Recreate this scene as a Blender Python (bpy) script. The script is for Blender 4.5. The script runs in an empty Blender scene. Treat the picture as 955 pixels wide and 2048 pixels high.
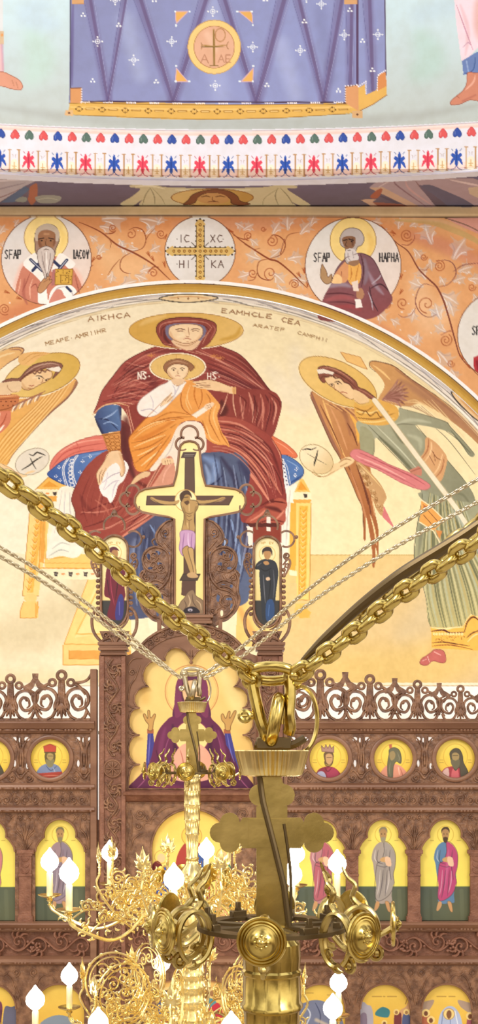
import bpy, math, random
import numpy as np
from mathutils import Vector, Matrix
from mathutils.geometry import tessellate_polygon
S = bpy.context.scene
COL = S.collection
# ---------------------------------------------------------------- camera (level, with a rising front), world, lights, exposure
FPX, HZ, CX, ZC = 2290.0, 1500.0, 477.5, 5.0
cam_d = bpy.data.cameras.new('camera'); cam = bpy.data.objects.new('camera', cam_d); COL.objects.link(cam)
cam.location = (0, 0, ZC); cam.rotation_euler = (math.pi/2, 0, 0)
cam_d.sensor_fit = 'VERTICAL'; cam_d.sensor_height = 36.0; cam_d.sensor_width = 36.0
cam_d.lens = FPX/2048*36.0; cam_d.shift_y = (HZ-1024)/2048; cam_d.clip_end = 100
S.camera = cam
w = bpy.data.worlds.new('nave_light'); S.world = w; w.use_nodes = True
nt = w.node_tree; nt.nodes.clear()
wo = nt.nodes.new('ShaderNodeOutputWorld'); bg = nt.nodes.new('ShaderNodeBackground'); tc = nt.nodes.new('ShaderNodeTexCoord')
sx = nt.nodes.new('ShaderNodeSeparateXYZ'); cr = nt.nodes.new('ShaderNodeValToRGB'); mp = nt.nodes.new('ShaderNodeMapRange')
nz = nt.nodes.new('ShaderNodeTexNoise'); nz.inputs['Scale'].default_value = 3.2; nz.inputs['Detail'].default_value = 3
cr2 = nt.nodes.new('ShaderNodeValToRGB'); mx = nt.nodes.new('ShaderNodeMix'); mx.data_type = 'RGBA'; mx.blend_type = 'MULTIPLY'; mx.inputs[0].default_value = 1
nt.links.new(tc.outputs['Generated'], sx.inputs[0]); nt.links.new(sx.outputs['Z'], mp.inputs['Value'])
mp.inputs['From Min'].default_value = -1; mp.inputs['From Max'].default_value = 1
nt.links.new(mp.outputs[0], cr.inputs[0]); nt.links.new(tc.outputs['Generated'], nz.inputs['Vector']); nt.links.new(nz.outputs['Fac'], cr2.inputs[0])
e = cr.color_ramp.elements; e[0].position = 0.0; e[0].color = (.20, .13, .08, 1); e[1].position = 1.0; e[1].color = (1.12, 1.12, 1.18, 1)
for p, c in ((.42, (.36, .26, .18, 1)), (.50, (.80, .68, .52, 1)), (.62, (1.2, 1.12, 1.0, 1))):
    q = e.new(p); q.color = c
e = cr2.color_ramp.elements; e[0].position = .42; e[0].color = (.26, .22, .18, 1); e[1].position = .56; e[1].color = (1.5, 1.5, 1.5, 1)
nt.links.new(cr.outputs[0], mx.inputs[6]); nt.links.new(cr2.outputs[0], mx.inputs[7])
nt.links.new(mx.outputs[2], bg.inputs['Color']); bg.inputs['Strength'].default_value = 0.80; nt.links.new(bg.outputs[0], wo.inputs[0])
def area(name, loc, tgt, size, size_y, power, col):
    d = bpy.data.lights.new(name, 'AREA'); d.shape = 'RECTANGLE'; d.size = size; d.size_y = size_y; d.energy = power; d.color = col
    o = bpy.data.objects.new(name, d); COL.objects.link(o); o.location = loc
    o.rotation_euler = (Vector(tgt)-Vector(loc)).to_track_quat('-Z', 'Y').to_euler(); return o
area('dome_window_light', (-5.5, 1.0, 11.5), (0.5, 11, 5), 2.2, 4.0, 455, (1.0, .97, .93))
area('side_fill_light', (5.5, -1.5, 9.0), (0, 10.5, 5.5), 1.6, 4.0, 230, (1.0, .96, .90))  # added fill for brass reflections and carving relief, no known window there
area('apse_fill_light', (-.45, 10.75, 4.7), (-.45, 13.2, 8.2), 5.5, .5, 92, (1.0, .99, .96))  # added lamp hidden behind the screen to brighten the dark apse
vs = S.view_settings; vs.view_transform = 'Standard'; vs.look = 'None'; vs.exposure = 0.34; vs.gamma = 1.0; vs.use_curve_mapping = False
S.display_settings.display_device = 'sRGB'
# ---------------------------------------------------------------- fresco painter (numpy): paint is laid as colour on the plaster vertices
def _hex(s):
    return np.array([int(s[i:i+2], 16) for i in (0, 2, 4)], np.float32) / 255.0
def _pts(toks):
    return np.array([[float(v) for v in t.split(',')] for t in toks], np.float64)
def catmull(p, closed, n=6):
    p = np.asarray(p, float)
    m = len(p)
    if m < 3: return p
    out = []
    rng = range(m if closed else m - 1)
    for i in rng:
        if closed:
            a, b, c, d = p[(i-1) % m], p[i], p[(i+1) % m], p[(i+2) % m]
        else:
            a, b, c, d = p[max(i-1, 0)], p[i], p[i+1], p[min(i+2, m-1)]
        for k in range(n):
            t = k / n
            out.append(0.5*((2*b) + (-a+c)*t + (2*a-5*b+4*c-d)*t*t + (-a+3*b-3*c+d)*t**3))
    if not closed: out.append(p[-1])
    return np.array(out)
GLY = {
 'A': [[(0,0),(.5,1),(1,0)],[(.2,.38),(.8,.38)]], 'B': [[(0,0),(0,1),(.7,1),(.7,.55),(0,.52)],[(.6,.52),(.9,.3),(.7,0),(0,0)]],
 'C': [[(.9,.9),(.4,1),(0,.5),(.4,0),(.9,.1)]], 'E': [[(.8,1),(0,1),(0,0),(.8,0)],[(0,.5),(.6,.5)]], 'F': [[(.8,1),(0,1),(0,0)],[(0,.5),(.6,.5)]],
 'H': [[(0,0),(0,1)],[(.8,0),(.8,1)],[(0,.5),(.8,.5)]], 'I': [[(.4,0),(.4,1)]], 'K': [[(0,0),(0,1)],[(.8,1),(0,.5),(.8,0)]],
 'M': [[(0,0),(0,1),(.45,.4),(.9,1),(.9,0)]], 'N': [[(0,0),(0,1),(.8,0),(.8,1)]], 'O': [[(.4,0),(.05,.3),(.05,.7),(.4,1),(.75,.7),(.75,.3),(.4,0)]],
 'P': [[(0,0),(0,1),(.7,1),(.7,.5),(0,.5)]], 'R': [[(0,0),(0,1),(.7,1),(.7,.5),(0,.5),(.8,0)]], 'S': [[(.8,.9),(.4,1),(0,.78),(.4,.5),(.8,.25),(.4,0),(0,.1)]],
 'L': [[(0,1),(0,0),(.8,0)]], 'V': [[(0,1),(.4,0),(.8,1)]], 'X': [[(0,0),(.8,1)],[(0,1),(.8,0)]], 'U': [[(0,1),(0,.2),(.4,0),(.8,.2),(.8,1)]],
 'D': [[(0,0),(0,1),(.5,.95),(.8,.5),(.5,.05),(0,0)]], 'T': [[(0,1),(.8,1)],[(.4,1),(.4,0)]], '.': [[(.3,.4),(.35,.45)]], 'i': [[(.3,0),(.3,.6)]],
 '~': [[(0,1.1),(.4,1.25),(.8,1.1)]], 'G': [[(.8,1),(.1,1),(0,0)]]}
class Canvas:
    def __init__(s, x0, y0, x1, y1, S, base='ffffff'):
        s.x0, s.y0, s.S = x0, y0, S
        s.W, s.H = int((x1-x0)*S), int((y1-y0)*S)
        s.a = np.empty((s.H, s.W, 3), np.float32); s.a[:] = _hex(base)
        s.clip = None; s.last = None
    def xy(s, p): return (np.asarray(p, float) - (s.x0, s.y0)) * s.S
    def _box(s, p, pad=2):
        i0 = max(int(p[:,0].min())-pad, 0); i1 = min(int(p[:,0].max())+pad+1, s.W)
        j0 = max(int(p[:,1].min())-pad, 0); j1 = min(int(p[:,1].max())+pad+1, s.H)
        return i0, i1, j0, j1
    def mask(s, pts):
        p = s.xy(pts); i0, i1, j0, j1 = s._box(p)
        if i1 <= i0 or j1 <= j0: return None
        w, h = i1-i0, j1-j0
        P = np.zeros((h, w+1), np.int32)
        q = np.roll(p, -1, 0)
        for (xa, ya), (xb, yb) in zip(p, q):
            if ya == yb: continue
            if ya > yb: xa, ya, xb, yb = xb, yb, xa, ya
            r0 = max(int(math.ceil(ya-.5)), j0); r1 = min(int(math.ceil(yb-.5)), j1)
            if r1 <= r0: continue
            r = np.arange(r0, r1)
            x = xa + (r+.5-ya)/(yb-ya)*(xb-xa)
            xi = np.clip(np.ceil(x-.5).astype(int)-i0, 0, w)
            np.add.at(P, (r-j0, xi), 1)
        m = (np.cumsum(P, 1)[:, :w] & 1).astype(np.float32)
        return i0, i1, j0, j1, m
    def comp(s, M, col, alpha=1.0):
        if M is None: return
        i0, i1, j0, j1, m = M
        if s.clip is not None:
            m = m * s.clip[j0:j1, i0:i1]
        m = (m*alpha)[..., None]
        v = s.a[j0:j1, i0:i1]
        v += (col - v) * m
    def fill(s, pts, col, alpha=1.0):
        s.last = s.mask(pts); s.lastp = pts; s.comp(s.last, _hex(col), alpha)
    def grad(s, c1, c2, a, b):
        i0, i1, j0, j1, m = s.last
        X, Y = np.meshgrid(np.arange(i0, i1)/s.S+s.x0, np.arange(j0, j1)/s.S+s.y0)
        a = np.array(a); b = np.array(b); d = b-a
        t = np.clip(((X-a[0])*d[0]+(Y-a[1])*d[1])/(d@d), 0, 1)[..., None].astype(np.float32)
        s.comp(s.last, _hex(c1)*(1-t)+_hex(c2)*t)
    def stroke(s, pts, col, w, alpha=1.0, taper=True, soft=0.0):
        p = s.xy(pts); hw = w*s.S*.5; sf = max(soft*s.S, .7)
        i0, i1, j0, j1 = s._box(p, int(hw+sf)+2)
        if i1 <= i0 or j1 <= j0: return
        cov = np.zeros((j1-j0, i1-i0), np.float32)
        n = len(p)
        for k in range(n-1):
            a, b = p[k], p[k+1]
            if taper:
                f0 = math.sin(math.pi*min(max((k+.6)/n, .0), 1)); f1 = math.sin(math.pi*min((k+1.6)/n, 1))
                f0 = .25+.75*max(f0, 0); f1 = .25+.75*max(f1, 0)
            else: f0 = f1 = 1.0
            pad = int(hw+sf)+2
            u0 = max(int(min(a[0], b[0]))-pad, i0); u1 = min(int(max(a[0], b[0]))+pad+1, i1)
            v0 = max(int(min(a[1], b[1]))-pad, j0); v1 = min(int(max(a[1], b[1]))+pad+1, j1)
            if u1 <= u0 or v1 <= v0: continue
            X = np.arange(u0, u1)[None, :]+.5; Y = np.arange(v0, v1)[:, None]+.5
            d = b-a; L = d@d+1e-9
            t = np.clip(((X-a[0])*d[0]+(Y-a[1])*d[1])/L, 0, 1)
            D = np.hypot(X-(a[0]+t*d[0]), Y-(a[1]+t*d[1]))
            ww = hw*(f0+(f1-f0)*t)
            cc = np.clip((ww-D)/sf+.5, 0, 1)
            if soft: cc = cc*cc*(3-2*cc)
            sub = cov[v0-j0:v1-j0, u0-i0:u1-i0]
            np.maximum(sub, cc, out=sub)
        s.comp((i0, i1, j0, j1, cov), _hex(col), alpha)
    def ell(s, c, r, rot=0, n=48):
        t = np.linspace(0, 2*math.pi, n, endpoint=False); ca, sa = math.cos(math.radians(rot)), math.sin(math.radians(rot))
        x = np.cos(t)*r[0]; y = np.sin(t)*r[1]
        return np.stack([c[0]+x*ca-y*sa, c[1]+x*sa+y*ca], 1)
    def text(s, x, y, h, txt, col, w, ang=0, sx=.62, slant=0, alpha=1.0):
        ca, sa = math.cos(math.radians(ang)), math.sin(math.radians(ang)); ox = 0
        for ch in txt:
            for g in GLY.get(ch, []):
                q = []
                for gx, gy in g:
                    X = ox+gx*h*sx+slant*gy*h; Y = -gy*h
                    q.append((x+X*ca-Y*sa, y+X*sa+Y*ca))
                s.stroke(q, col, w, alpha, taper=False)
            ox += h*sx*(1.25 if ch != 'I' else .95)
    def setclip(s):
        if s.last is None: return
        i0, i1, j0, j1, m = s.last
        s.clip = np.zeros((s.H, s.W), np.float32); s.clip[j0:j1, i0:i1] = m
    def draw(s, src, ox=0, oy=0, k=1.0, fx=1):
        T = lambda p: np.stack([ox+p[:,0]*k*fx, oy+p[:,1]*k], 1)
        for ln in src.strip().splitlines():
            t = ln.split()
            if not t or t[0] == '#': continue
            o = t[0]
            if o == 'U': s.clip = None; continue
            if o == 'C': s.setclip(); continue
            col = t[1]
            al = 1.0
            if ':' in col: col, al = col.split(':'); al = float(al)
            if o == 'F': s.fill(catmull(T(_pts(t[2:])), True), col, al)
            elif o == 'P': s.fill(T(_pts(t[2:])), col, al)
            elif o == 'O': q = np.vstack([s.lastp, s.lastp[:1]]); s.stroke(q, col, float(t[2])*k, al, taper=False)
            elif o == 'S': s.stroke(catmull(T(_pts(t[3:])), False), col, float(t[2])*k, al)
            elif o == 'L': s.stroke(T(_pts(t[3:])), col, float(t[2])*k, al, taper=False)
            elif o == 'K': s.stroke(catmull(T(_pts(t[3:])), False), col, float(t[2])*k, al, taper=False)
            elif o == 'B': s.stroke(catmull(T(_pts(t[3:])), False), col, float(t[2])*k, al, soft=float(t[2])*k*.7)
            elif o == 'E':
                r = _pts([t[3]])[0]*k; s.fill(s.ell(T(_pts([t[2]]))[0], r, float(t[4])*fx if len(t) > 4 else 0), col, al)
            elif o == 'R':
                r = _pts([t[4]])[0]*k; q = s.ell(T(_pts([t[3]]))[0], r, float(t[5])*fx if len(t) > 5 else 0); s.stroke(np.vstack([q, q[:1]]), col, float(t[2])*k, al, taper=False)
            elif o == 'G': p = T(_pts(t[3:5])); s.grad(col, t[2], p[0], p[1])
            elif o == 'T': p = T(_pts([t[4]]))[0]; s.text(p[0], p[1], float(t[2])*k, t[5], col, float(t[3])*k, float(t[6]) if len(t) > 6 else 0, float(t[7]) if len(t) > 7 else .62, alpha=al)
    def noise(s, amt, cell, seed=0, box=None):
        rg = np.random.RandomState(seed)
        gh, gw = int(s.H/(cell*s.S))+3, int(s.W/(cell*s.S))+3
        g = rg.rand(gh, gw).astype(np.float32)-.5
        y = np.arange(s.H)/(cell*s.S); x = np.arange(s.W)/(cell*s.S)
        yi = y.astype(int); xi = x.astype(int); fy = (y-yi); fxx = (x-xi)
        fy = (fy*fy*(3-2*fy))[:, None].astype(np.float32); fxx = (fxx*fxx*(3-2*fxx))[None, :].astype(np.float32)
        n = (g[yi][:, xi]*(1-fy)+g[yi+1][:, xi]*fy)*(1-fxx)+(g[yi][:, xi+1]*(1-fy)+g[yi+1][:, xi+1]*fy)*fxx
        s.a += (n*amt)[..., None]
    def sample(s, px, py):
        x = np.clip((px-s.x0)*s.S-.5, 0, s.W-1.001); y = np.clip((py-s.y0)*s.S-.5, 0, s.H-1.001)
        xi = x.astype(int); yi = y.astype(int); fx = (x-xi)[:, None]; fy = (y-yi)[:, None]
        a = s.a
        v = (a[yi, xi]*(1-fx)+a[yi, xi+1]*fx)*(1-fy)+(a[yi+1, xi]*(1-fx)+a[yi+1, xi+1]*fx)*fy
        v = np.clip(v, 0, 1)
        return np.where(v <= .04045, v/12.92, ((v+.055)/1.055)**2.4).astype(np.float32)
def spiral(cx, cy, r0, r1, a0, turns, n=22):
    t = np.linspace(0, 1, n); r = r0+(r1-r0)*t; a = math.radians(a0)+turns*2*math.pi*t
    return np.stack([cx+r*np.cos(a), cy+r*np.sin(a)], 1)
# ---------------------------------------------------------------- the wall paintings, in the co-ordinates of one big cartoon
def hatch(M, A, B, n, cols, w, al=.7, seed=1, clip=None):
    rg = random.Random(seed); A = catmull(_pts(A.split()), False, 5); B = catmull(_pts(B.split()), False, 5)
    m = 14; ia = np.linspace(0, len(A)-1, m); ib = np.linspace(0, len(B)-1, m)
    A = np.stack([np.interp(ia, range(len(A)), A[:, k]) for k in (0, 1)], 1); B = np.stack([np.interp(ib, range(len(B)), B[:, k]) for k in (0, 1)], 1)
    for i in range(n):
        f = (i+rg.uniform(.1, .9))/n; q = A*(1-f)+B*f; a = rg.randint(0, 4); b = m-rg.randint(0, 4)
        if b-a > 3: M.stroke(q[a:b]+np.array([[rg.uniform(-.4, .4), rg.uniform(-.4, .4)]]), cols[i % len(cols)], w*rg.uniform(.6, 1.4), al)
def paint_apse(M):
    rg = random.Random(4)
    # plaster ground of the conch, warm lighting painted into its gradient
    M.fill([(-90,560),(1045,560),(1045,1460),(-90,1460)], 'f6e3bd')
    M.grad('fbf4e0', 'f6e8bc', (60,760), (760,900))
    M.fill([(-90,1070),(260,1110),(260,1460),(-90,1460)], 'eee0b8', .0)
    M.draw("""
F f3e6c4:.8 -90,1130 60,1110 260,1180 300,1300 260,1380 -90,1400
P e6cd93 560,1110 1045,1110 1045,1460 560,1460
G ecd08d dcc294 620,1110 820,1360
B e9c878:.7 120 640,1330 800,1350 990,1280
B d6c49e:.6 70 800,1270 870,1210 880,1120
B dccfaa:.8 90 -60,1290 60,1260 130,1230 190,1200
B ead8a8:.6 60 -60,1370 200,1365
B d6c9a0:.5 60 150,1210 180,1150 200,1130
L c9a966:.8 2 620,1110 1045,1110
B efe6d2:.6 60 540,740 600,800 590,700
""")
    M.fill([(-90,1372),(1045,1372),(1045,1460),(-90,1460)], 'fbf8f4'); M.stroke([(-90,1368),(1045,1368)], 'f4ead0', 5, taper=False); M.stroke([(-90,1372),(1045,1372)], 'b8a890', 1.3, taper=False)
    M.noise(.018, 26, 3); M.noise(.014, 7, 5)
    # throne, left side
    M.draw("""
P f6cf80 183,1140 262,1180 262,1330 126,1330 128,1288
P fcd98c 183,1140 262,1180 262,1290 128,1288
P ffe2a0 195,1160 262,1190 262,1260 150,1275
L e0a24a 1.5 183,1140 128,1288 262,1290
L eebd66 3 196,1178 152,1268 262,1268
P fbd58a 126,1290 262,1292 262,1330 126,1330
P e8a955 138,1301 262,1301 262,1318 138,1318
L d8963c 1.5 126,1290 126,1330 262,1330
L d8963c 1.2 138,1301 138,1318 262,1318
P f9cf7e 478,1150 560,1160 560,1300 470,1290
B f8dc96:.9 26 492,1180 520,1235 540,1260
B e9a860:.7 14 470,1200 500,1260 512,1275
P f5bf62 72,978 96,956 124,962 142,980
P e8a23e 84,974 98,962 118,974
L b88438 1.5 70,980 96,955 124,962
P fdf0cc 66,980 165,980 165,992 66,992
P 453c3a 77,984 86,984 84,991 79,991
P 453c3a 105,984 114,984 112,991 107,991
E ee9c5a 95,987 4,2
P edaf52 66,992 160,992 158,1003 64,1003
P fbd98e 61,1003 104,1003 77,1192 45,1192
L c68a34 1.4 61,1003 45,1192 77,1192
P f8bd5a 76,1005 90,1005 66,1185 54,1185
P fbd07a 84,1030 90,1135 250,1140 250,1110 95,1106 92,1003
L e3a040 2 82,1030 78,1136 250,1138
L e7b055 1.4 88,1030 86,1126 250,1127
P fdf0cc 78,1138 260,1138 262,1160 74,1158
P e9aa50 84,1012 92,1012 88,1125 80,1125
""")
    for i in range(13):
        y = 1010+i*13.5; x = 78-i*1.75
        M.stroke(catmull([(x-6, y), (x+1, y+8), (x+6, y-1)], False), 'd98f38', 1.6)
        M.stroke(catmull([(x-5, y+5), (x+1, y+11), (x+5, y+4)], False), 'f9dc9c', 1.2)
    for x in (112, 141, 171, 200, 230):
        M.draw("P 4a4340 0,0 9,0 7,9 2,9\nP 8b8580 2,3 7,3 6,6 3,6", x-4.5, 1144)
        M.draw("E f0a468 0,0 4,2", x+14, 1148)
    M.draw("""
E fbd288 61,1196 13,9
P fbd080 47,1203 76,1203 76,1236 40,1236 41,1222
L d9983e 1.4 47,1203 41,1220 40,1236 72,1236 76,1203
P eeb35a 70,1205 78,1213 76,1225 70,1236
F fbf4e8 118,978 140,974 152,1000 156,1040 170,1060 165,1100 150,1116 120,1112 93,1118 96,1090 104,1060 112,1010
S d9d3cc 2 124,980 116,1030 108,1070
S c9c7cb 1.6 131,980 128,1020 130,1050
S c4c0c2 2 140,985 140,1020 146,1050
S cdd0c8 3 104,1098 122,1086 140,1090
S c0c6c0 2.4 98,1112 120,1100 138,1104
S e8e0d0 3 148,1000 150,1050 160,1080
L d9a64e 1.2 84,1020 92,1118 130,1114
""")
    # throne, right side
    M.draw("""
F fbf4e8 560,975 592,968 588,1000 580,1040 576,1090 574,1140 560,1140
S d4cdc4 3 580,980 574,1040 572,1090
S e6dfd6 2 570,1010 566,1060
P f5c56a 588,985 600,957 606,958 620,984
P e9a23c 594,980 601,962 614,980
P fdf0cc 586,984 621,984 623,999 586,999
P 453c3a 606,988 615,988 613,996 608,996
P edaf52 585,999 623,999 619,1007 588,1007
P f4b84e 580,1006 596,1006 590,1150 578,1145
P fbda84 592,1006 622,1006 618,1200 592,1200
P f7bf50 598,1012 615,1012 611,1192 597,1192
L c88d38 1.4 622,1006 618,1200 592,1200
L dea048 1.2 598,1012 597,1192
P e6cf90 575,1164 593,1166 593,1198 575,1200
P fdf0cc 578,1140 593,1142 593,1152 578,1150
P f8c870 590,1207 612,1207 620,1236 588,1232
P f3bd5a 600,1210 622,1225 615,1236 598,1236
""")
    for i in range(15):
        y = 1020+i*11.6; x = 606-.22*i
        M.stroke(catmull([(x-6, y-4), (x-2, y+4), (x+6, y-2), (x+5, y-6)], False), 'd78c30', 1.5)
        M.stroke(catmull([(x-5, y-1), (x, y+7), (x+5, y+2)], False), 'fbe3a4', 1.3)
    # cushions
    M.draw("""
F e07f72 100,940 103,922 122,900 160,880 205,871 225,890 222,915 180,905 140,916 112,934
C
S c45a54 2.5 104,934 130,905 170,892 215,886
S c86058 2 112,930 150,905 200,898
S f0a898 3 120,906 155,886 205,878
S d0695f 2 150,880 160,900
U
O b25850 1.4
F 4f74b6 95,950 104,938 125,922 155,909 190,903 230,900 235,930 215,960 190,975 170,982 150,976 120,966
C
G 3d5fa8 6488c6 120,980 190,910
S 2a4688 3 150,976 180,960 205,925
S 7fa0d6 3 165,915 190,908 215,906
S 2d4a8c 2.5 96,952 120,966 150,978
B 27427e:.8 6 215,905 205,935 188,975
U
O 2c4480 1.2
F 557ab8 560,908 575,912 592,922 604,934 607,944 603,954 590,964 572,975 562,980 556,960
C
S 2c4a8a 3 575,968 590,960 604,950
S 8fb0dc 2 572,920 590,930 598,938
U
O 2a3f70 1.2
P eef0f4 558,915 566,922 578,972 566,986 558,975
F df7a56 541,872 552,876 572,888 588,902 594,912 588,916 574,910 560,908 548,895
S f2a684 2 550,882 570,894 586,908
O b85a40 1.2
""")
    for i in range(7):
        y = 922+i*8; x = 133+((y-946)**2)*.006+2
        M.draw("R f2f4fa 1.6 0,0 4.2,3.6", x+6, y)
        M.draw("R e8ecf6 1.4 0,0 3.2,3.4\nE 26386c 0,0 1.6,1.6", 564+i*1.6, 921+i*8)
    M.draw("""
K eef1fa 1.8 138,916 128,935 130,955 136,972
K eef1fa 1.5 134,918 125,935 126,952 131,970
K eef1fa 1.8 156,910 146,930 148,955 156,977
K eef1fa 1.4 152,911 143,930 144,955 151,976
K dfe6f4 1.4 564,918 574,935 580,968
""")
    for x, y in ((118,934),(112,952),(120,960),(165,922),(182,928),(160,944),(196,915),(592,938),(590,950),(180,912),(170,960)):
        for dx, dy in ((0,-2),(2.4,1),(-2.4,1),(0,3)): M.draw("E f4f7ff 0,0 1.2,1.2", x+dx, y+dy)
    # lower garment of the enthroned woman: navy with pale folds
    M.draw("""
F 5c6390 250,1040 300,1000 345,960 400,900 470,905 510,940 530,1010 520,1060 505,1100 500,1180 470,1215 300,1235 250,1230 235,1130
C
G 4a5070 5c6888 250,1040 500,1100
B 3a3c56:.8 26 300,1060 320,1130 310,1210
B 8c98b8:.6 16 270,1080 262,1130 270,1180
B 38385a:.9 22 480,925 515,985 520,1050
B 7f9acb:.9 18 408,915 430,930 425,965
B 9ab2dc:.8 9 410,930 418,955 415,975
B 3c3a58:.9 10 442,915 470,960 478,1010
B 2f2f4c:.9 10 455,1040 470,1080 470,1140
B 4a3444:.8 14 486,1030 494,1080 492,1140
S a9bfe2:.9 5 446,1060 452,1100 462,1150
S 8fa9d6:.9 7 462,1040 474,1090 480,1130
S 2e3256 4 410,975 430,965 445,950
S 2e3256 4 330,1050 345,1100 350,1200
S 8098c6 5 300,1050 320,1090 330,1160
S 8aa2d0 5 345,1040 350,1080 352,1130
S 343a60 5 285,1060 300,1110 310,1180
S 9ab0da 4 420,1050 424,1090 426,1140
S 2e3256 4 436,1040 440,1080 446,1130
S 6f88bc 6 270,1150 290,1180 300,1220
U
""")
    hatch(M, '420,905 430,1000 420,1200', '500,930 515,1060 480,1200', 16, ['9fb0d4', '2c3050', '6c7ca8', '343656'], 4.0, .6, 17)
    hatch(M, '270,1060 262,1120 270,1210', '350,1030 352,1120 350,1220', 14, ['8c9cc4', '2e3252', '6c7ca8', '3a3c5a'], 4.0, .6, 19)
    # maroon mantle, lower left fall
    M.draw("""
F 9a4a40 205,905 240,900 300,900 350,960 370,985 330,1010 290,1045 250,1072 215,1088 190,1082 165,1064 152,1045 150,1022 143,1000 150,975 170,936
C
G 94443c a9564a 150,1000 330,960
B 6e2c30:.9 20 232,900 252,940 262,1000
B 7a3430:.8 8 160,990 170,1010 190,1030
S 7a302e 3 160,1030 200,1012 235,1000
S 73302c 3 168,1055 210,1040 250,1010
S c47868 3 160,1024 200,1024 240,1012
S c88070 3.5 178,1062 215,1056 245,1040
S 6e2b2a 3 205,985 220,1000 228,1015
S b96a5a 4 190,1000 210,1015 218,1030
B 7d3230:.8 9 245,1010 290,1005 330,985
S 702a2c 4 250,1060 290,1020 338,972
S d98a74 6 238,1078 290,1038 352,978
S cf7a64 5 262,1020 300,995 330,960
S 6c2828 3 300,1030 330,1000 350,980
B 5a2420:.7 9 270,960 300,975 340,960
U
S 6a2a28 1.6 171,936 150,975 143,1000 150,1022 152,1045 165,1064 190,1082
""")
    # body of the mantle
    M.draw("""
F 99463f 328,688 300,697 270,711 247,726 226,752 205,780 196,803 187,828 215,812 240,812 262,850 256,880 262,930 275,990 250,985 236,900 240,840 300,880 420,900 470,905 540,872 556,838 562,806 555,800 531,770 511,743 480,710 445,694 419,684 400,676 340,676
C
G a24d47 863a38 240,720 540,830
B 7a3436:.9 16 250,738 300,760 330,800
B b8675e:.8 12 270,722 300,712 340,706
B c27468:.7 10 224,770 260,768 300,790
B b25e55:.7 8 240,750 290,780 320,800
B 7b3335:.85 9 290,706 330,702 380,708
B 6e2c32:.85 14 420,740 470,760 540,790
B ab5a50:.8 9 420,712 460,740 520,772
B 74302f:.9 7 476,716 510,750 548,790
S c98276 2.4 250,724 300,735 340,725
S 6b2a2e 2.6 250,730 285,735 300,728
S d29486 2.2 345,690 400,705 450,728 500,760 545,790
S c9806e 2 400,700 430,715 470,740
S 6b2a2e 2.2 400,722 440,736 490,765 540,792
S 70302f 2 410,735 460,755 500,776
S bc6e64 2.4 402,745 440,752 480,772
S 6b2a2e 2 262,735 240,765 222,800
S c87c70 3 232,768 260,758 300,772
S 7a3234 2.4 228,782 270,776 320,790
S c4756b 3 215,792 250,785 290,796
S 6f2c30 2.4 206,803 250,795 290,806
S d89a86 2.2 200,815 240,805 285,812
B 63262c:.9 7 340,760 380,775 420,790
U
B 6a3030:.95 24 252,838 256,880 262,920
B 5c2a2c:.9 14 246,850 248,900 270,960
F 8f3f3a 262,810 284,812 296,826 300,850 268,868 258,840
S d59a82 2 252,816 262,860 264,895
S e0a890 1.8 256,812 262,840 270,870
""")
    mc = ['5e2326', 'd89482', '7a3230', 'c47466', '4e1d22', 'e2a692']
    hatch(M, '330,692 280,712 235,752', '330,800 260,806 200,818', 22, mc, 1.9, .55, 3)
    hatch(M, '300,720 262,752 225,800', '410,752 350,790 300,812', 10, mc, 1.6, .45, 5)
    hatch(M, '425,692 490,722 552,796', '402,756 450,772 530,796', 16, mc, 1.9, .55, 7)
    M.draw("S 5e2426 1.6 328,688 300,697 270,711 247,726 226,752 205,780 196,803 187,828\nS 5e2426 1.8 419,684 445,694 480,710 511,743 531,770 555,800 562,806 556,838 541,872")
    for x, y in ((303,711),(428,712),(440,716)):
        for a in range(0, 360, 45):
            M.stroke([(x, y), (x+9*math.cos(math.radians(a)), y+4*math.sin(math.radians(a)))], 'd08a50', 1.3)
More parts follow.
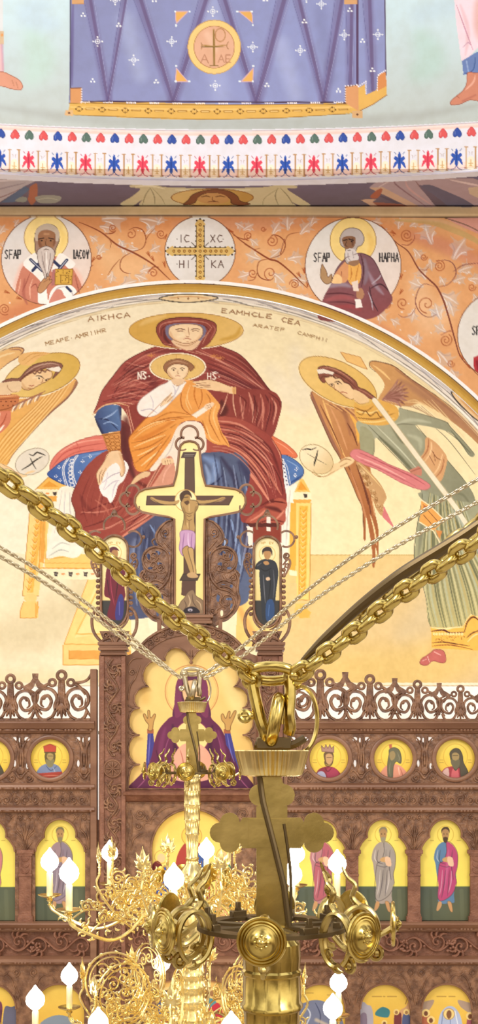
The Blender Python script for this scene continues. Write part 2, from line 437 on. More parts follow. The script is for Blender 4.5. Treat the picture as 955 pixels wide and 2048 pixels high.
    # right sleeve and the sweep over the knees
    M.draw("""
F 8d3f3a 465,780 500,778 546,783 562,806 557,838 543,874 520,866 490,850 466,836 430,838 434,812 450,790
C
B 5a2826:.95 12 440,800 450,820 440,834
S e0a892 2.4 455,788 448,810 440,828
S e3b096 2.6 466,782 466,806 472,834
S c98070 5 480,792 482,815 486,838
S 6e2a28 3 476,790 492,805 480,830
S d08c7a 5 497,785 505,815 504,845
S 6a2827 4 506,790 514,820 512,852
S c67a6a 5 520,788 526,815 524,858
S 69282a 4 530,790 540,815 530,862
S cc8474 4 542,795 552,815 545,850
S 69282a 2.4 536,785 556,800 560,815
U
F a44e46 405,905 410,890 434,838 460,834 490,842 521,860 541,874 556,898 562,912 566,956 573,1003 555,1000 530,1012 517,1024 495,1046 480,1030 500,945 470,905
C
G ab564a 8e3c38 420,880 560,960
B 6a2828:.85 6 500,862 540,900 560,950
B 702c2a:.9 4 440,848 490,858 530,892
S d48a76 4 436,842 480,850 525,882
S cf8370 5 440,858 490,868 540,905
S 6a2a2a 3 440,866 480,872 520,888
S dc947e 5 444,872 490,885 545,930
S 6a2826 3.4 456,886 500,900 545,950
S d68870 5 450,888 495,915 540,975
S 74302c 3 480,895 520,930 555,985
S c67460 5 500,902 535,945 562,990
S 6a2826 3 470,905 505,940 530,990
S d98d76 6 472,915 510,960 540,1005
S 602422 2.6 545,930 560,960 566,990
S dc9a80 2 544,880 558,905 564,930
S 6c2a26 4 520,1012 545,1000 572,1004
U
S 6a2a26 1.6 541,874 556,898 562,912 566,956 573,1003
F b05a4a 517,1022 555,996 574,1006 570,1022 571,1040 560,1052 540,1046 500,1050 492,1040
C
S 602220 4 526,1011 545,1003 570,1006
B 5c2422:.9 8 530,1014 550,1018 562,1024
S d88a74 4 500,1042 520,1030 530,1020
S d88a74 4 550,1040 562,1028 568,1020
S 702c28 3 510,1048 540,1040 568,1044
U
P 8e4034 502,1050 562,1052 562,1085 505,1085
P f4ece2 493,1052 505,1054 505,1096 497,1096
P f0e8de 533,1034 541,1032 541,1062 532,1062
P 5a2a26 492,1046 560,1046 556,1054 500,1054
""")
    hatch(M, '480,786 478,812 476,836', '556,800 556,830 540,868', 12, mc, 2.2, .6, 9)
    hatch(M, '436,840 490,856 545,900 566,985', '412,900 470,912 520,970 535,1012', 20, mc, 2.2, .6, 11)
    hatch(M, '180,945 160,1000 175,1050', '300,940 280,1000 230,1060', 12, ['6a2828', 'b86858', '7e3634', 'cf8270'], 2.0, .55, 13)
    hatch(M, '330,965 290,1010 210,1050', '350,990 310,1030 240,1076', 9, ['e0a08a', '6a2626', 'd48a74'], 2.4, .7, 15)
    # halo, hood and face
    M.draw("""
E fff4dc 372,661 117,38
E deb45e 372,661 114.5,35.5
G d9ad55 e6c174 300,640 460,690
O a87a3a 1.2
B c99a3c:.7 8 440,680 470,672 480,655
B eccb86:.7 10 280,650 300,640 330,632
F 8e423c 328,690 318,676 312,661 316,648 331,639 356,635 381,635 408,638 428,645 433,656 429,670 417,688 402,697 384,702 350,694
C
S c07a6c 3 318,668 322,650 345,643 375,641 410,645 424,656
S 62262a 2.6 322,672 325,656 350,648 385,648 412,654 420,668
S b06a5e 3 424,650 430,660 420,680
B 5e262a:.9 6 328,660 330,676 340,688
S c98c76 2 404,690 412,672 424,654
S dcb29a 1.6 392,697 402,680 412,668
U
S 50201f 1.6 328,690 318,676 312,661 316,648 331,639 356,635 381,635 408,638 428,645 433,656 429,670 417,688
F 7a7696 330,662 336,650 372,646 404,650 412,662 405,676 395,682 350,682 336,676
F eccba8 345,680 396,680 394,692 384,700 372,700 352,692
S b88660 1.6 350,686 372,692 392,684
F f6dcb8 337,664 340,654 356,649 375,648 394,650 404,656 405,668 396,680 380,686 364,686 348,680 339,672
C
B e2b88c:.8 6 340,664 346,678 362,686
B e6be94:.7 5 402,668 394,680 380,685
B fdeccb:.8 7 358,666 366,670 356,674
U
O 9a6444 1.1
S 7a4a34 2 350,660 360,657.5 371,660
S 7a4a34 2 381,660 390,657 399,659
S 8a5a40 1.5 353,663 361,661.5 368,663.5
S 8a5a40 1.5 383,663 390,661 397,662.5
S a8744e 1.5 376,655 377,664 378,670
S a8704c 1.4 371,672 375,674 379,672
S b0604a 1.8 366,678 374,677 382,678.5
S c88e6c 1.2 370,682 375,683 380,682
S c89078 1.6 327,688 345,690 375,702 420,712
S 903f3c 2 338,692 380,706 430,718
""")
    # child
    M.draw("""
E fff6e0 355,734 57,28.5
E e8c57c 355,734 53.5,26
O b98c4c 1
F f0a75a 296,800 330,770 340,762 376,760 392,764 416,782 432,800 440,812 434,830 438,848 444,866 452,876 459,894 450,890 430,888 412,876 408,862 404,846 392,842 372,842 358,850 342,880 322,910 306,932 292,942 272,940 262,908 257,882 263,868 285,843 300,828
C
G e89a48 f0ae62 300,900 400,800
B d37c33:.7 8 270,880 300,870 350,840
U
F fbf6f2 332,766 341,760 350,768 372,764 368,782 362,784 340,806 330,816 312,830 293,834 279,828 274,814 282,798 300,784 318,772
C
S c4bccc 2.4 280,822 300,818 314,826
S d4cdd8 2 300,790 306,806 304,822
S bdb8c8 2 320,815 332,806 345,800
S cfc8d4 2 345,770 350,780 348,794
S c9c2d0 2 360,768 352,784 344,800
U
O b9a8a8 1
F eda558 362,784 374,764 390,764 414,780 428,800 420,806 408,812 400,830 382,832 364,820 360,800
C
S c8762e 2.4 392,766 388,790 396,815
S f6c88a 2.4 380,770 374,795 384,820
S b8652a 1.8 400,774 404,795 396,820
U
S a85a24 2 363,783 361,800 366,818 384,832
S c47430 2 300,845 340,825 382,830
S b4682a 2.4 262,870 300,848 340,836 384,834
S f8cf92 2.4 275,862 310,845 350,840
S b4682a 2.2 262,886 290,880 330,862 352,848
S f8cf92 2.6 268,894 300,880 330,870
S bb6c2c 2.4 264,902 300,892 332,872
S f9d296 3 274,912 300,900 322,888
S b4682a 2 270,926 296,906 318,890
S f9d8a0 3 282,932 302,915 322,898
S bb6c2c 2.2 290,938 315,905 342,868
S b4682a 2 404,840 410,858 418,872
S b4682a 2 424,812 418,838 428,862 440,884
S f7cb8a 2.6 432,810 426,832 434,858
S bb6c2c 2 436,850 444,872 456,890
S f7cb8a 2.4 412,850 420,876 436,886
S a85a24 1.6 322,806 300,828 285,843 263,868 257,882 262,908 272,938
S c06a2a 1.6 300,856 330,842 370,836
S f6c684 2 266,878 292,858 330,842
S a85820 1.6 278,918 304,902 326,882
S a85820 1.6 300,934 320,916 338,890
S f6cc8c 2 374,790 372,806 380,824
S b4682a 1.6 412,786 420,800 418,812
S a85a24 1.6 322,910 306,932 292,942
S e9a050 4 318,870 328,866 340,856
P f7ede0 383,830 410,812 418,818 392,836
L c9a98c 1 383,830 410,812
F f2d6b8 408,812 418,806 428,806 424,814 414,820
S a8784e 1.2 412,812 420,810
S a8784e 1.2 414,816 422,813
F f4e8da 340,884 352,858 362,848 376,842 400,846 410,868 412,900 395,910 345,930 300,942 316,918
C
S c9c0bc 2 350,870 340,900 325,920
S cfc6c0 2 366,852 360,880 355,910
U
F f4d8b4 320,812 326,800 338,790 343,784 342,792 346,796 338,804 328,810
L a07050 1.2 330,802 343,786
L a07050 1.2 334,804 346,792
S a07050 1.1 320,811 328,800 338,791
F f5dcb8 334,740 340,724 356,720 370,724 376,738 374,750 366,757 355,760 344,757 336,750
C
B deb48a:.8 5 336,742 342,754 352,759
B e4bd92:.7 4 376,742 370,754
U
O 9a6444 1
F 9c6e50 328,740 327,732 334,723 346,719 360,718 376,723 387,732 386,738 380,742 376,734 368,730 352,728 342,731 334,738 333,746
O 6e4430 1
S c09878 2 336,728 354,722 376,728
S 5e3c2c 1.6 342,738 347,736 352,738
S 5e3c2c 1.6 359,738 364,736 370,738
E 4a3024 347,740 1.6,1.3
E 4a3024 364,740 1.6,1.3
S a8744e 1.3 355,739 355,746 358,748
S b0604a 1.5 350,752 355,751 360,752
F eccba6 344,758 368,758 366,766 356,771 345,766
S b98e70 1 342,764 354,772 370,764
T fbf3ea 13 2.4 276,758 NS. 0 .6
T fbf3ea 13 2.2 415,759 HS. 0 .62
S fbf3ea 1.6 278,745 286,743 294,745
S fbf3ea 1.6 422,746 430,744 436,746
""")
    for x, y in ((355,713),(318,734),(392,734)):
        M.draw("L cf9a50:.8 1.1 -3,4 -3,-4\nL cf9a50:.8 1.1 3,4 3,-4", x, y)
    # hands of the woman, cuff, cloth, child's feet
    M.draw("""
F f0d0a6 384,764 396,762 420,760 436,764 456,771 468,776 468,788 456,786 440,783 420,780 396,776 384,772 392,769
C
S 8a5238 1.2 386,768 404,766 420,767
S 8a5238 1.2 388,773 404,770 420,771
S a8764e 1.2 392,777 410,774 424,775
B d8aa7c:.7 4 440,782 456,785
U
S 8a5a3c 1.2 384,764 396,761 420,760 440,765 468,777
P e8b87c 463,775 471,774 472,788 465,789
S b98050 1.2 467,775 468,788
F 4d6496 190,832 206,812 240,812 242,835 240,862 222,864 204,868 196,850
C
G 3c4c7c 5f7fb4 190,850 240,830
S 2b3760 3 196,838 215,840 236,860
S 93aedb 3.4 205,838 222,830 234,820
S 8ca8d8 3 206,848 220,844 236,852
B 2f3458:.9 7 192,840 200,860 206,868
B 3a3c5c:.9 8 240,815 243,840
U
S 30304c 1.6 188,830 195,850 205,868
P d99a58 203,868 240,862 242,904 218,906
C
B b87440:.7 4 206,872 222,906
U
""")
    for i in range(5):
        for j in range(3):
            M.draw("R 9c5a28 1 0,0 4.5,3.4", 213+j*10+i*1.2, 874+i*7)
    M.draw("""
L 8e5226 1.4 204,871 240,865
L 8e5226 1.4 218,902 241,899
S e9bd8c 2.4 184,830 206,812 232,806 258,812
F f9f4f4 210,930 240,918 250,922 257,934 252,950 246,962 236,972 230,992 221,1006 214,996 205,990 198,974 200,950
C
S b9b0c0 2 205,965 225,950 250,942
S c4bccc 2 208,980 225,965 240,960
S cfc8d8 2.4 224,995 228,975 236,960
S d8d2de 2 215,945 212,965 206,980
U
F edcda6 218,905 240,903 247,922 250,940 246,952 240,950 240,936 232,926 220,932 210,945 205,960 200,970 196,968 193,955 194,944 206,926
C
B d6a87c:.8 5 238,906 246,925 247,945
U
S 8e5c3e 1.3 218,905 206,926 194,944 193,955 197,970
S 8e5c3e 1.3 241,904 248,925 249,944 242,953 239,940
S 8e5c3e 1.2 205,938 199,950 199,966
S 8e5c3e 1.1 212,936 205,950 203,964
F e6c49a 262,966 272,952 288,943 300,944 297,952 282,958 270,966 260,972
S 8a5a3c 1.2 262,966 272,952 288,943 300,944
F d99c84 300,960 326,920 344,915 350,960 320,975 290,985
S b05c4c 5 300,975 322,940 338,915
S 7a322c 2 292,982 318,935 332,918
S e8b09c 3 325,965 330,945 345,925
F edcda4 322,920 330,916 345,918 346,926 330,930 324,928
L 8e5c3e 1 330,922 331,929
L 8e5c3e 1 335,921 336,929
L 8e5c3e 1 340,921 341,928
""")
    # left angel
    M.draw("""
F e9bd80 -60,735 -30,712 0,702 27,695 44,696 47,702 38,713 17,726 0,740 -40,770
S 8a5a48 2.2 -30,712 0,702 27,695 44,696 47,702 38,713 17,726 0,740
S b07c60 3 20,700 38,699 43,704
S f4d8a8 4 -20,722 10,710 30,705
F e8b970 147,756 154,762 153,771 134,797 100,827 63,866 27,908 14,930 -20,950 -50,950 -40,880 -10,850 21,822 34,800 63,795 105,780 130,766
C
G edb765 e8b46c 40,900 120,800
S b07f5e 9 152,763 140,792 104,826 64,868 28,912
B 9a6a54:.7 5 154,762 148,780 110,824
U
S 7c4c3c 1.8 147,756 154,762 153,771 134,797 100,827 63,866 27,908 14,930
""")
    for i in range(12):
        f = i/11
        M.stroke(catmull([(142-f*45, 765+f*14), (118-f*48, 800+f*12), (60-f*50, 868+f*2), (8-f*40, 925+f*5)], False), 'c98a44' if i % 2 else 'f7d898', 1.5 if i % 2 else 2.2, .8)
    M.draw("""
E fdf3d8 84,750 81,41 -19
E e3c06c 84,750 79,38.5 -19
G e8c878 dcb75c 40,760 140,720
O a07038 1.3
F edbf7e 38,712 62,704 100,706 80,714 60,730 40,728
S d49a50 1.5 45,722 65,708 100,706
S d49a50 1.2 50,728 72,712 92,710
F 8a5c50 4,764 20,757 38,756 52,741 69,729 98,723 119,726 125,732 119,744 105,757 112,740 100,736 74,742 52,757 34,764 16,766
C
S c09c8c 3 50,748 72,733 100,727 118,730
S 60382e 2 40,760 60,745 84,736
S a87e70 2 60,748 90,732 116,734
U
O 5e3a30 1.2
P f6f0e6 92,737 118,733 122,738 118,744 100,741
F f0cfa2 42,762 56,750 74,742 98,741 104,746 103,754 94,762 84,767 73,773 62,779 52,780 44,775
C
B d8ac7c:.8 6 44,766 52,778 66,777
B fae6c4:.8 6 66,756 80,752 76,760
U
O 905a3c 1.2
S 50342a 2 71,752 80,752 88,757
S 50342a 1.6 90,760 95,758 99,757
E 3c2820 78,756.5 2.2,1.6
E 3c2820 92,760.5 1.6,1.4
S b0774e 1.4 86,754 85,763 80,766
S b0503e 1.8 58,771 64,772 68,770
S a06444 1.2 56,776 62,777
K 7a4e3e 2.4 66,745 70,748 74,743 80,746 84,741 90,744 94,739 100,742
F ecd0ac -40,790 -20,770 14,764 30,762 42,764 43,776 38,783 25,786 0,792
S b98a66 1.3 14,766 16,776 26,784 40,782
F c97c50 -60,800 -20,786 0,790 36,790 36,808 30,820 10,822 -10,828 -60,830
C
S 8e4a2c 1.6 -20,800 10,798 36,796
S 8e4a2c 1.6 -10,822 12,818 34,810
S f0bc84 2 -20,795 10,793 36,791
U
F d9846a -60,830 -20,826 10,822 22,824 20,845 8,860 -20,880 -60,890
S f4d8c8 4 0,826 -6,850 -20,870
S b0553e 2.4 14,826 6,845 -8,860
S fdf4ec 4 8,850 0,860 -10,868
""")
    for x in (2, 12, 22, 30):
        M.draw("E 6a2c1c 0,0 1.4,1.4", x, 803); M.draw("E 6a2c1c 0,0 1.4,1.4", x+4, 811)
    for i in range(11):
        x = 24+i*5; y = 824-i*2.2
        M.stroke(catmull([(x, y), (x+3, y-8), (x+10, y-16)], False), ['fbf3e2', 'a88070', 'e9c088'][i % 3], 3)
        M.stroke([(x+4, y-12), (x+16, y-20)], 'a46c58', 2.4, .8)
    M.draw("""
F f0d2a4 -30,920 0,926 20,934 34,944 60,942 70,940 58,950 42,955 24,950 8,938 -30,935
S b9855a 1.2 0,926 20,936 34,946 42,955
E e8e2d6 64.5,923 35.5,24.5 -25
O a89c86 1.3
S 39342e 3 58,908 66,911 74,905 84,908 91,911
S 39342e 3 43,940 58,931 72,920 86,912
S 39342e 2.2 60,915 66,928 72,938
S f0d2a4 4 50,948 60,944 70,942
""")
    # right angel
    M.draw("""
F d9a467 737,728 745,722 768,726 790,734 824,760 889,804 955,860 1010,910 1010,960 955,888 889,833 843,808 820,812 797,812 770,804 755,800 768,774 764,760 752,745
C
G d8a468 b98a60 740,730 900,840
B b08060:.9 16 800,760 870,806 960,876
B 9a6a54:.7 5 790,738 850,782 960,866
S f2cc8c 4 745,730 765,745 780,760
U
S 6e4634 1.8 752,745 740,735 738,727 745,722 768,726 790,734 824,760 889,804 955,860 1010,910
""")
    for i in range(9):
        a = math.radians(-70+i*16)
        M.stroke(catmull([(764, 800), (780+16*math.cos(a), 790+14*math.sin(a)), (784+32*math.cos(a), 788+30*math.sin(a))], False), '8e5c50' if i % 2 else 'a8766a', 6)
        M.stroke([(768, 800), (783+24*math.cos(a), 789+22*math.sin(a))], 'e8c8a0', 1.4, .7)
    for i in range(8):
        M.stroke(catmull([(806+i*8, 806-i), (830+i*10, 800+i*6), (850+i*12, 815+i*10)], False), 'f2d8a4', 2.2, .7)
        M.stroke(catmull([(800+i*6, 812), (820+i*9, 806+i*6)], False), 'b08a68', 1.6, .7)
    M.draw("""
F c68c5a 626,782 620,791 628,811 644,847 663,889 678,914 699,958 714,994 724,1019 726,1075 731,1076 731,1035 737,1060 743,1101 744,1132 749,1131 750,1095 756,1112 756,1060 750,1030 745,1000 743,960 738,930 722,900 720,870 716,837 707,816 680,812 653,800
C
G cc9460 a8663c 640,820 740,1050
S 9c6a56 8 622,786 632,815 652,860 680,912
S eec07a 5 645,800 655,830 668,870 690,915
S 8a5236 3 640,810 660,850 684,905
S d9a070 4 660,815 676,850 694,900
B a06a4c:.8 8 672,812 690,830 700,870
S f0b858 7 700,830 712,850 716,885
S 6e3c28 3 694,846 706,868 714,892
S 7a442e 3 690,920 708,960 720,1000 728,1060
S 6a3424 3 712,930 726,970 736,1010
S c88a60 4 700,940 716,985 732,1040 744,1110
S 74402c 3 720,950 736,1000 744,1050
S e0b080 3 726,940 740,980 748,1030
S f4dca8 3 740,1030 748,1060 752,1090
U
S 6e4630 1.8 626,782 620,791 628,811 644,847 663,889 678,914 699,958 714,994 724,1019 726,1075
""")
    for i in range(7): M.stroke([(650+i*8, 806+i*2), (668+i*8, 816+i*3)], '8c5444' if i % 2 else 'e8b878', 2.6, .8)
    M.draw("""
P f2c77e 680,704 720,714 734,739 693,723
L c98c4c 1.3 680,704 720,714 734,739 693,723 680,704
E fcebc0 675,764 86.5,42.5 26
E ecc878 675,764 84,40 26
G f0cd80 e2bb66 620,740 740,800
O a87c40 1.3
F 8c5244 635,737 640,733 651,732 674,738 695,750 711,763 716,774 730,780 740,787 752,798 736,796 720,786 706,778 690,768 672,760 655,757 648,766 640,760 636,750
C
S b98470 2.4 640,737 660,736 686,748 706,764
S 5a2e26 2 644,745 668,745 692,758 712,776
S b07a66 2 716,778 732,786 746,796
U
O 5a3428 1.2
P f4ece0 633,739 648,738 668,745 664,750 648,746 636,748
F f2d2a4 649,757 660,753 676,755 694,766 706,779 709,790 704,799 692,795 680,786 668,777 655,768
C
B e0b484:.8 5 660,772 676,785 698,798
U
O 8e5c3e 1.1
K 6e4034 2.6 640,758 646,752 654,754 662,750 670,756 680,756 688,764 698,768 704,776
S 50342a 1.8 657,770 662,768 667,769
S 50342a 2 668,765 676,763 683,768
E 3c2820 663,771 1.6,1.3
E 3c2820 675,767 2,1.5
S b07c50 1.3 668,768 668,778 676,782
S b0503e 1.8 680,785 686,784 694,787
F efcfa0 706,780 716,782 735,795 737,803 726,808 712,805 706,796
S b98a5c 1.2 708,800 720,808 738,804
F 8f8c66 715,842 790,838 797,816 807,818 839,827 889,843 900,854 929,885 948,908 938,912 915,880 891,862 832,850 849,871 889,915 933,967 952,1010 960,1100 843,999 842,980 818,942 755,877 748,900 745,912 722,906 722,880
C
G aeb097 8e9078 720,880 920,960
B 6e6f58:.9 7 758,874 800,915 830,950
B c4c8b0:.7 7 790,850 820,840 860,845
B 787a62:.8 5 780,850 800,880 815,890
B c0c4aa:.7 9 815,870 838,880 840,900
S 6e7058 2 735,850 790,905 830,945
S c8ccb4 3 750,850 800,900 835,940
S 686a54 1.6 832,850 800,848 785,856
B 74765e:.7 5 905,985 925,990 940,1010
S 6a6c58 2 900,860 925,890 940,906
U
S 5e5e4c 1.3 832,850 849,871 889,915 933,967
S 5e5e4c 1.3 797,816 839,827 889,843 900,854 929,885 948,908
S 5e5e4c 1.3 891,862 915,880 937,910
S 5e5e4c 1.4 755,877 818,942
F a2a282 720,855 740,862 748,880 748,900 744,912 722,906
S 70705a 1.4 748,880 748,900 744,912
S 54503e 1.2 870,856 900,885 950,950
F e2b058 708,806 720,812 740,808 746,798 760,800 776,806 790,812 797,824 792,840 772,850 744,850 720,844 710,830
C
S 8e5a22 2.2 709,815 730,822 746,812
S f6d890 3 712,822 740,826 765,815
S 7e4c1e 2 712,835 750,838 790,826
S f6d890 3 714,842 750,844 788,836
S 7a4a20 2 712,824 722,830 730,822 740,832 752,824 760,834 776,822
U
F d9a878 851,875 868,883 880,895 893,915 890,938 881,962 868,955 858,945 843,930 838,918 848,902
C
S a05c3c 2 856,878 854,900 840,920
S f2cc9c 3 862,882 860,905 846,926
S a05c3c 2 888,915 882,940 870,955
S f2cc9c 3 884,908 876,935 864,952
S 7e4a30 1.4 862,900 872,915 882,920
S 7e4a30 1.2 858,912 868,930
S 7e4a30 1.2 866,904 870,924
U
F da8488 699,910 713,898 747,912 780,930 820,946 846,960 860,972 845,980 807,968 755,940 720,926
C
S b85a64 2.4 715,904 760,924 820,952 850,970
S f0b0ac 3 712,912 760,932 810,958
S be636c 2 720,920 770,942 830,972
U
O b06a68 1
P c88470 818,940 836,932 843,938 842,952 822,948
S 8a4a3a 1.6 820,944 840,936
F c9a070 712,925 724,928 745,950 762,971 772,994 766,1010 764,1032 752,1018 745,1000 735,975 722,950
""")
    for i in range(46):
        t = rg.random(); w = rg.random()
        x = 716+t*46+w*10-4; y = 930+t*92
        M.draw("R %s 1.1 0,0 %.1f,%.1f" % (rg.choice(['8e6238', 'a87a48', 'ecd0a0']), 1.5+2*rg.random(), 1.5+2*rg.random()), x, y)
    M.draw("""
P d67c80 767,1012 789,1058 764,1034
S eccf94 2 716,926 740,950 762,975
F f0d3a4 622,944 640,952 656,948 664,930 676,925 684,918 696,914 708,920 700,930 684,936 672,942 660,950 645,954 630,950
S a07848 1.2 622,944 636,953 652,952 662,946 680,937
S a06e40 2 676,926 690,918 704,922
S a06e40 1.6 680,933 694,926
E f0dcb4 632,918.5 36,26.5 32
G fae9c6 e0c898 620,905 650,940
O a88c5c 1.3
S 2c2822 2.8 604,900 612,898 622,899 632,895
S 2c2822 3.4 635,900 632,914 629,924 627,932
S 6e6450 1.2 612,906 632,918 652,929
S a88c5c 1.2 626,940 634,950 646,954
""")
    # robe skirt
    M.draw("""
F a0a080 842,980 870,990 905,1000 960,1010 1030,1040 1040,1240 955,1236 941,1228 926,1250 900,1254 860,1253 849,1187 834,1140 828,1118 833,1055 843,999
C
G 9ba08a c0b880 850,1000 930,1240
""")
    rg2 = random.Random(9)
    for i in range(34):
        x = 836+i*5.2
        c = ['6e7050', 'd6d0a0', '848460', 'b9bfa4', 'c0ac6c', '5f6248'][i % 6]
        M.stroke(catmull([(858+(x-836)*.35, 985), (848+(x-836)*.62, 1080), (x+8, 1180), (x+26, 1262)], False), c, rg2.uniform(2, 5), .75)
    M.draw("""
B b9c4bc:.7 12 905,1020 935,1060 960,1110
B 7c7e68:.7 8 845,1000 842,1060 836,1110
U
S 5e5e4a 1.5 842,980 843,999 833,1055 828,1118 849,1187 860,1253
P e9aa5c 842,1000 856,1008 888,1040 866,1062 838,1044
L fbe4bc 2.4 842,1000 860,1012 888,1040
L fbe4bc 2.4 838,1044 866,1062 886,1098
P b86a40 845,1008 858,1018 848,1024
P d89050 870,1060 884,1062 878,1078
L 7a3c22 1.2 846,1030 862,1048
L 7a3c22 1.2 856,1022 874,1042
P f7bd58 861,1254 890,1256 926,1252 931,1240 941,1228 948,1232 1045,1236 1045,1305 948,1301 862,1296
C
S fbe2a8 4 861,1255 890,1258 905,1255 926,1254
S 5a2a20 3.4 861,1263 885,1260 900,1266 928,1264
S 5a2a20 3 928,1264 934,1244 946,1234 960,1244
S fbe2a8 3 926,1252 934,1236 944,1229 960,1238
S 5a2a20 2.4 862,1286 885,1284 905,1287 938,1292
S 8a4a28 2 864,1292 900,1290 944,1299
S 5a2a20 2.4 932,1276 944,1266 960,1260
S fbe2a8 2.4 934,1284 946,1272 960,1266
U
""")
    for i in range(30): M.draw("E 9c5a28 0,0 1,1", 866+rg.random()*62, 1269+rg.random()*12)
    for i in range(11): M.draw("E fbe0a0 0,0 2.4,3", 867+i*5.6, 1268)
    M.draw("""
L f2e8d0 9 748,800 910,1014
L f2e8d0 9 910,1014 940,1062
L c9b890 1 744,803 906,1017
L c9b890 1 753,798 914,1010
F c46a64 839,1326 842,1318 852,1311 862,1304 869,1299 886,1302 891,1320 884,1326 865,1322 854,1330 844,1330
O 8e4440 1.2
S e8a8a0 3 868,1304 880,1310
S f0d0c8 1.4 854,1312 858,1324
S f0c8c0 1.2 844,1322 852,1318
""")
    # inscriptions under the border
    M.text(176, 643, 9, 'AIKHCA', '9a7048', 2, -6, 1.35); M.text(92, 691, 7, 'MEAPE.AMRIIHR', 'a88458', 1.7, -13, 1.15)
    M.text(443, 625, 8, 'EAMHCLE', '9a7048', 2, 7, 1.5); M.text(562, 643, 9, 'CEA', '9a7048', 2, 13, 1.2)
    M.text(505, 653, 6, 'ARATEP', 'a88458', 1.5, 9, 1.5); M.text(594, 668, 6, 'CAMPHII', 'a88458', 1.6, 15, 1.3)
    # border band along the arch: cream, white and grey veining
    C0 = (375, 1399)
    def arc(r, a0=-152, a1=-28, n=70): return [(C0[0]+r*math.cos(math.radians(a0+(a1-a0)*i/n)), C0[1]+r*math.sin(math.radians(a0+(a1-a0)*i/n))) for i in range(n+1)]
    def arc(r, a0=-152, a1=-28, n=70):
        o = []
        for i in range(n+1):
            a = math.radians(a0+(a1-a0)*i/n); q = r if r > 820 else r+(812-r)*.42*max(0, 1-abs(math.cos(a))*1.35)
            o.append((C0[0]+q*math.cos(a), C0[1]+q*math.sin(a)))
        return o
    M.fill(arc(830)+arc(790)[::-1], 'f6f0ea')
    for r, c, w in ((812, 'c9c4cc', 7), (806, '9a9496', 2), (799, 'e9e2dc', 8), (797, '77706a', 1.8), (794, 'fdf9f2', 4), (791, 'b0a690', 1.4), (788, 'ead9b4', 3), (784, 'd9c69c', 1.2)):
        q = arc(r)
        q = [(x, y+1.6*math.sin(i*.55+r)) for i, (x, y) in enumerate(q)] if w > 3 or r in (806,) else q
        M.stroke(q, c, w, .85, taper=False)
    for a in range(-150, -28, 5):
        r = 803+rg.uniform(-7, 7)
        q = [(C0[0]+(r+d)*math.cos(math.radians(a+k)), C0[1]+(r+d)*math.sin(math.radians(a+k))) for k, d in ((0, 4), (2, 1), (4.5, -4))]
        M.stroke(catmull(q, False), rg.choice(['5a5658', '9a98a0', '8a868e']), rg.uniform(1.2, 3), .7)
    M.draw("""
F f0d8ae 318,597 345,590 376,588 410,590 436,596 410,602 376,605 345,603
O 3a3430 2
S d49a60 2 335,597 376,593 420,597
E 8a5a38 376,597 2,2
E 8a5a38 356,597 1.5,1.5
E 8a5a38 396,597 1.5,1.5
F eac89a 902,784 915,788 935,806 960,830 980,856 950,838 925,815 908,796
O 3a3430 2.2
B cf9860:.8 5 920,800 940,818 958,836
""")
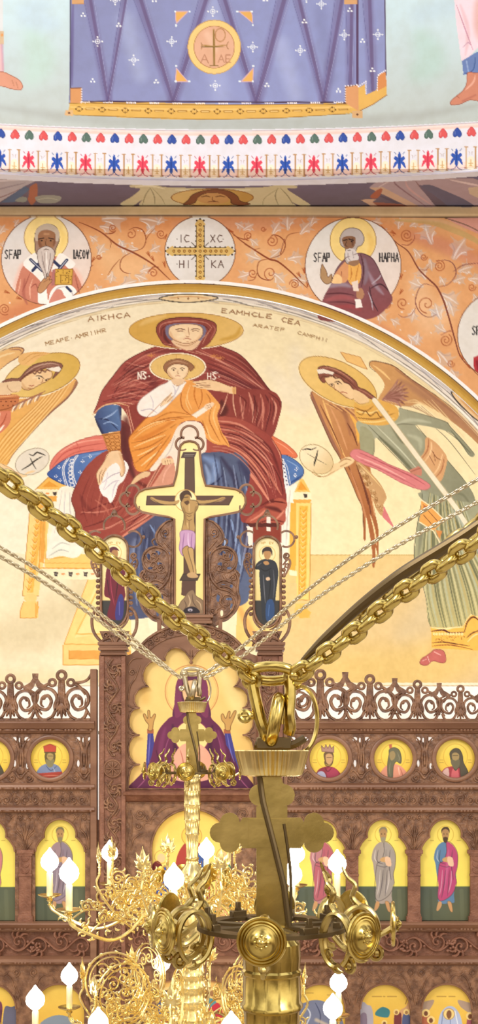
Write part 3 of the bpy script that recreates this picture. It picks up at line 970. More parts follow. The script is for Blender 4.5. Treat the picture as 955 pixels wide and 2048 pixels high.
def paint_wall(M):
    rg = random.Random(11)
    C0 = (375, 1399)
    def arc(r, a0=-155, a1=-25, n=90): return [(C0[0]+r*math.cos(math.radians(a0+(a1-a0)*i/n)), C0[1]+r*math.sin(math.radians(a0+(a1-a0)*i/n))) for i in range(n+1)]
    # orange spandrel field
    top = [(-90,437),(1045,437)]
    field = top+[(1045,900)]+arc(836)[::-1]+[(-90,900)]
    M.fill(field, 'dda26e'); M.setclip()
    M.draw("""
B d08a58:.8 40 -60,450 300,446 700,452 1000,520
B e6b888:.8 60 200,500 250,540 300,520
B e4b482:.8 70 500,500 560,560 600,540
B e8bc92:.8 60 830,560 860,640 900,600
B c87c54:.8 40 0,640 60,620 120,600
B cf8258:.8 34 760,660 840,730 930,800
B cc8a70:.7 30 820,470 900,500 980,540
B d29068:.6 30 610,620 700,640 780,670
B cf9474:.6 26 350,450 500,450 600,446
""")
    # acanthus: pale grey leaf strokes, brown stems and curls
    def leaf(x, y, a, s, c='c4c0c8', k=1.0):
        ca, sa = math.cos(math.radians(a)), math.sin(math.radians(a))
        R = lambda u, v: (x+(u*ca-v*sa)*s, y+(u*sa+v*ca)*s)
        M.fill(catmull([R(*p) for p in ((0,-.12),(.35,-.22),(.5,-.55),(.75,-.42),(.95,-.75),(.9,-.25),(1.25,0),(.9,.22),(.95,.7),(.7,.4),(.5,.5),(.35,.18),(0,.12))], True, 4), c, .40*k)
        M.stroke(catmull([R(0, 0), R(.5, -.05), R(1.1, 0)], False), 'f2eef0', s*.10, .55*k)
        M.stroke(catmull([R(.1, -.1), R(.45, -.2), R(.65, -.5)], False), 'a08c90', s*.05, .55*k)
        M.stroke(catmull([R(.1, .1), R(.45, .2), R(.65, .42)], False), 'f4f0f2', s*.06, .7*k)
    def curl(x, y, r, a0, t, c='a85c38', w=2, r1=2):
        M.stroke(spiral(x, y, r, r1, a0, t, 30), c, w, .9, taper=False)
    L = [(180,474,35,16),(200,455,10,22),(245,505,-90,18),(238,480,60,16),(196,512,-60,22),(225,545,100,20),(270,552,20,22),(276,500,180,20),(292,470,-45,20),(315,452,-60,20),(300,505,-30,20),(280,545,-20,20),(240,575,-20,30),(190,570,60,20),(160,556,90,16),(246,497,60,15),
         (205,440,0,40),(280,440,10,36),(470,448,30,18),(486,462,-30,20),(545,470,-60,24),(575,462,-90,26),(600,470,-50,26),(560,500,140,22),(520,520,200,26),(500,548,160,22),(515,575,70,20),(545,548,40,26),(585,560,10,26),(575,520,-10,26),(555,572,50,20),(600,590,40,20),(620,455,-70,22),(500,480,40,18),
         (795,460,-80,20),(818,455,-30,18),(838,455,0,20),(862,490,-110,34),(858,520,80,20),(826,500,50,22),(905,520,-60,40),(915,545,-20,26),(878,555,60,18),(845,575,-160,26),(850,560,-120,24),(880,590,30,34),(895,605,70,26),(826,620,100,22),(858,620,40,20),(880,640,-110,28),(890,665,-150,22),(815,672,40,26),(835,665,100,22),(874,705,50,34),(900,740,60,22),(935,560,0,24),(945,590,60,18),(930,640,90,18),(905,565,-20,22),
         (30,455,-60,14),(8,500,-90,14),(0,470,-60,18),(20,640,10,18),(80,630,-10,24),(130,618,-15,20),(600,598,30,14),(655,632,40,20),(700,630,0,26),(760,600,20,22),(750,625,40,24),(780,640,30,18),(740,445,10,20),(760,455,60,18)]
    for x, y, a, s in L: leaf(x, y, a, s)
    for i in range(60):
        M.draw("E e8dcd4:.8 0,0 %.1f,%.1f" % (1+rg.random()*1.5, 1+rg.random()), rg.uniform(0, 955), rg.uniform(445, 700))
    M.draw("""
S 8a4428 3.4 158,446 180,455 205,468 235,492 265,506 290,520 312,535 330,552 345,566
S 8a4428 2 265,505 285,498 292,480 285,462 270,457 258,462
S 8a4428 2 262,507 245,518 240,535 248,546 262,549
S a0603c 1.8 240,520 226,536 216,552
S a0603c 1.8 290,488 296,474 310,458
S 8a4428 2 208,470 226,468 232,462
S a0603c 1.6 214,474 222,486 220,500
S 8a4428 2 318,536 306,536 299,545
S 8a4428 3.4 452,456 480,482 515,506 538,520 555,525 580,545 600,565 614,578
S 8a4428 2.2 540,519 562,510 570,490 560,476 545,472 536,484
S 8a4428 2.2 536,520 518,525 514,545 522,558 540,562 550,552
S a0603c 1.8 514,545 508,560 496,563
S a0603c 1.8 568,490 576,472 600,466
S 8a4428 2 466,472 485,480 498,478 502,468
S a0603c 1.6 488,490 506,500 520,498
S 7e4030 3.4 770,462 790,486 815,505 836,540 858,562 872,576 885,602 897,640 908,680 920,716 945,742 962,760
S 8e5850 2.2 872,576 895,570 910,550 905,530 890,522 872,525
S 8e5850 2.2 870,575 845,570 832,590 830,610 840,628 856,636 872,630
S a06858 1.8 832,612 822,630 805,636 795,630
S 8e5850 2.2 905,545 925,532 955,528
S 9a5040 2 800,490 815,492 826,482 828,472
S a06858 1.6 836,540 850,542 856,534
S 9a5040 1.8 905,664 895,664 880,672
S 8a4a3c 2 560,510 568,480
""")
    for x, y, r, a, t in ((226,458,8,60,1.5),(306,548,10,180,1.4),(262,470,10,-60,1.2),(496,474,9,90,1.5),(543,484,12,-60,1.6),(540,548,14,90,1.3),(588,570,10,180,1.8),(505,548,9,60,1.2),(812,472,13,40,1.9),(877,534,12,-120,2),(852,610,18,90,1.4),(804,608,12,80,1.4),(890,682,13,-60,1.9),(900,728,8,0,1.4),(10,620,12,60,2),(322,470,9,60,1.5),(198,516,5,0,1.3),(846,516,7,0,1.4),(942,576,8,0,1.4),(770,610,10,0,1.4),(785,472,0.1,0,.1),(526,460,5,0,1.2)):
        curl(x, y, r, a, t)
    for x, y, a in ((178,540,-60),(184,526,-60),(300,515,-120),(308,524,-120),(330,536,-100),(334,470,120),(466,466,200),(600,556,-120),(608,548,-100),(614,575,-90),(612,528,-80),(800,560,-80),(798,590,-60),(768,460,-150),(790,470,-150),(920,640,-60),(915,665,-80),(938,738,-120),(926,720,-130),(44,600,-160),(20,588,-160)):
        for k in (-14, 0, 14):
            M.stroke([(x, y), (x+11*math.cos(math.radians(a+k)), y+11*math.sin(math.radians(a+k)))], 'a04c24', 2, .8)
    M.clip = None
    # pink corner piece and ochre strip at the right of the field
    M.fill([(882,434),(1045,434),(1045,540),(955,470),(910,450)], 'd69c8e')
    M.draw("S c9a46c 12 790,442 860,447 905,462 955,486 1040,545\nS 5a4438 1.6 870,434 905,443 955,464 1040,520\nB d8b48c:.6 8 800,440 880,444 930,462")
    # medallions
    def disc(cx, cy, r, col='ded9d4'):
        M.draw("E 7a4a34 %f,%f %f,%f\nE %s %f,%f %f,%f" % (cx, cy, r+1.6, r+1.6, col, cx, cy, r, r)); M.setclip()
    disc(93.5, 521, 89)
    M.draw("""
G ddd9d8 e9d2c6 60,460 150,600
B ecb8a8:.7 14 30,575 45,540 50,530
B ecb8a8:.7 14 165,590 158,560 150,540
E f6dc94 93,477 44,44
O a8804c 1.4
B f0cf78:.7 12 120,460 128,480 120,505
F c77e68 46,535 60,522 78,516 110,514 138,528 150,545 164,575 168,620 30,620 32,580 38,556
C
B a85e50:.8 6 50,560 48,590 55,610
S 9c5246 2 62,545 52,570 45,585
S 9c5246 2 60,580 72,570 78,590
S e2a890 3 42,560 40,575 36,590
S e2a890 3 66,560 60,580 62,600
S 9c5246 2 150,550 156,575 160,590
U
""")
    M.last = M.mask(M.ell((93.5,521),(89,89))); M.setclip()
    M.draw("""
F f2eeea 47,530 68,508 80,512 90,528 94,550 96,600 108,590 118,606 82,612 76,590 84,570 70,552
F f2eeea 112,520 122,508 142,520 151,530 140,540 125,530 108,548 104,540
F f4f0ee 100,590 112,574 134,570 150,578 154,592 140,605 130,594 118,584 108,592 98,612
C
S b9b4bc 2 108,590 116,578 136,574
S b9b4bc 2 140,580 146,592 140,602
U
""")
    M.last = M.mask(M.ell((93.5,521),(89,89))); M.setclip()
    M.draw("""
F d08878 100,610 106,590 116,580 126,586 130,612
L 2b3358 6 62,521 85,543
L 2b3358 6 83,524 66,543
L 2b3358 6 108,524 122,537
L 2b3358 6 134,522 118,541
L 2b3358 5 134,576 142,584
L c9ccd8 1.4 62,521 85,543
L c9ccd8 1.4 134,522 118,541
P d3a748 111,540 146,540 144,571 110,571
L 8e6420 1.4 111,540 146,540 144,571 110,571 111,540
L 8e6420 1.2 122,552 138,552 138,568 122,568 122,552
P b0706c 105,541 111,540 110,571 103,574
""")
    for i in range(22): M.draw("E 6e4818 0,0 1,1", 113+rg.random()*30, 543+rg.random()*25)
    M.draw("""
F bc8a60 78,574 84,564 92,556 101,554 99,562 104,560 103,566 97,572 92,580 82,588 76,584
O 7a4e34 1.2
S 7a4e34 1 88,566 98,560
F a08070 70,486 72,466 80,455 95,450 110,454 118,466 119,482 112,500 108,512 76,512
O 4a342a 1.4
F c0b0a0 71,480 72,464 82,453 96,449 110,454 119,466 118,482 112,484 110,470 100,462 86,462 78,470 76,484
F 9a6c4c 77,472 84,464 98,463 110,468 112,484 108,496 98,500 88,500 78,494
C
B 7a4e38:.8 6 78,480 82,494 88,500
B 7a4e38:.8 5 112,476 108,492
B c0906a:.8 5 90,470 98,470
U
L 3e2820 2 78,480 88,478
L 3e2820 2 98,478 108,480
E 2c1c18 84,483 2,1.4
E 2c1c18 102,483 2,1.4
S 5a3828 1.6 93,480 92,490 95,495
F cfc2bc 75,506 82,498 93,494 104,498 110,508 106,528 100,545 96,556 94,548 92,560 86,545 78,528
C
S 8e7e7c 1.6 84,505 86,525 92,548
S 8e7e7c 1.6 102,505 100,525 96,550
S f4eeea 2 93,505 94,525 95,545
S a09088 1.6 90,508 89,530 92,545
U
O 6e5c54 1.2
S 4a342a 1.6 88,502 93,500 99,502
T 2e2a2c 17 2.2 11,519 SFAP 0 .40
T 2e2a2c 17 2.2 146,519 IACOV 0 .34
""")
    M.clip = None
    disc(400, 505, 69.5)
    M.draw("G e4e2e2 d6d0cc 360,470 440,560")
    M.clip = None
    M.draw("""
P d6b46c 392,446 408,446 408,497 458,497 458,512 408,512 408,560 392,560 392,512 342,512 342,497 392,497
L 4a3828 1.3 392,450 392,497 342,497
L 4a3828 1.3 408,450 408,497 458,497
L 4a3828 1.3 392,558 392,512 342,512
L 4a3828 1.3 408,558 408,512 458,512
F d6b46c 390,452 394,444 400,440 406,444 410,452 400,456
F d6b46c 390,556 394,564 400,570 406,564 410,556 400,552
F d6b46c 346,494 338,498 331,504 338,510 346,514 348,504
F d6b46c 454,494 462,498 469,504 462,510 454,514 452,504
""")
    for k in range(-5, 6):
        for x, y in ((400, 504+k*10.5), (400+k*10.5, 504)):
            M.draw("E 7a4a1c 0,0 3,3\nE e9c060 0,0 1.4,1.4", x, y)
        for d in (-8, 8):
            M.draw("E 3c2c20 0,0 1.5,1.5", 400+d, 504+k*10); M.draw("E 3c2c20 0,0 1.5,1.5", 400+k*10, 504+d)
    for x, y in ((331,504),(469,504),(400,440),(400,570),(336,497),(336,511),(464,497),(464,511),(393,443),(407,443),(393,566),(407,566)): M.draw("E 3c2c20 0,0 1.8,1.8", x, y)
    for dx, dy in ((1,1),(-1,1),(1,-1),(-1,-1)): M.stroke([(400+11*dx, 504+11*dy), (400+17*dx, 504+17*dy)], '3c2c20', 1.8)
    M.draw("T 5a4038 14 1.8 358,486 IC 0 .75\nT 5a4038 14 1.8 421,486 XC 0 .75\nT 5a4038 14 1.8 359,537 HI 0 .75\nT 5a4038 14 1.8 423,537 KA 0 .75\nT 8a5c38 9 1.4 394,476 X 0 1")
    M.draw("E 3c2c20 354,480 1,1\nE 3c2c20 446,480 1,1\nE 3c2c20 354,530 1,1\nE 3c2c20 376,530 1,1")
    disc(705, 533, 95)
    M.draw("""
G e2dfdc e6d6ce 660,460 760,600
E f4d78a 705,483 46,47
O a07a44 1.4
B ecc56c:.7 12 735,470 742,490 734,515
F 7c5058 663,566 672,540 688,520 705,512 720,508 740,516 752,532 764,558 776,584 784,600 770,620 735,640 640,640 645,600
C
G 7e5660 86484c 700,540 700,620
B a08c9c:.8 8 735,545 748,570 765,590
B 8a7888:.8 9 728,520 732,550 728,570
B 9a8898:.9 10 652,576 680,570 700,575
S 4c2a34 3 738,580 760,570 780,588
S 4c2a34 3 738,575 742,600 755,625
S 54303a 3 720,510 726,540 722,575
S bcb0bc 2.4 742,570 758,556 762,545
S b8acb8 2.4 735,585 742,605 744,622
B a05458:.9 10 650,602 680,596 708,600
S 5c2c34 3 648,590 680,588 706,592
S 5c2c34 2.4 655,606 690,606 715,612
B 9c4448:.8 8 665,615 700,615 720,622
U
""")
    M.last = M.mask(M.ell((705,533),(95,95))); M.setclip()
    M.draw("""
F e8b05c 694,526 705,530 718,528 722,545 718,566 708,572 698,568 692,550
S c07c38 2 700,534 702,550 698,564
S c07c38 2 716,532 712,550 710,566
F d89a6c 668,552 684,530 694,524 696,550 690,566 668,566
S 9a5c40 1.8 682,545 680,565
F f0c890 660,560 672,550 682,556 682,568 664,568
F b08c64 640,545 643,530 646,534 652,545 655,556 662,550 662,564 654,570 646,566 640,556
O 6e4c38 1.2
F b08060 712,582 722,578 727,590 722,600 712,596
P f4ece8 709,600 720,600 724,616 710,618
P ead8cc 702,566 715,562 716,584 706,584
F bcb2b0 681,492 679,478 686,464 698,458 712,459 722,466 727,480 722,492 714,496 710,510 712,524 704,530 692,528 688,515 690,500
O 6e5c58 1.3
F 8a6248 683,480 690,475 702,474 710,478 709,490 704,498 692,500 686,492
B 5e3c30:.8 4 704,480 704,492
L 33221c 2.2 686,483 693,481
L 33221c 2.2 697,480 706,483
E 241614 702,485 2,1.5
S 4a3028 1.6 693,482 690,492 694,495
F d8d0d0 689,506 696,499 706,500 713,508 716,520 704,529 693,522
S a09494 1.5 694,505 696,518 702,525
S a09494 1.5 704,505 706,518
S 4a342c 1.5 694,503 700,502
F 9a7458 697,525 716,522 716,530 706,534 698,531
S 5a3840 2 705,512 720,508 740,516 752,532 764,558 784,600
S 5a3840 1.6 660,570 672,540 688,520 698,514
T 2e2a2c 17 2.2 627,525 SFAP 0 .40
T 2e2a2c 17 2.2 758,525 HAPHA 0 .37
""")
    M.clip = None
    disc(1002, 672, 88)
    M.draw("F b0323a 945,720 950,714 962,712 980,720 980,760 950,745\nB 7a1c24:.8 6 952,724 955,740\nT 2e2a2c 17 2.2 943,671 SFAP 0 .40")
    M.clip = None
    # ochre moulding of the arch with white and black lines
    for r, c, w in ((834.5, 'f4f0f2', 6), (829.5, '4c3830', 2.4)): M.stroke(arc(r), c, w, 1, taper=False)
    M.fill(arc(829)+arc(812)[::-1], 'b98f3c')
    M.stroke(arc(824), 'a67c30', 6, .5, taper=False); M.stroke(arc(815), 'd2ac60', 4, .5, taper=False)
    # sandy strip over the field
    M.fill([(-90,415),(1045,415),(1045,437),(-90,437)], 'cfb48c'); M.stroke([(-90,434),(1045,437)], '5a4436', 1.8, taper=False); M.stroke([(-90,419),(1045,421)], 'dcc6a2', 4, .8, taper=False)
    M.noise(.02, 5, 8)

def paint_soffit(M):
    M.fill([(-90,330),(1045,330),(1045,417),(-90,417)], '6c5e76')
    M.grad('766a82', '665862', (400,350), (400,415))
    M.draw("""
P b4aab0 -90,330 85,356 50,372 0,404 -90,430
S 9a8f98 3 -60,395 0,378 50,366
S cfc6cc 4 -80,370 0,362 70,358
S 8a6f70 2 -60,410 0,395 40,378
P 5c6a86 50,372 60,378 30,404 0,406
F a86850 60,374 74,368 74,395 64,410 56,400 58,388
F 98958c 70,395 90,390 118,392 122,398 110,406 80,406
F 8e9088 30,402 42,394 54,396 50,404
S b8b4a4 1.6 74,400 96,396 116,400
F c9bd98 262,370 300,368 330,374 380,376 425,377 480,376 530,374 560,369 592,372 590,377 574,378 600,396 620,410 602,412 582,404 588,414 500,413 430,414 340,413 280,412 284,400 262,413 240,408 262,394 280,378 262,375
C
S e2d9b8 3 270,373 300,372 330,378
S 8e8464 2 300,376 290,392 285,410
S 8e8464 2 300,376 308,392 310,411
S a09672 1.6 304,376 322,395 330,410
S 8e8464 2 560,376 575,392 585,408
S 8e8464 2 555,376 550,392 556,410
S a09672 1.6 558,376 530,395 525,410
S e2d9b8 4 350,380 420,381 500,380
U
E 8a5a2c 424,395 83,18
E c9a258 424,395 81,16.5
G d2b070 b8904a 370,380 480,400
F 7e4a2c 376,400 384,390 404,382 430,379 456,382 474,392 480,402 500,408 478,411 462,406 460,398 440,388 424,386 404,389 394,398 388,406 366,410
O 4a2818 1.2
F c09058 394,398 408,388 426,386 446,389 458,398 450,405 426,408 404,405
S 5a3018 2 402,394 412,392 420,394
S 5a3018 2 430,394 440,392 450,394
S 6e4024 1.6 425,393 424,400 430,402
S 6e3820 1.6 414,404 426,403 438,404
L 8a5a2c 1.2 405,381 405,378
L 8a5a2c 1.2 425,380 425,377
L 8a5a2c 1.2 446,381 446,378
F b09aa0 738,376 757,362 790,354 830,351 870,354 910,357 1040,362 1040,410 955,412 920,414 905,400 880,385 850,373 838,372 860,400 870,417 832,417 800,400 760,378
C
S d4c0c0 3 757,374 790,358 840,353 900,358
S 8e7078 3 800,360 790,368 850,412
S c4a0a0 4 810,362 820,380 870,415
S 8e6e70 3 830,362 850,385 890,412
S dcc8c8 4 900,360 940,368 1000,380
U
F 6a6478 842,372 860,370 890,382 930,400 950,417 905,417 880,400 860,385
B 584c5c:.8 5 760,392 790,405 800,414
P c9a890 738,376 764,374 840,414 824,417
P c9a48c 721,400 734,398 752,399 744,404 760,414 744,417 738,410
F a86048 740,392 757,378 764,380 756,395 744,397
P 9a6050 744,404 800,408 830,417 760,417
P cdb8a0 935,376 960,372 1040,375 1040,392 955,396 938,388
P 6e6884 900,340 1045,335 1045,352 955,360
""")
def paint_drum(M):
    # band under the dome: hearts above, palmettes below.  v runs down the band, bowed with the ring
    def yb(x, v): return 262+v*100 - (x-440)**2*(.000062+.00001*v)
    xs = list(range(-90, 1046, 15))
    def strip(v0, v1, c): M.fill([(x, yb(x, v0)) for x in xs]+[(x, yb(x, v1)) for x in xs[::-1]], c)
    strip(-.15, 1.1, 'e4e4f0')
    strip(.01, .10, 'f6dcd8'); strip(.05, .085, 'f2cfc8')
    strip(.78, .90, 'fadcd8'); strip(.86, .905, 'f3c8c0')
    M.stroke([(x, yb(x, .0)) for x in xs], 'b9a8b0', 1.2, taper=False)
    M.stroke([(x, yb(x, .905)) for x in xs], '7e4450', 1.8, taper=False)
    M.stroke([(x, yb(x, .99)) for x in xs], 'a09ac0', 1.5, .6, taper=False)
    cols = ['d2444c', '3350a4', 'd2444c', '5e7670']
    k = 0; x = 429-57.3*9/2-28.6*3+0
    hx = [429+28.5*i for i in range(-17, 20)]
    for i, x in enumerate(hx):
        j = (i-17)
        c = {0: 'dc5a5c', 1: '3452a8', 2: 'dc5a5c', 3: '5a746c'}[j % 4]
        y = yb(x, .175)
        M.draw("F %s 0,-10 5,-5 8,0 8,6 4,9 0,6 -4,9 -8,6 -8,0 -5,-5\nB b02c3c:.0 3 0,0 3,3\nS ffffff:.25 2 -4,-2 -5,4" % c, x, y)
        M.draw("O %s 1" % {'dc5a5c': 'b83848', '3452a8': '22387e', '5a746c': '40584e'}[c], x, y)
    for i, x in enumerate([456+57*t for t in range(-9, 11)]):
        blue = (i-9) % 2 == 0
        c, d = ('2e56b4', '1c3a86') if blue else ('e04860', 'b02840')
        y = yb(x, .68)
        M.draw("""
F fbe4e0:.7 -14,24 -12,0 0,-14 12,0 14,24
F {c} 0,-18 3,-11 3,-6 8,-9 11,-4 7,1 10,4 13,16 7,10 4,6 3,14 0,19 -3,14 -4,6 -7,10 -13,16 -10,4 -7,1 -11,-4 -8,-9 -3,-6 -3,-11
S {d}:.8 2 0,-12 0,0 0,16
S {d} 1.4 0,16 -4,22 -11,25
S {d} 1.4 0,16 4,22 11,25
L {d}:.8 1.2 -7,-13 -10,-17
L {d}:.8 1.2 7,-13 10,-17
""".format(c=c, d=d), x, y)
    for x in [456+28.5+57*t for t in range(-10, 11)]:
        y = yb(x, .68)
        for dx in (-9, 9):
            M.draw("L caa274 2.6 0,-19 0,24\nL a87c50 1 1,-19 1,24\nL b88a5a 2 -3,-19 3,-19\nL b88a5a 1.4 -3,24 3,24", x+dx, y)
        M.draw("F fbecd0:.8 -7,24 -6,4 0,0 6,4 7,24\nL c9a05c 1.5 0,6 0,20\nL c9a05c 1.5 -4,14 4,14\nS c9a05c 1.2 -4,20 0,17 4,20\nS c0b0b0 1.2 -5,-10 -2,-8 -2,-3\nS c0b0b0 1.2 5,-10 2,-8 2,-3", x, y)
    # the dome foot: pale sky ground with the hanging cloth
    M.fill([(x, -60) for x in (-90, 1045)]+[(x, yb(x, -.03)) for x in xs[::-1]], 'bfdde0')
    M.setclip(); M.last = M.mask([(-90,-60),(1045,-60),(1045,270),(-90,270)])
    M.grad('cfe8f4', 'c2cccc', (500,20), (500,250))
    M.draw("""
B c2e0da:.7 60 60,60 80,120 60,160
B b8dad4:.6 60 840,70 860,120 830,150
B c6def0:.8 50 90,10 60,30 110,50
B c4dcec:.7 50 900,10 840,30
B b4bcbc:.8 26 0,215 200,240 500,248 760,240 960,210
U
P 8087ae 142,-60 768,-60 772,185 716,222 712,214 138,208
C
G 8a90be 939cd0 150,0 500,200
B a4aede:.8 50 420,10 440,190
B aab4e2:.8 40 560,90 590,190
B 8086b6:.5 30 640,20 660,160
B a8b2dc:.7 40 250,40 280,150
""")
    for a, b, w in (((176,-10),(216,202),18),((250,-10),(216,202),12),((272,-20),(346,202),20),((415,-20),(347,202),22),((440,-20),(512,203),20),((570,-20),(513,203),24),((590,-20),(646,200),18),((682,-10),(648,200),20),((735,-10),(745,180),20),((700,-20),(700,200),18)):
        M.stroke([a, ((a[0]+b[0])/2, (a[1]+b[1])/2), b], '6c5f90', w, .42, taper=False, soft=w*.5)
        M.stroke([(a[0]+3, a[1]), b], '64507c', w*.35, .6, taper=False, soft=2)
        M.stroke([(a[0]-w*.6, a[1]), (b[0]-2, b[1])], '5a5a90', 1.2, .6)
        M.stroke([(a[0]+w*.6, a[1]), (b[0]+2, b[1])], 'a8aed8', 1.4, .6)
    M.draw("""
B 6a6298:.8 6 146,0 144,100 144,170
U
L 3c3458 2.6 141,-60 141,200
P 5b4468 711,-60 716,-60 717,200 712,200
L 4c3c60 2 768,-60 771,150
L 4c3850 3 150,203 690,205
P e2b660 140,204 300,205 500,210 712,206 716,225 560,236 400,240 260,236 136,228
P efc678 140,212 400,218 712,212 712,216 400,222 140,216
L 8e6428 1.4 138,206 400,210 712,208
L 9a7030 1.3 136,229 300,236 420,239 560,236 716,226
P d99c68 141,176 163,176 163,206 141,206
P dca070 690,172 716,170 716,222 690,206
P e6b864 716,176 729,168 731,190 752,180 756,150 770,143 773,190 745,210 717,222
P d99058 756,150 770,143 773,172 754,182
L 8e5830 1.4 718,222 745,209 773,190
L 7a4c38 1.6 141,176 163,176 163,203
L 7a4c38 1.6 690,205 690,174 713,170
P d9a878 144,-20 168,-20 168,8 144,8
P d9a878 688,-20 714,-20 714,8 688,8
L a06c48 1.2 144,8 168,8
P e0b888 131,220 146,220 146,232 129,231
P d9b080 704,222 724,222 724,236 704,236
E 5a3020 138,226 2,2
E 5a3020 714,229 2,2
""")
    for x in range(150, 700, 46):
        d = 6*(1-((x-420)/290)**2)
        M.draw("L b08038 4 12,0 28,0\nL efd08c 1.4 13,0 27,0\nE 5a3818 -2,-4 1.6,1.6\nE 5a3818 -2,4 1.6,1.6\nE 5a3818 -8,0 1.6,1.6\nE 5a3818 4,0 1.6,1.6\nR 8e6428 1 -2,0 5,5", x+10, 217+d)
        for q in range(5): M.draw("E f8f4ff 0,0 1.6,1.6", x+12+q*4, 204+d*.4)
    for p in ((690,172,713,170),(716,173,731,163),(756,150,770,141)):
        for q in range(5): M.draw("E f8f4ff 0,0 1.5,1.5", p[0]+(p[2]-p[0])*q/4, p[1]+(p[3]-p[1])*q/4)
    for x0, y0, y1 in ((163,178,203),(690,178,203),(731,166,186),(754,155,180)):
        for q in range(6): M.draw("E f8f4ff 0,0 1.4,1.4", x0, y0+(y1-y0)*q/5)
    def star(x, y):
        M.draw("R eef4ff 1.4 0,0 4.5,4.5\nE ffffff 0,0 1.6,1.6\nE f6f9ff 0,-9 1.6,1.6\nE f6f9ff 0,9 1.6,1.6\nE f6f9ff 9,0 1.6,1.6\nE f6f9ff -9,0 1.6,1.6\nL dfe8fa 1 0,-8 0,8\nL dfe8fa 1 -8,0 8,0", x, y)
    def tri(x, y): M.draw("E f2f7ff 0,-3 2,2\nE f2f7ff -3,2 2,2\nE f2f7ff 3.4,2 2,2", x, y)
    for p in ((195,83),(267,120),(343,83),(425,23),(505,94),(430,171),(600,101),(688,70),(755,69),(230,0),(642,8),(612,-5)): star(*p)
    for p in ((166,30),(237,50),(185,161),(312,163),(608,43),(533,170),(699,20),(724,82),(744,140),(676,181),(308,0),(530,-1)): tri(*p)
    for p in ((350,23,376,23,352,47),(503,23,477,23,505,46),(351,163,375,163,352,136),(505,163,482,163,506,136)):
        M.fill([(p[0],p[1]),(p[2],p[3]),(p[4],p[5])], 'e6b264'); M.stroke([(p[0],p[1]),(p[2],p[3]),(p[4],p[5]),(p[0],p[1])], 'd9b4c8', 1.6, taper=False)
        for q in ((p[0],p[1]),(p[2]+(3 if p[2]>p[0] else -3),p[3]),(p[4],p[5]+(4 if p[5]>p[1] else -4))): M.draw("E e8f4ff 0,0 2.2,2.2", *q)
    M.draw("""
E c9a060 428,94 53.5,54.5
E f2cf88 428,94 52,53
E e2b296 428,94 40.5,42
O b07c50 1.3
B ecc4ac:.8 16 415,70 430,100
L b08a50 4 427,60 428,130
L 6e5c30 1.4 427,62 427,130
S b08a50 3.4 402,90 428,93 452,90
L 6e5c30 1 402,94 456,93
R b9885a 2 440,70 10,13
K a87a54 1.6 402,86 404,92 402,98
K a87a54 1.6 456,84 453,92 456,98
T b98468 17 1.8 401,126 A 0 .9
T b98468 15 1.8 436,125 AE 0 .8
L 8a6c3c 2 420,131 436,131
""")
    # feet of the figures at either side
    M.draw("""
P dfe4ea -90,-60 6,-60 6,62 -90,70
P d9bfa0 -90,62 8,62 8,88 -90,92
P e9c2c8 -90,88 4,88 8,145 -90,150
B c8a0b8:.7 6 4,90 6,140
F dfa088 -60,140 0,143 20,150 38,160 45,172 40,180 20,177 0,172 -60,170
O a8644c 1.3
S b87a60 1.3 24,160 28,172
S b87a60 1.3 32,164 36,176
E e8a060 4,70 2,3
P f4dfee 902,-60 1045,-60 1045,110 955,95 932,120 922,122 912,50
C
B e4b4b0:.8 24 955,0 960,60 975,90
B e8c0cc:.7 8 920,10 935,60 930,110
S c88ca8 2 912,10 930,60 945,100
S c090b0 1.6 925,95 935,85 940,90
U
P 6e86c0 923,122 952,104 1045,110 1045,150 948,146 926,150
S 3e5a98 2 925,148 945,140 950,112
S 9ab0dc 3 932,122 936,144
F d28c74 934,146 950,146 975,150 975,200 940,200 920,208 902,210 901,202 912,192 924,182 932,168
O 9c5a4a 1.3
S 9c5a4a 1.3 912,192 918,196
S e8b09c 4 930,180 945,165 950,150
B b87060:.7 5 925,202 950,190
""")
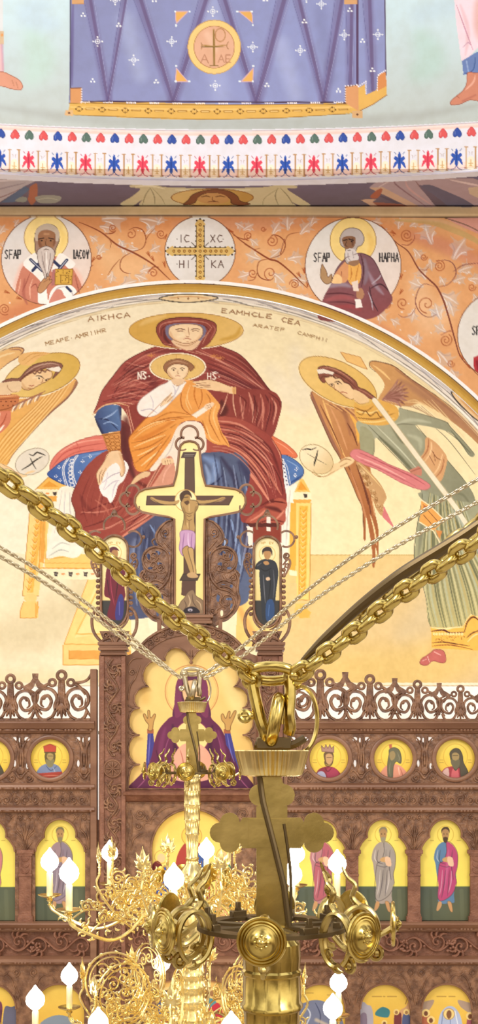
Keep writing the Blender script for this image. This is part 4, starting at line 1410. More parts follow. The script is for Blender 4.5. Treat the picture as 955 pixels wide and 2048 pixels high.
# ---------------------------------------------------------------- painted icon panels (cartoon of the screen's icons)
def paint_icons(I):
    rg = random.Random(21)
    # orans icon
    I.fill([(250,1285),(515,1285),(515,1585),(250,1585)], 'eecb7c'); I.grad('f3d488', 'e9c070', (300,1300), (460,1560))
    I.draw("""
B f6dc96:.8 30 440,1340 470,1400 480,1440
B e2b866:.7 24 285,1350 290,1400
R c87e4c 1.6 383,1383 53,53
R d8985a:.6 1 383,1383 50,50
F 5a2347 349,1440 350,1400 352,1368 366,1352 383,1347 400,1352 414,1368 416,1400 417,1440
F 5c1f48 349,1432 330,1444 316,1462 308,1486 303,1510 296,1530 284,1545 270,1560 258,1572 254,1590 512,1590 508,1572 496,1556 484,1540 474,1520 462,1500 452,1478 440,1455 425,1440 412,1430
C
G 6e2850 541a42 300,1440 400,1580
B 7e3560:.8 9 330,1456 322,1490 318,1530
B 3e1234:.8 8 345,1450 350,1490 345,1540
B 7e3560:.8 9 436,1462 446,1500 452,1540
B 3e1234:.8 8 424,1452 420,1500 430,1550
S 8e4670 2 340,1470 330,1500 328,1540
S 8e4670 2 430,1460 440,1490 444,1530
S 3c1030 2.4 312,1500 320,1540 310,1580
S 3c1030 2.4 462,1510 456,1545 466,1580
S 9a5078 2 300,1545 285,1565 270,1580
S 9a5078 2 474,1550 488,1568 500,1580
B 8a3a5a:.7 12 300,1570 340,1576 380,1578
U
F e2bb8c 364,1384 368,1366 383,1360 398,1366 402,1384 398,1404 384,1414 370,1404
O 6a3a30 1.2
S 5c3426 2 369,1382 374,1379 379,1382
S 5c3426 2 388,1382 392,1379 398,1382
S 9a6444 1.4 384,1382 384,1394 388,1396
S a8503c 1.6 378,1402 384,1400 390,1402
F 7a3358 349,1432 352,1368 364,1354 362,1390 366,1424
F 7a3358 416,1432 414,1368 402,1354 404,1390 400,1424
P 3f3c8a 291,1540 295,1466 306,1464 308,1486 303,1512 294,1536
P 3f3c8a 448,1464 460,1464 478,1540 466,1512 452,1490
S 6c6ab8 2.4 300,1468 298,1500 296,1526
S 6c6ab8 2.4 454,1468 460,1500 468,1524
P a8603e 294,1458 307,1458 307,1467 294,1467
P a8603e 447,1458 460,1458 461,1467 447,1467
F c79a58 296,1460 297,1450 291,1442 286,1430 290,1428 295,1437 295,1422 299,1422 301,1436 308,1428 311,1431 307,1444 304,1460
O 6e4a28 1.2
F c79a58 451,1460 449,1448 443,1440 442,1430 446,1428 451,1437 456,1424 460,1424 459,1437 468,1422 472,1424 466,1440 461,1452 460,1460
O 6e4a28 1.2
E f2d890 383,1474 34,33
O 8a3a50 1.6
F b98c5c 372,1470 376,1456 390,1456 395,1470 390,1484 378,1484
F 6e4630 370,1468 374,1454 384,1450 393,1454 397,1468 390,1460 376,1460
F e6a890 350,1506 364,1490 383,1486 402,1490 418,1506 424,1530 414,1560 350,1560 342,1530
C
S b86858 2 360,1500 366,1525 362,1550
S f4ccb8 3 372,1494 378,1520 374,1550
S b86858 2 400,1498 394,1520 400,1552
B d08a94:.8 8 350,1530 354,1555
U
""")
    # busts in the medallions
    def medal(cx, kind):
        cy = 1517
        I.draw("E f6d250 0,0 41,41\nG fae26a f2c648 0,-40 0,40\nR d4a83c 1 0,-4 24,25\nL a8843c:.8 1.2 -31,3 -25,3\nL a8843c:.8 1.2 -32,8 -24,8\nL a8843c:.8 1.2 25,3 31,3\nL a8843c:.8 1.2 25,8 32,8\nE f6d250 0,0 0.1,0.1", cx, cy)
        I.last = I.mask(I.ell((cx, cy), (39.5, 39.5))); I.setclip()
        I.draw({
'crown': """
F 8e3040 -26,42 -22,24 -10,17 0,16 10,18 20,26 26,42
F b4b4d0 -26,42 -22,28 -12,26 -6,34 -8,42
F a83c58 -4,22 8,18 18,26 20,42 0,42
S 5e1c2c 1.6 -8,18 -2,26 6,18
F 6e5638 -9,2 -10,-10 0,-16 9,-10 9,4 6,12 -6,12
F c9a070 -6,2 -6,-7 1,-10 7,-6 7,5 2,12 -4,9
L 3c2a20 1.2 -4,-2 5,-2
P b08a7c -14,-14 -15,-26 -9,-20 -6,-28 -2,-20 2,-28 5,-20 10,-25 10,-12
O 6e4a48 1
S 5c4a30 2 -9,6 -6,14 4,14 8,6""",
'prophet': """
F e29a80 -28,42 -20,20 -8,12 8,12 22,22 30,42
S b0604c 1.6 14,20 18,32 20,42
S f6c4b0 2.4 10,18 12,32
F 6e6c54 -9,-8 -8,-18 2,-22 12,-16 16,0 14,10 6,6 0,16 -2,40 -10,40 -12,14
O 4a4838 1
F a08c60 -8,-4 -7,-12 0,-15 4,-8 2,0 -4,4
S 8e8c74 1.6 -6,8 -8,22 -6,36
S 8e8c74 1.6 8,-12 12,0 10,6
P c46a50 -8,-20 -9,-28 -3,-29 -3,-21""",
'elder': """
F a83c48 -30,42 -24,22 -10,16 6,16 20,24 28,42
F e0b8b0 -28,34 -22,22 -14,20 -14,38
F d46a70 -6,22 4,20 6,42 -8,42
F 585040 -10,0 -11,-12 -2,-20 8,-18 14,-6 16,8 24,24 28,42 12,40 8,18 0,24 -6,14
O 3a3428 1
F a89060 -7,-2 -6,-10 1,-12 7,-8 7,0 2,5 -4,4
F 6e6850 -9,2 0,4 8,2 8,14 0,22 -8,12
L 2e2620 1.2 -5,-6 5,-6""",
'turban': """
F 7e8cae -28,42 -24,22 -12,12 4,10 18,16 25,30 27,42
S 4e5c80 2 -8,14 2,24 14,14
S a8b4cc 2 6,18 10,28 12,40
P b04638 -26,30 24,26 28,42 -28,42
S e08a70 1.4 -20,36 0,34 20,34
F 6a5c38 -10,4 -10,-10 0,-15 10,-10 10,4 4,14 -5,14
F b09a64 -6,-2 -5,-9 0,-11 6,-8 6,0 0,4
F 8a8460 -8,2 0,4 8,2 6,14 0,18 -6,14
L 3a2c20 1.2 -4,-5 5,-5
P c4503c -11,-13 -13,-24 0,-29 12,-24 11,-13
O 8a3028 1
L 5c5430 2 -11,-12 11,-12"""}[kind], cx, cy)
        I.clip = None
    for cx, k in ((-18,'elder'),(100,'turban'),(657,'crown'),(786,'prophet'),(910,'elder'),(1034,'prophet')): medal(cx, k)
    # standing figures under the trefoil arches
    def apostle(cx, A, B, A2, hair, beard, x0=-51, gy=1774, flip=1):
        I.fill([(cx-60,1625),(cx+60,1625),(cx+60,1850),(cx-60,1850)], 'f6e066'); I.grad('f4e070', 'f8e468', (cx,1640), (cx,1770))
        I.fill([(cx-60,gy),(cx+60,gy),(cx+60,1850),(cx-60,1850)], '5c6450'); I.grad('525c50', '64684c', (cx-30,gy), (cx+30,1850))
        I.draw("""
L 8a9a50 1.2 -60,{g} 60,{g}
L 4c5444:.6 6 -30,{h} -28,1845
L 6e745a:.5 8 32,{h} 34,1845
R cda63e 1 0,1669 16,17
L a8903c:.8 1.4 -30,1681 -24,1681
L a8903c:.8 1.4 23,1681 30,1681
F {A} -12,1688 0,1683 12,1688 21,1700 25,1716 24,1730 21,1745 22,1764 19,1774 17,1790 18,1802 14,1806 -12,1806 -15,1790 -14,1770 -18,1745 -20,1728 -23,1716 -20,1700
C
F {B} 2,1684 14,1688 24,1706 24,1732 20,1750 22,1768 12,1790 -8,1802 -16,1792 -16,1760 -12,1728 -4,1722 2,1704
B {A2}:.7 5 6,1700 4,1730 -2,1780
S 3c3440:.7 1.6 -10,1700 -12,1722 0,1728
S 3c3440:.7 1.6 14,1700 12,1730 16,1760
S 3c3440:.6 1.8 0,1740 -3,1770 -8,1796
S 3c3440:.6 1.6 8,1740 6,1770 4,1792
S f4ecec:.55 2 -15,1700 -17,1716 -12,1724
S f4ecec:.5 2 12,1742 11,1765 6,1785
S f4ecec:.45 2 -6,1740 -8,1770 -12,1790
S 3c3440:.6 1.4 -14,1730 4,1734 18,1724
U
O 4c4444:.8 1.1
F caa06a -6,1718 2,1714 10,1718 6,1724 -4,1723
F e6c0a0 4,1714 14,1716 16,1732 6,1730
F b08a5c -7,1670 -6,1661 0,1657 6,1661 7,1670 4,1680 0,1684 -4,1680
F {hair} -8,1667 -8,1659 -3,1654 4,1654 8,1659 8,1667 6,1661 0,1658 -6,1661
F {beard} -5,1676 0,1674 5,1676 4,1682 0,1686 -4,1682
E 2c2018 -3,1668 1,1
E 2c2018 3,1668 1,1
F c89868 -14,1804 -8,1804 -8,1812 -14,1821 -18,1820
F c89868 4,1804 11,1804 14,1816 14,1824 9,1821
O 6e5030:.7 .8
""".format(A=A, B=B, A2=A2, hair=hair, beard=beard, g=gy, h=gy+8), cx, 0, 1, 1)
    # group of y absolute, x relative
    apostle(-20, 'b86a70', 'c88080', 'a85060', '6a5038', '6a5038')
    apostle(120, 'a08890', '8f8090', '806a78', '7e7450', '8e8060', gy=1773)
    apostle(642, 'b87c84', 'b4606e', 'a05068', '6a5038', '5c4430', gy=1773)
    apostle(765.5, 'a89c94', 'a39a94', '8e8682', '8e8468', '9a9078', gy=1773)
    apostle(890, '5e82a8', 'b84878', 'c46a94', '4c3828', '4c3828', gy=1773)
    apostle(1015, '7a8a5c', 'a0703c', '8a5c34', '5c4a38', '5c4a38', gy=1773)
    # central arch: enthroned group partly hidden behind the chandelier
    I.fill([(290,1610),(480,1610),(480,1850),(290,1850)], 'f4d264'); I.grad('f2cc62', 'f6de7c', (380,1620), (380,1770))
    I.fill([(290,1813),(480,1813),(480,1850),(290,1850)], '3f5c4c')
    I.draw("""
P f6e6a0 455,1700 480,1700 480,1812 458,1812
F 6e1c24 296,1760 304,1730 316,1722 326,1740 322,1790 312,1840 298,1836
F 2c4aa0 312,1770 322,1740 336,1732 342,1760 338,1790 320,1820 306,1840 300,1834
C
S 7a94d4 2 324,1750 320,1790 310,1820
S 1a2c6c 2 334,1750 330,1790
U
F a83c34 352,1720 366,1690 384,1680 402,1690 414,1720 420,1780 410,1830 356,1830 348,1780
F 3e5ca0 380,1700 402,1704 416,1740 410,1790 396,1826 376,1826
C
S 8aa4d8 3 392,1720 396,1760 388,1800
S 24386c 2 400,1730 402,1780
U
E f4c85a 383,1672 20,20
R b8863c 1.2 383,1672 20,20
F c89868 374,1676 376,1662 384,1657 391,1662 392,1676 384,1688
F 6a4430 372,1680 373,1660 384,1652 394,1660 395,1682 390,1664 377,1664
F efb27c 432,1732 446,1724 456,1736 460,1790 456,1832 434,1832 430,1780
S c8805c 2 444,1740 446,1790 442,1828
F 4c8a70 452,1730 462,1736 464,1776 470,1812 462,1836 456,1800
F 4e9ab0 468,1812 478,1806 484,1830 480,1850 464,1850
E f0c898 322,1716 8,9
E e8c088 446,1712 8,9
R b8863c 1 322,1714 13,13
R b8863c 1 446,1710 13,13
""")
    # lower festal icons (rounded heads)
    def fest(cx, ty, k):
        I.fill([(cx-56,1955),(cx+56,1955),(cx+56,2100),(cx-56,2100)], 'f2cc58'); I.grad('f4d264', 'eebd4c', (cx,1965), (cx,2060))
        r = random.Random(k)
        if k == 0:
            I.draw("""
F 7a4258 -22,2006 -14,1998 0,1996 14,2000 22,2008 22,2030 14,2050 -20,2050
S c09aa8 2 -10,2000 -4,2020 -6,2040
L 2e2420 1.6 8,2010 8,2060
L 2e2420 1.4 20,2020 20,2060
F 6a6a80 26,2020 40,2014 56,2020 56,2100 24,2100
F a890a0 -56,2040 -30,2030 20,2056 20,2100 -56,2100""", cx, 0)
        elif k == 1:
            I.draw("""
F 7a82a0 -50,2020 -30,2005 -10,2000 10,2004 28,2016 44,2040 48,2100 -52,2100
C
S c8d0e4 3 -30,2012 -20,2030 -34,2060
S 4a5274 2.4 -10,2006 0,2030 -4,2060
S c8d0e4 3 14,2010 26,2034 20,2070
S 4a5274 2 -40,2030 -36,2060
B d8c8b0:.8 8 -8,2040 14,2050
B 3c6a70:.8 8 30,2050 40,2080
U
L a8803c:.7 1.6 -30,1986 -14,1986
L a8803c:.7 1.6 14,1990 34,1990""", cx, 0)
        elif k == 2:
            I.draw("""
F b4b0c0 -56,2010 -44,2004 -36,2010 -28,2014 -24,2040 -28,2100 -56,2100
F 8a7a90 -50,2030 -38,2028 -38,2060 -50,2060
F d8a878 56,2004 46,2004 40,2014 28,2022 20,2040 24,2070 56,2070
F 3f8490 -18,2022 -6,2014 8,2020 6,2034 -8,2034 -20,2030
F 7a3a3c 18,2030 26,2024 32,2030 30,2060 18,2060
F 55608c 34,2034 42,2026 50,2036 48,2070 34,2070
F 8a98a8 -24,2060 0,2050 24,2060 40,2080 30,2100 -30,2100
E f4d88c 22,2024 6,6
E f4d88c 42,2024 6,6
E a87c50 22,2025 3,3.6
E a87c50 42,2025 3,3.6
E f4d88c -2,2046 6,6
E 8a6040 -2,2047 3,3.6
L a8803c:.8 2 -26,1993 -8,1993
L a8803c:.8 2 -4,1993 -1,1993
L a8803c:.8 2 4,1993 22,1993
S 8a5a30 1.6 40,2008 44,1996
S 8a5a30 1.6 48,2008 50,1994""", cx, 0)
        elif k == 3:
            I.draw("""
F b49a88 -56,2008 -40,2002 -26,2000 -30,2012 -40,2024 -52,2022
F b49a88 56,2010 40,2004 22,2000 26,2012 38,2022 50,2028 56,2024
F b8c4e4 -20,2060 -14,2030 -4,2016 8,2012 20,2020 30,2044 34,2100 -24,2100
C
S 7a88b8 2 -8,2024 -12,2060
S f0f4fc 2.4 16,2022 24,2060
S 7a88b8 2 6,2030 8,2070
U
E f6da90 4,2028 11,11
R b8863c 1 4,2028 11,11
F 8a5c3c -1,2030 1,2022 6,2021 9,2026 8,2034 3,2038
F b86a4c -54,2044 -44,2030 -32,2034 -28,2060 -34,2100 -54,2100
F a85a6c 40,2040 50,2034 58,2040 58,2100 38,2100
E f6da90 -42,2026 8,8
E 7a4c34 -42,2027 4,5
E f6da90 -32,2040 8,8
E 7a4c34 -32,2041 4,5
E f6da90 46,2032 8,8
E 7a4c34 46,2033 4,5
L a8803c:.8 2 -20,1993 -2,1993
L a8803c:.8 2 4,1993 16,1993""", cx, 0)
        else:
            I.draw("""
F 8a98a8 -40,2050 0,2030 40,2050 40,2100 -40,2100""", cx, 0)
    fest(-18, 1968, 0); fest(118, 1968, 4); fest(640, 1968, 1); fest(770, 1968, 2); fest(893, 1968, 3); fest(1016, 1968, 4)
    # large lower central icon: last gathering, seen between the brass
    I.fill([(300,1945),(470,1945),(470,2110),(300,2110)], 'eec66a'); I.grad('eec070', 'f0cc74', (380,1950), (380,2100))
    I.draw("""
F d8a070 300,1945 470,1945 470,1966 380,1962 300,1966
F 4a5a8e 314,2010 326,1996 346,1990 356,2000 352,2020 330,2034 312,2030
S 8a9ac0 2 328,2004 334,2018 344,2010
S 2c3a6c 2 340,1998 344,2016
F a8283a 306,2040 340,2030 362,2034 372,2050 370,2110 300,2110
F 5c9aa4 404,2004 418,1996 432,2004 428,2022 408,2020
F cc3848 404,2040 420,2016 436,2006 446,2030 452,2080 450,2110 396,2110
S e88890 3 424,2020 428,2050 420,2080
F e8dccc 312,2030 340,2026 372,2032 400,2030 400,2036 340,2036 310,2040
E f4d690 336,1984 10,10
E a87850 336,1985 5,6
E f4d690 424,1986 10,10
E a87850 424,1987 5,6
E f4d690 382,1980 13,13
E 9a6a48 382,1982 7,8
""")
    # crucifix panel
    I.fill([(262,870),(500,870),(500,1240),(262,1240)], 'f4e096'); I.grad('f6e6a0', 'f2dc8c', (380,880), (380,1230))
    I.draw("""
P 5a3e30 367,1005 391,1005 391,1190 366,1192
P 5c4436 370,915 388,915 389,1005 369,1005
L 3a2820 1.2 370,915 369,985
L 3a2820 1.2 388,915 389,985
P 4c3a34 366,904 393,904 388,916 361,916
L a09488 1 369,909 388,909
L 8c8078 1 368,912 386,912
P 5c4034 294,992 466,992 457,1010 292,1010
L 32221a 1.4 294,992 466,992 457,1010 292,1010 294,992
S 8a6a58 2 430,998 440,1003 452,996
E f8e8b0 371,1001 22,22
R c89a50 1.4 371,1001 21.5,21.5
P 5c4034 362,1190 364,1150 392,1150 390,1196
F b8945c 355,1007 340,1011 325,1008 310,1004 300,997 304,994 314,999 330,1002 345,1003 358,1000
F b8945c 392,1006 405,1009 420,1006 436,1003 446,999 450,995 444,994 434,998 420,1000 404,1001 392,1000
F b8945c 362,1003 376,1000 390,1001 396,1006 395,1016 390,1026 388,1040 390,1056 386,1066 364,1066 366,1046 368,1030 363,1016
C
B 8a6a3c:.8 5 366,1014 370,1030 370,1050
B 8a6a3c:.8 4 392,1014 388,1030
S 6e5030 1.4 370,1024 378,1028 386,1024
S 6e5030 1.3 373,1030 378,1033 383,1030
S 6e5030 1.3 373,1038 378,1041 384,1038
S d8b880 2.4 378,1008 378,1022
S 6e5030 1.2 378,1042 378,1060
S d8b880 2 374,1046 376,1056
U
O 4e3a20 1.2
S 4e3a20 1.2 300,996 325,1009 355,1008
S 4e3a20 1.2 392,1007 420,1006 448,996
F a8844c 364,1000 363,990 370,984 378,988 380,998 376,1005 369,1006
F 4a3020 361,1002 359,990 366,982 376,981 382,988 383,996 378,990 370,990 366,998
F 5a3c24 368,1004 376,1001 378,1006 373,1010
L 2c1c14 1.1 368,995 376,994
F c49ac0 360,1064 372,1060 388,1064 390,1080 388,1098 382,1110 374,1098 366,1112 358,1098 360,1080
C
S 8e5c94 1.6 368,1066 366,1084 364,1104
S e4c8e4 2 376,1066 376,1084 380,1100
S 8e5c94 1.6 384,1066 382,1086 384,1102
U
O 8a6088 1
F b8945c 364,1102 372,1092 378,1096 384,1120 388,1140 384,1150 380,1146 372,1124
O 4e3a20 1
F c4a068 376,1096 386,1098 388,1120 392,1144 388,1148 384,1130 378,1110
O 4e3a20 1
P 4c3a30 366,1148 400,1148 394,1161 359,1161
L 2c201a 1.3 366,1148 400,1148 394,1161 359,1161 366,1148
F c4a070 374,1148 384,1144 392,1148 396,1154 386,1156 376,1154
F 8e7458 356,1226 360,1206 368,1196 376,1184 386,1180 392,1192 404,1200 410,1212 410,1228
C
S 5a4434 1.8 368,1200 372,1212 366,1222
S c8ac88 2.4 376,1190 380,1204 374,1218
S 5a4434 1.8 384,1188 386,1204 394,1216
S c8ac88 2 392,1200 400,1208 402,1220
U
O 5a4434 1
F 241a22 366,1226 372,1216 384,1213 394,1217 398,1226
E b0a8b4 380,1220 5,3
E 241a22 380,1221 1.4,1.4
""")
    # side icons
    for cx, m in ((228.5, 0), (534, 1)):
        I.fill([(cx-34,1060),(cx+34,1060),(cx+34,1275),(cx-34,1275)], 'f6e2a4'); I.grad('faeebc', 'f0d690', (cx,1070), (cx,1200))
        I.fill([(cx-34,1201),(cx+34,1201),(cx+34,1275),(cx-34,1275)], '3a3836')
        if m == 0:
            I.draw("""
R d8b460 1.2 -2,1105 16,16
F 6e1c30 -16,1140 -10,1126 -2,1120 10,1120 18,1128 22,1144 20,1170 22,1190 20,1200 16,1236 2,1240 -14,1232 -8,1200 -20,1190 -18,1160
C
F 3c3880 10,1190 18,1196 18,1240 4,1242 2,1220
S a03850 2 -8,1150 -6,1180 0,1210
S 3c0c1c 2 8,1140 6,1170 2,1200
S 3c0c1c 2 -14,1160 -10,1190
S 6a68b0 2 10,1204 10,1230
B 4c2c58:.8 5 8,1130 14,1150 12,1170
U
F b08050 -8,1106 -6,1098 2,1096 7,1104 6,1114 0,1120 -6,1116
F 5c2430 -11,1112 -12,1100 -5,1094 4,1095 10,1102 4,1100 -4,1101 -6,1112 -2,1122 -8,1122
F c09060 2,1120 10,1114 16,1120 10,1128""", cx, 0)
        else:
            I.draw("""
R d8b460 1.2 0,1108 16,16
F 2c3038 -16,1140 -24,1138 -22,1128 -12,1120 0,1118 14,1122 20,1132 22,1150 18,1180 16,1206 14,1240 -8,1242 -12,1210 -14,1180 -16,1150
C
F 2c4a78 -2,1206 8,1198 14,1210 12,1240 -2,1240
S 6a6c74 2 -8,1150 -6,1180 -4,1206
S 14161c 2 4,1140 6,1170 2,1200
S 5c5e68 2 12,1140 14,1170 12,1196
S 14161c 2 -14,1136 -4,1142 8,1136
S 6a6c74 1.6 -20,1132 -12,1126
S 4c6ea4 2 4,1210 2,1232
U
F b88a58 -7,1108 -6,1100 1,1098 7,1103 7,1112 2,1119 -4,1117
F 3a2c28 -9,1110 -10,1100 -3,1094 6,1095 10,1103 9,1112 6,1103 -6,1103
F b88a58 -8,1124 0,1122 4,1128 -4,1130
F d8b898 -3,1156 4,1154 5,1160 -1,1161""", cx, 0)
        I.text(cx-12, 1088, 4, 'HP', 'c8a050', 1, 0, 1)
        I.text(cx+4, 1088, 4, 'EV', 'c8a050', 1, 0, 1)
# ---------------------------------------------------------------- geometry tools
def P(px, py, Y): return ((px-CX)/FPX*Y, Y, ZC+(HZ-py)/FPX*Y)
def tag(o, label=None, cat=None, group=None, kind=None):
    if label: o['label'] = label
    if cat: o['category'] = cat
    if group: o['group'] = group
    if kind: o['kind'] = kind
    return o
def empty(name, loc, label, cat, group=None):
    o = bpy.data.objects.new(name, None); COL.objects.link(o); o.location = loc; o.empty_display_size = .05
    return tag(o, label, cat, group)
def link(name, me, parent=None):
    o = bpy.data.objects.new(name, me); COL.objects.link(o)
    if parent: o.parent = parent; o.matrix_parent_inverse = Matrix.Translation(-rootloc(parent))
    return o
def rootloc(p):
    v = Vector((0, 0, 0))
    while p is not None: v = v+p.location; p = p.parent
    return v
def mesh_np(name, V, Q, cols=None, mat=None, smooth=True):
    me = bpy.data.meshes.new(name); V = np.asarray(V, np.float32); Q = np.asarray(Q, np.int32)
    me.vertices.add(len(V)); me.vertices.foreach_set('co', V.ravel())
    me.loops.add(Q.size); me.loops.foreach_set('vertex_index', Q.ravel())
    me.polygons.add(len(Q)); me.polygons.foreach_set('loop_start', np.arange(0, Q.size, Q.shape[1], dtype=np.int32))
    me.update(calc_edges=True)
    me.polygons.foreach_set('use_smooth', np.full(len(Q), smooth))
    if cols is not None:
        a = me.color_attributes.new('Paint', 'FLOAT_COLOR', 'POINT')
        c = np.ones((len(V), 4), np.float32); c[:, :3] = cols; a.data.foreach_set('color', c.ravel())
    if mat: me.materials.append(mat)
    return me
def grid_mesh(name, X, Y, Z, cols, mat, flip=False):
    h, wd = X.shape; V = np.stack([X, Y, Z], -1).reshape(-1, 3)
    i = np.arange(h*wd).reshape(h, wd); a, b, c, d = i[:-1, :-1], i[1:, :-1], i[1:, 1:], i[:-1, 1:]
    Q = np.stack([a, b, c, d], -1).reshape(-1, 4)
    if flip: Q = Q[:, ::-1]
    return mesh_np(name, V, Q, cols, mat)
class MB:
    def __init__(s): s.v = []; s.f = []; s.n = 0
    def add(s, V, F):
        s.v.append(np.asarray(V, float)); n = s.n; s.f += [tuple(i+n for i in f) for f in F]; s.n += len(V)
    def box(s, c, d, rot=None):
        x, y, z = d[0]/2, d[1]/2, d[2]/2; b = min(x, y, z)*.18
        V = []; 
        for sx in (-1, 1):
            for sy in (-1, 1):
                for sz in (-1, 1):
                    V += [(sx*(x-b), sy*(y-b), sz*z), (sx*(x-b), sy*y, sz*(z-b)), (sx*x, sy*(y-b), sz*(z-b))]
        def vi(sx, sy, sz, k): return ((sx > 0)*4+(sy > 0)*2+(sz > 0))*3+k
        F = []
        for q in (-1, 1):
            F.append([vi(a, b_, q, 0) for a, b_ in ((-1,-1),(1,-1),(1,1),(-1,1))][::q])
            F.append([vi(a, q, b_, 1) for a, b_ in ((-1,-1),(-1,1),(1,1),(1,-1))][::q])
            F.append([vi(q, a, b_, 2) for a, b_ in ((-1,-1),(1,-1),(1,1),(-1,1))][::q])
        for a in (-1, 1):
            for b_ in (-1, 1):
                g = a*b_
                F.append([vi(-1, a, b_, 0), vi(-1, a, b_, 1), vi(1, a, b_, 1), vi(1, a, b_, 0)][::-g])
                F.append([vi(a, -1, b_, 0), vi(a, -1, b_, 2), vi(a, 1, b_, 2), vi(a, 1, b_, 0)][::g])
                F.append([vi(a, b_, -1, 1), vi(a, b_, -1, 2), vi(a, b_, 1, 2), vi(a, b_, 1, 1)][::-g])
                for c_ in (-1, 1): F.append([vi(a, b_, c_, 0), vi(a, b_, c_, 1), vi(a, b_, c_, 2)][::-a*b_*c_])
        V = np.array(V)
        if rot is not None: V = V @ np.array(rot).T
        s.add(V+np.array(c), F)
    def pbox(s, x0, y0, x1, y1, Y, d):      # box given by its face in cartoon units at distance Y, depth d behind
        a = P(x0, y1, Y); b = P(x1, y0, Y)
        s.box(((a[0]+b[0])/2, Y+d/2, (a[2]+b[2])/2), (b[0]-a[0], d, b[2]-a[2]))
    def tube(s, pts, rad, n=8, flat=1.0, nrm=None, caps=True):
        p = np.asarray(pts, float); m = len(p)
        if m < 2: return
        t = np.gradient(p, axis=0); t /= np.linalg.norm(t, axis=1)[:, None]+1e-12
        rad = np.full(m, rad) if np.isscalar(rad) else np.asarray(rad, float)
        if nrm is None:
            nn = np.array([0, 1., 0]) if abs(t[0] @ np.array([0, 1., 0])) < .9 else np.array([1., 0, 0])
            N = np.zeros_like(p); cur = nn
            for k in range(m):
                cur = cur-(cur @ t[k])*t[k]; cur /= np.linalg.norm(cur)+1e-12; N[k] = cur
        else:
            N = np.tile(np.asarray(nrm, float), (m, 1)); N -= (N*t).sum(1)[:, None]*t; N /= np.linalg.norm(N, axis=1)[:, None]+1e-12
        B = np.cross(t, N)
        a = np.linspace(0, 2*math.pi, n, endpoint=False)
        V = (p[:, None, :]+rad[:, None, None]*(np.cos(a)[None, :, None]*B[:, None, :]+flat*np.sin(a)[None, :, None]*N[:, None, :])).reshape(-1, 3)
        F = []
        for k in range(m-1):
            for j in range(n):
                j2 = (j+1) % n; F.append((k*n+j, k*n+j2, (k+1)*n+j2, (k+1)*n+j))
        if caps: F.append(tuple(range(n))[::-1]); F.append(tuple((m-1)*n+j for j in range(n)))
        s.add(V, F)
    def rib(s, pts, wpx, Y, flat=1.25, taper=True, n=6, smooth=True, per=5):   # carved strand on the wood face
        q = catmull(pts, False, per) if smooth and len(pts) > 2 else np.asarray(pts, float)
        m = len(q)
        if taper: r = np.array([.30+.70*math.sin(math.pi*min(1, (k+.5)/m*.85+.15)) for k in range(m)])
        else: r = np.ones(m)
        s.tube([P(x, y, Y) for x, y in q], r*wpx/2/FPX*Y, n, flat, (0, 1, 0))
    def ball(s, c, r, sq=(1, 1, 1), n=8, m=5):
        V = [(c[0], c[1], c[2]+r*sq[2])]; F = []
        for i in range(1, m):
            for j in range(n):
                a = math.pi*i/m; b = 2*math.pi*j/n
                V.append((c[0]+r*sq[0]*math.sin(a)*math.cos(b), c[1]+r*sq[1]*math.sin(a)*math.sin(b), c[2]+r*sq[2]*math.cos(a)))
        V.append((c[0], c[1], c[2]-r*sq[2]))
        for j in range(n): F.append((0, 1+j, 1+(j+1) % n)); F.append((len(V)-1, 1+(m-2)*n+(j+1) % n, 1+(m-2)*n+j))
        for i in range(m-2):
            for j in range(n): F.append((1+i*n+j, 1+(i+1)*n+j, 1+(i+1)*n+(j+1) % n, 1+i*n+(j+1) % n))
        s.add(V, F)
    def pball(s, x, y, rpx, Y, flat=.6, n=8, m=5): s.ball(P(x, y, Y), rpx/FPX*Y, (1, flat, 1), n, m)
    def plate(s, outer, holes, Y, d, px=True):
        loops = [list(outer)]+[list(h) for h in holes]
        T = (lambda q, yy: P(q[0], q[1], yy*0+Y)) if px else None
        L3 = [[Vector((P(x, y, Y)[0], P(x, y, Y)[2], 0)) for x, y in l] for l in loops]
        tri = tessellate_polygon(L3); flatl = [v for l in L3 for v in l]
        n = len(flatl); V = [(v.x, Y, v.y) for v in flatl]+[(v.x, Y+d, v.y) for v in flatl]; F = []
        for a, b, c in tri:
            A, B, C = flatl[a], flatl[b], flatl[c]
            if (B.x-A.x)*(C.y-A.y)-(B.y-A.y)*(C.x-A.x) < 0: b, c = c, b
            F.append((a, b, c)); F.append((n+a, n+c, n+b))
        k = 0
        for l in L3:
            m = len(l); ar = sum(l[i].x*l[(i+1) % m].y-l[(i+1) % m].x*l[i].y for i in range(m))
            for i in range(m):
                a, b = k+i, k+(i+1) % m
                F.append((a, n+a, n+b, b) if ar > 0 else (b, n+b, n+a, a))
            k += m
        s.add(V, F)
    def lathe(s, prof, n=32, c=(0, 0, 0), axis='z', cap=True, flute=0, fn=0):
        V = []; F = []; m = len(prof)
        for r, h in prof:
            for j in range(n):
                a = 2*math.pi*j/n; rr = r*(1+(flute*math.cos(fn*a) if fn else 0))
                if axis == 'z': V.append((c[0]+rr*math.cos(a), c[1]+rr*math.sin(a), c[2]+h))
                else: V.append((c[0]+rr*math.cos(a), c[1]+h, c[2]+rr*math.sin(a)))
        for k in range(m-1):
            for j in range(n):
                q = (k*n+j, k*n+(j+1) % n, (k+1)*n+(j+1) % n, (k+1)*n+j); F.append(q if axis == 'z' else q[::-1])
        if cap:
            F.append(tuple(range(n))[::-1]); F.append(tuple((m-1)*n+j for j in range(n)))
        s.add(V, F)
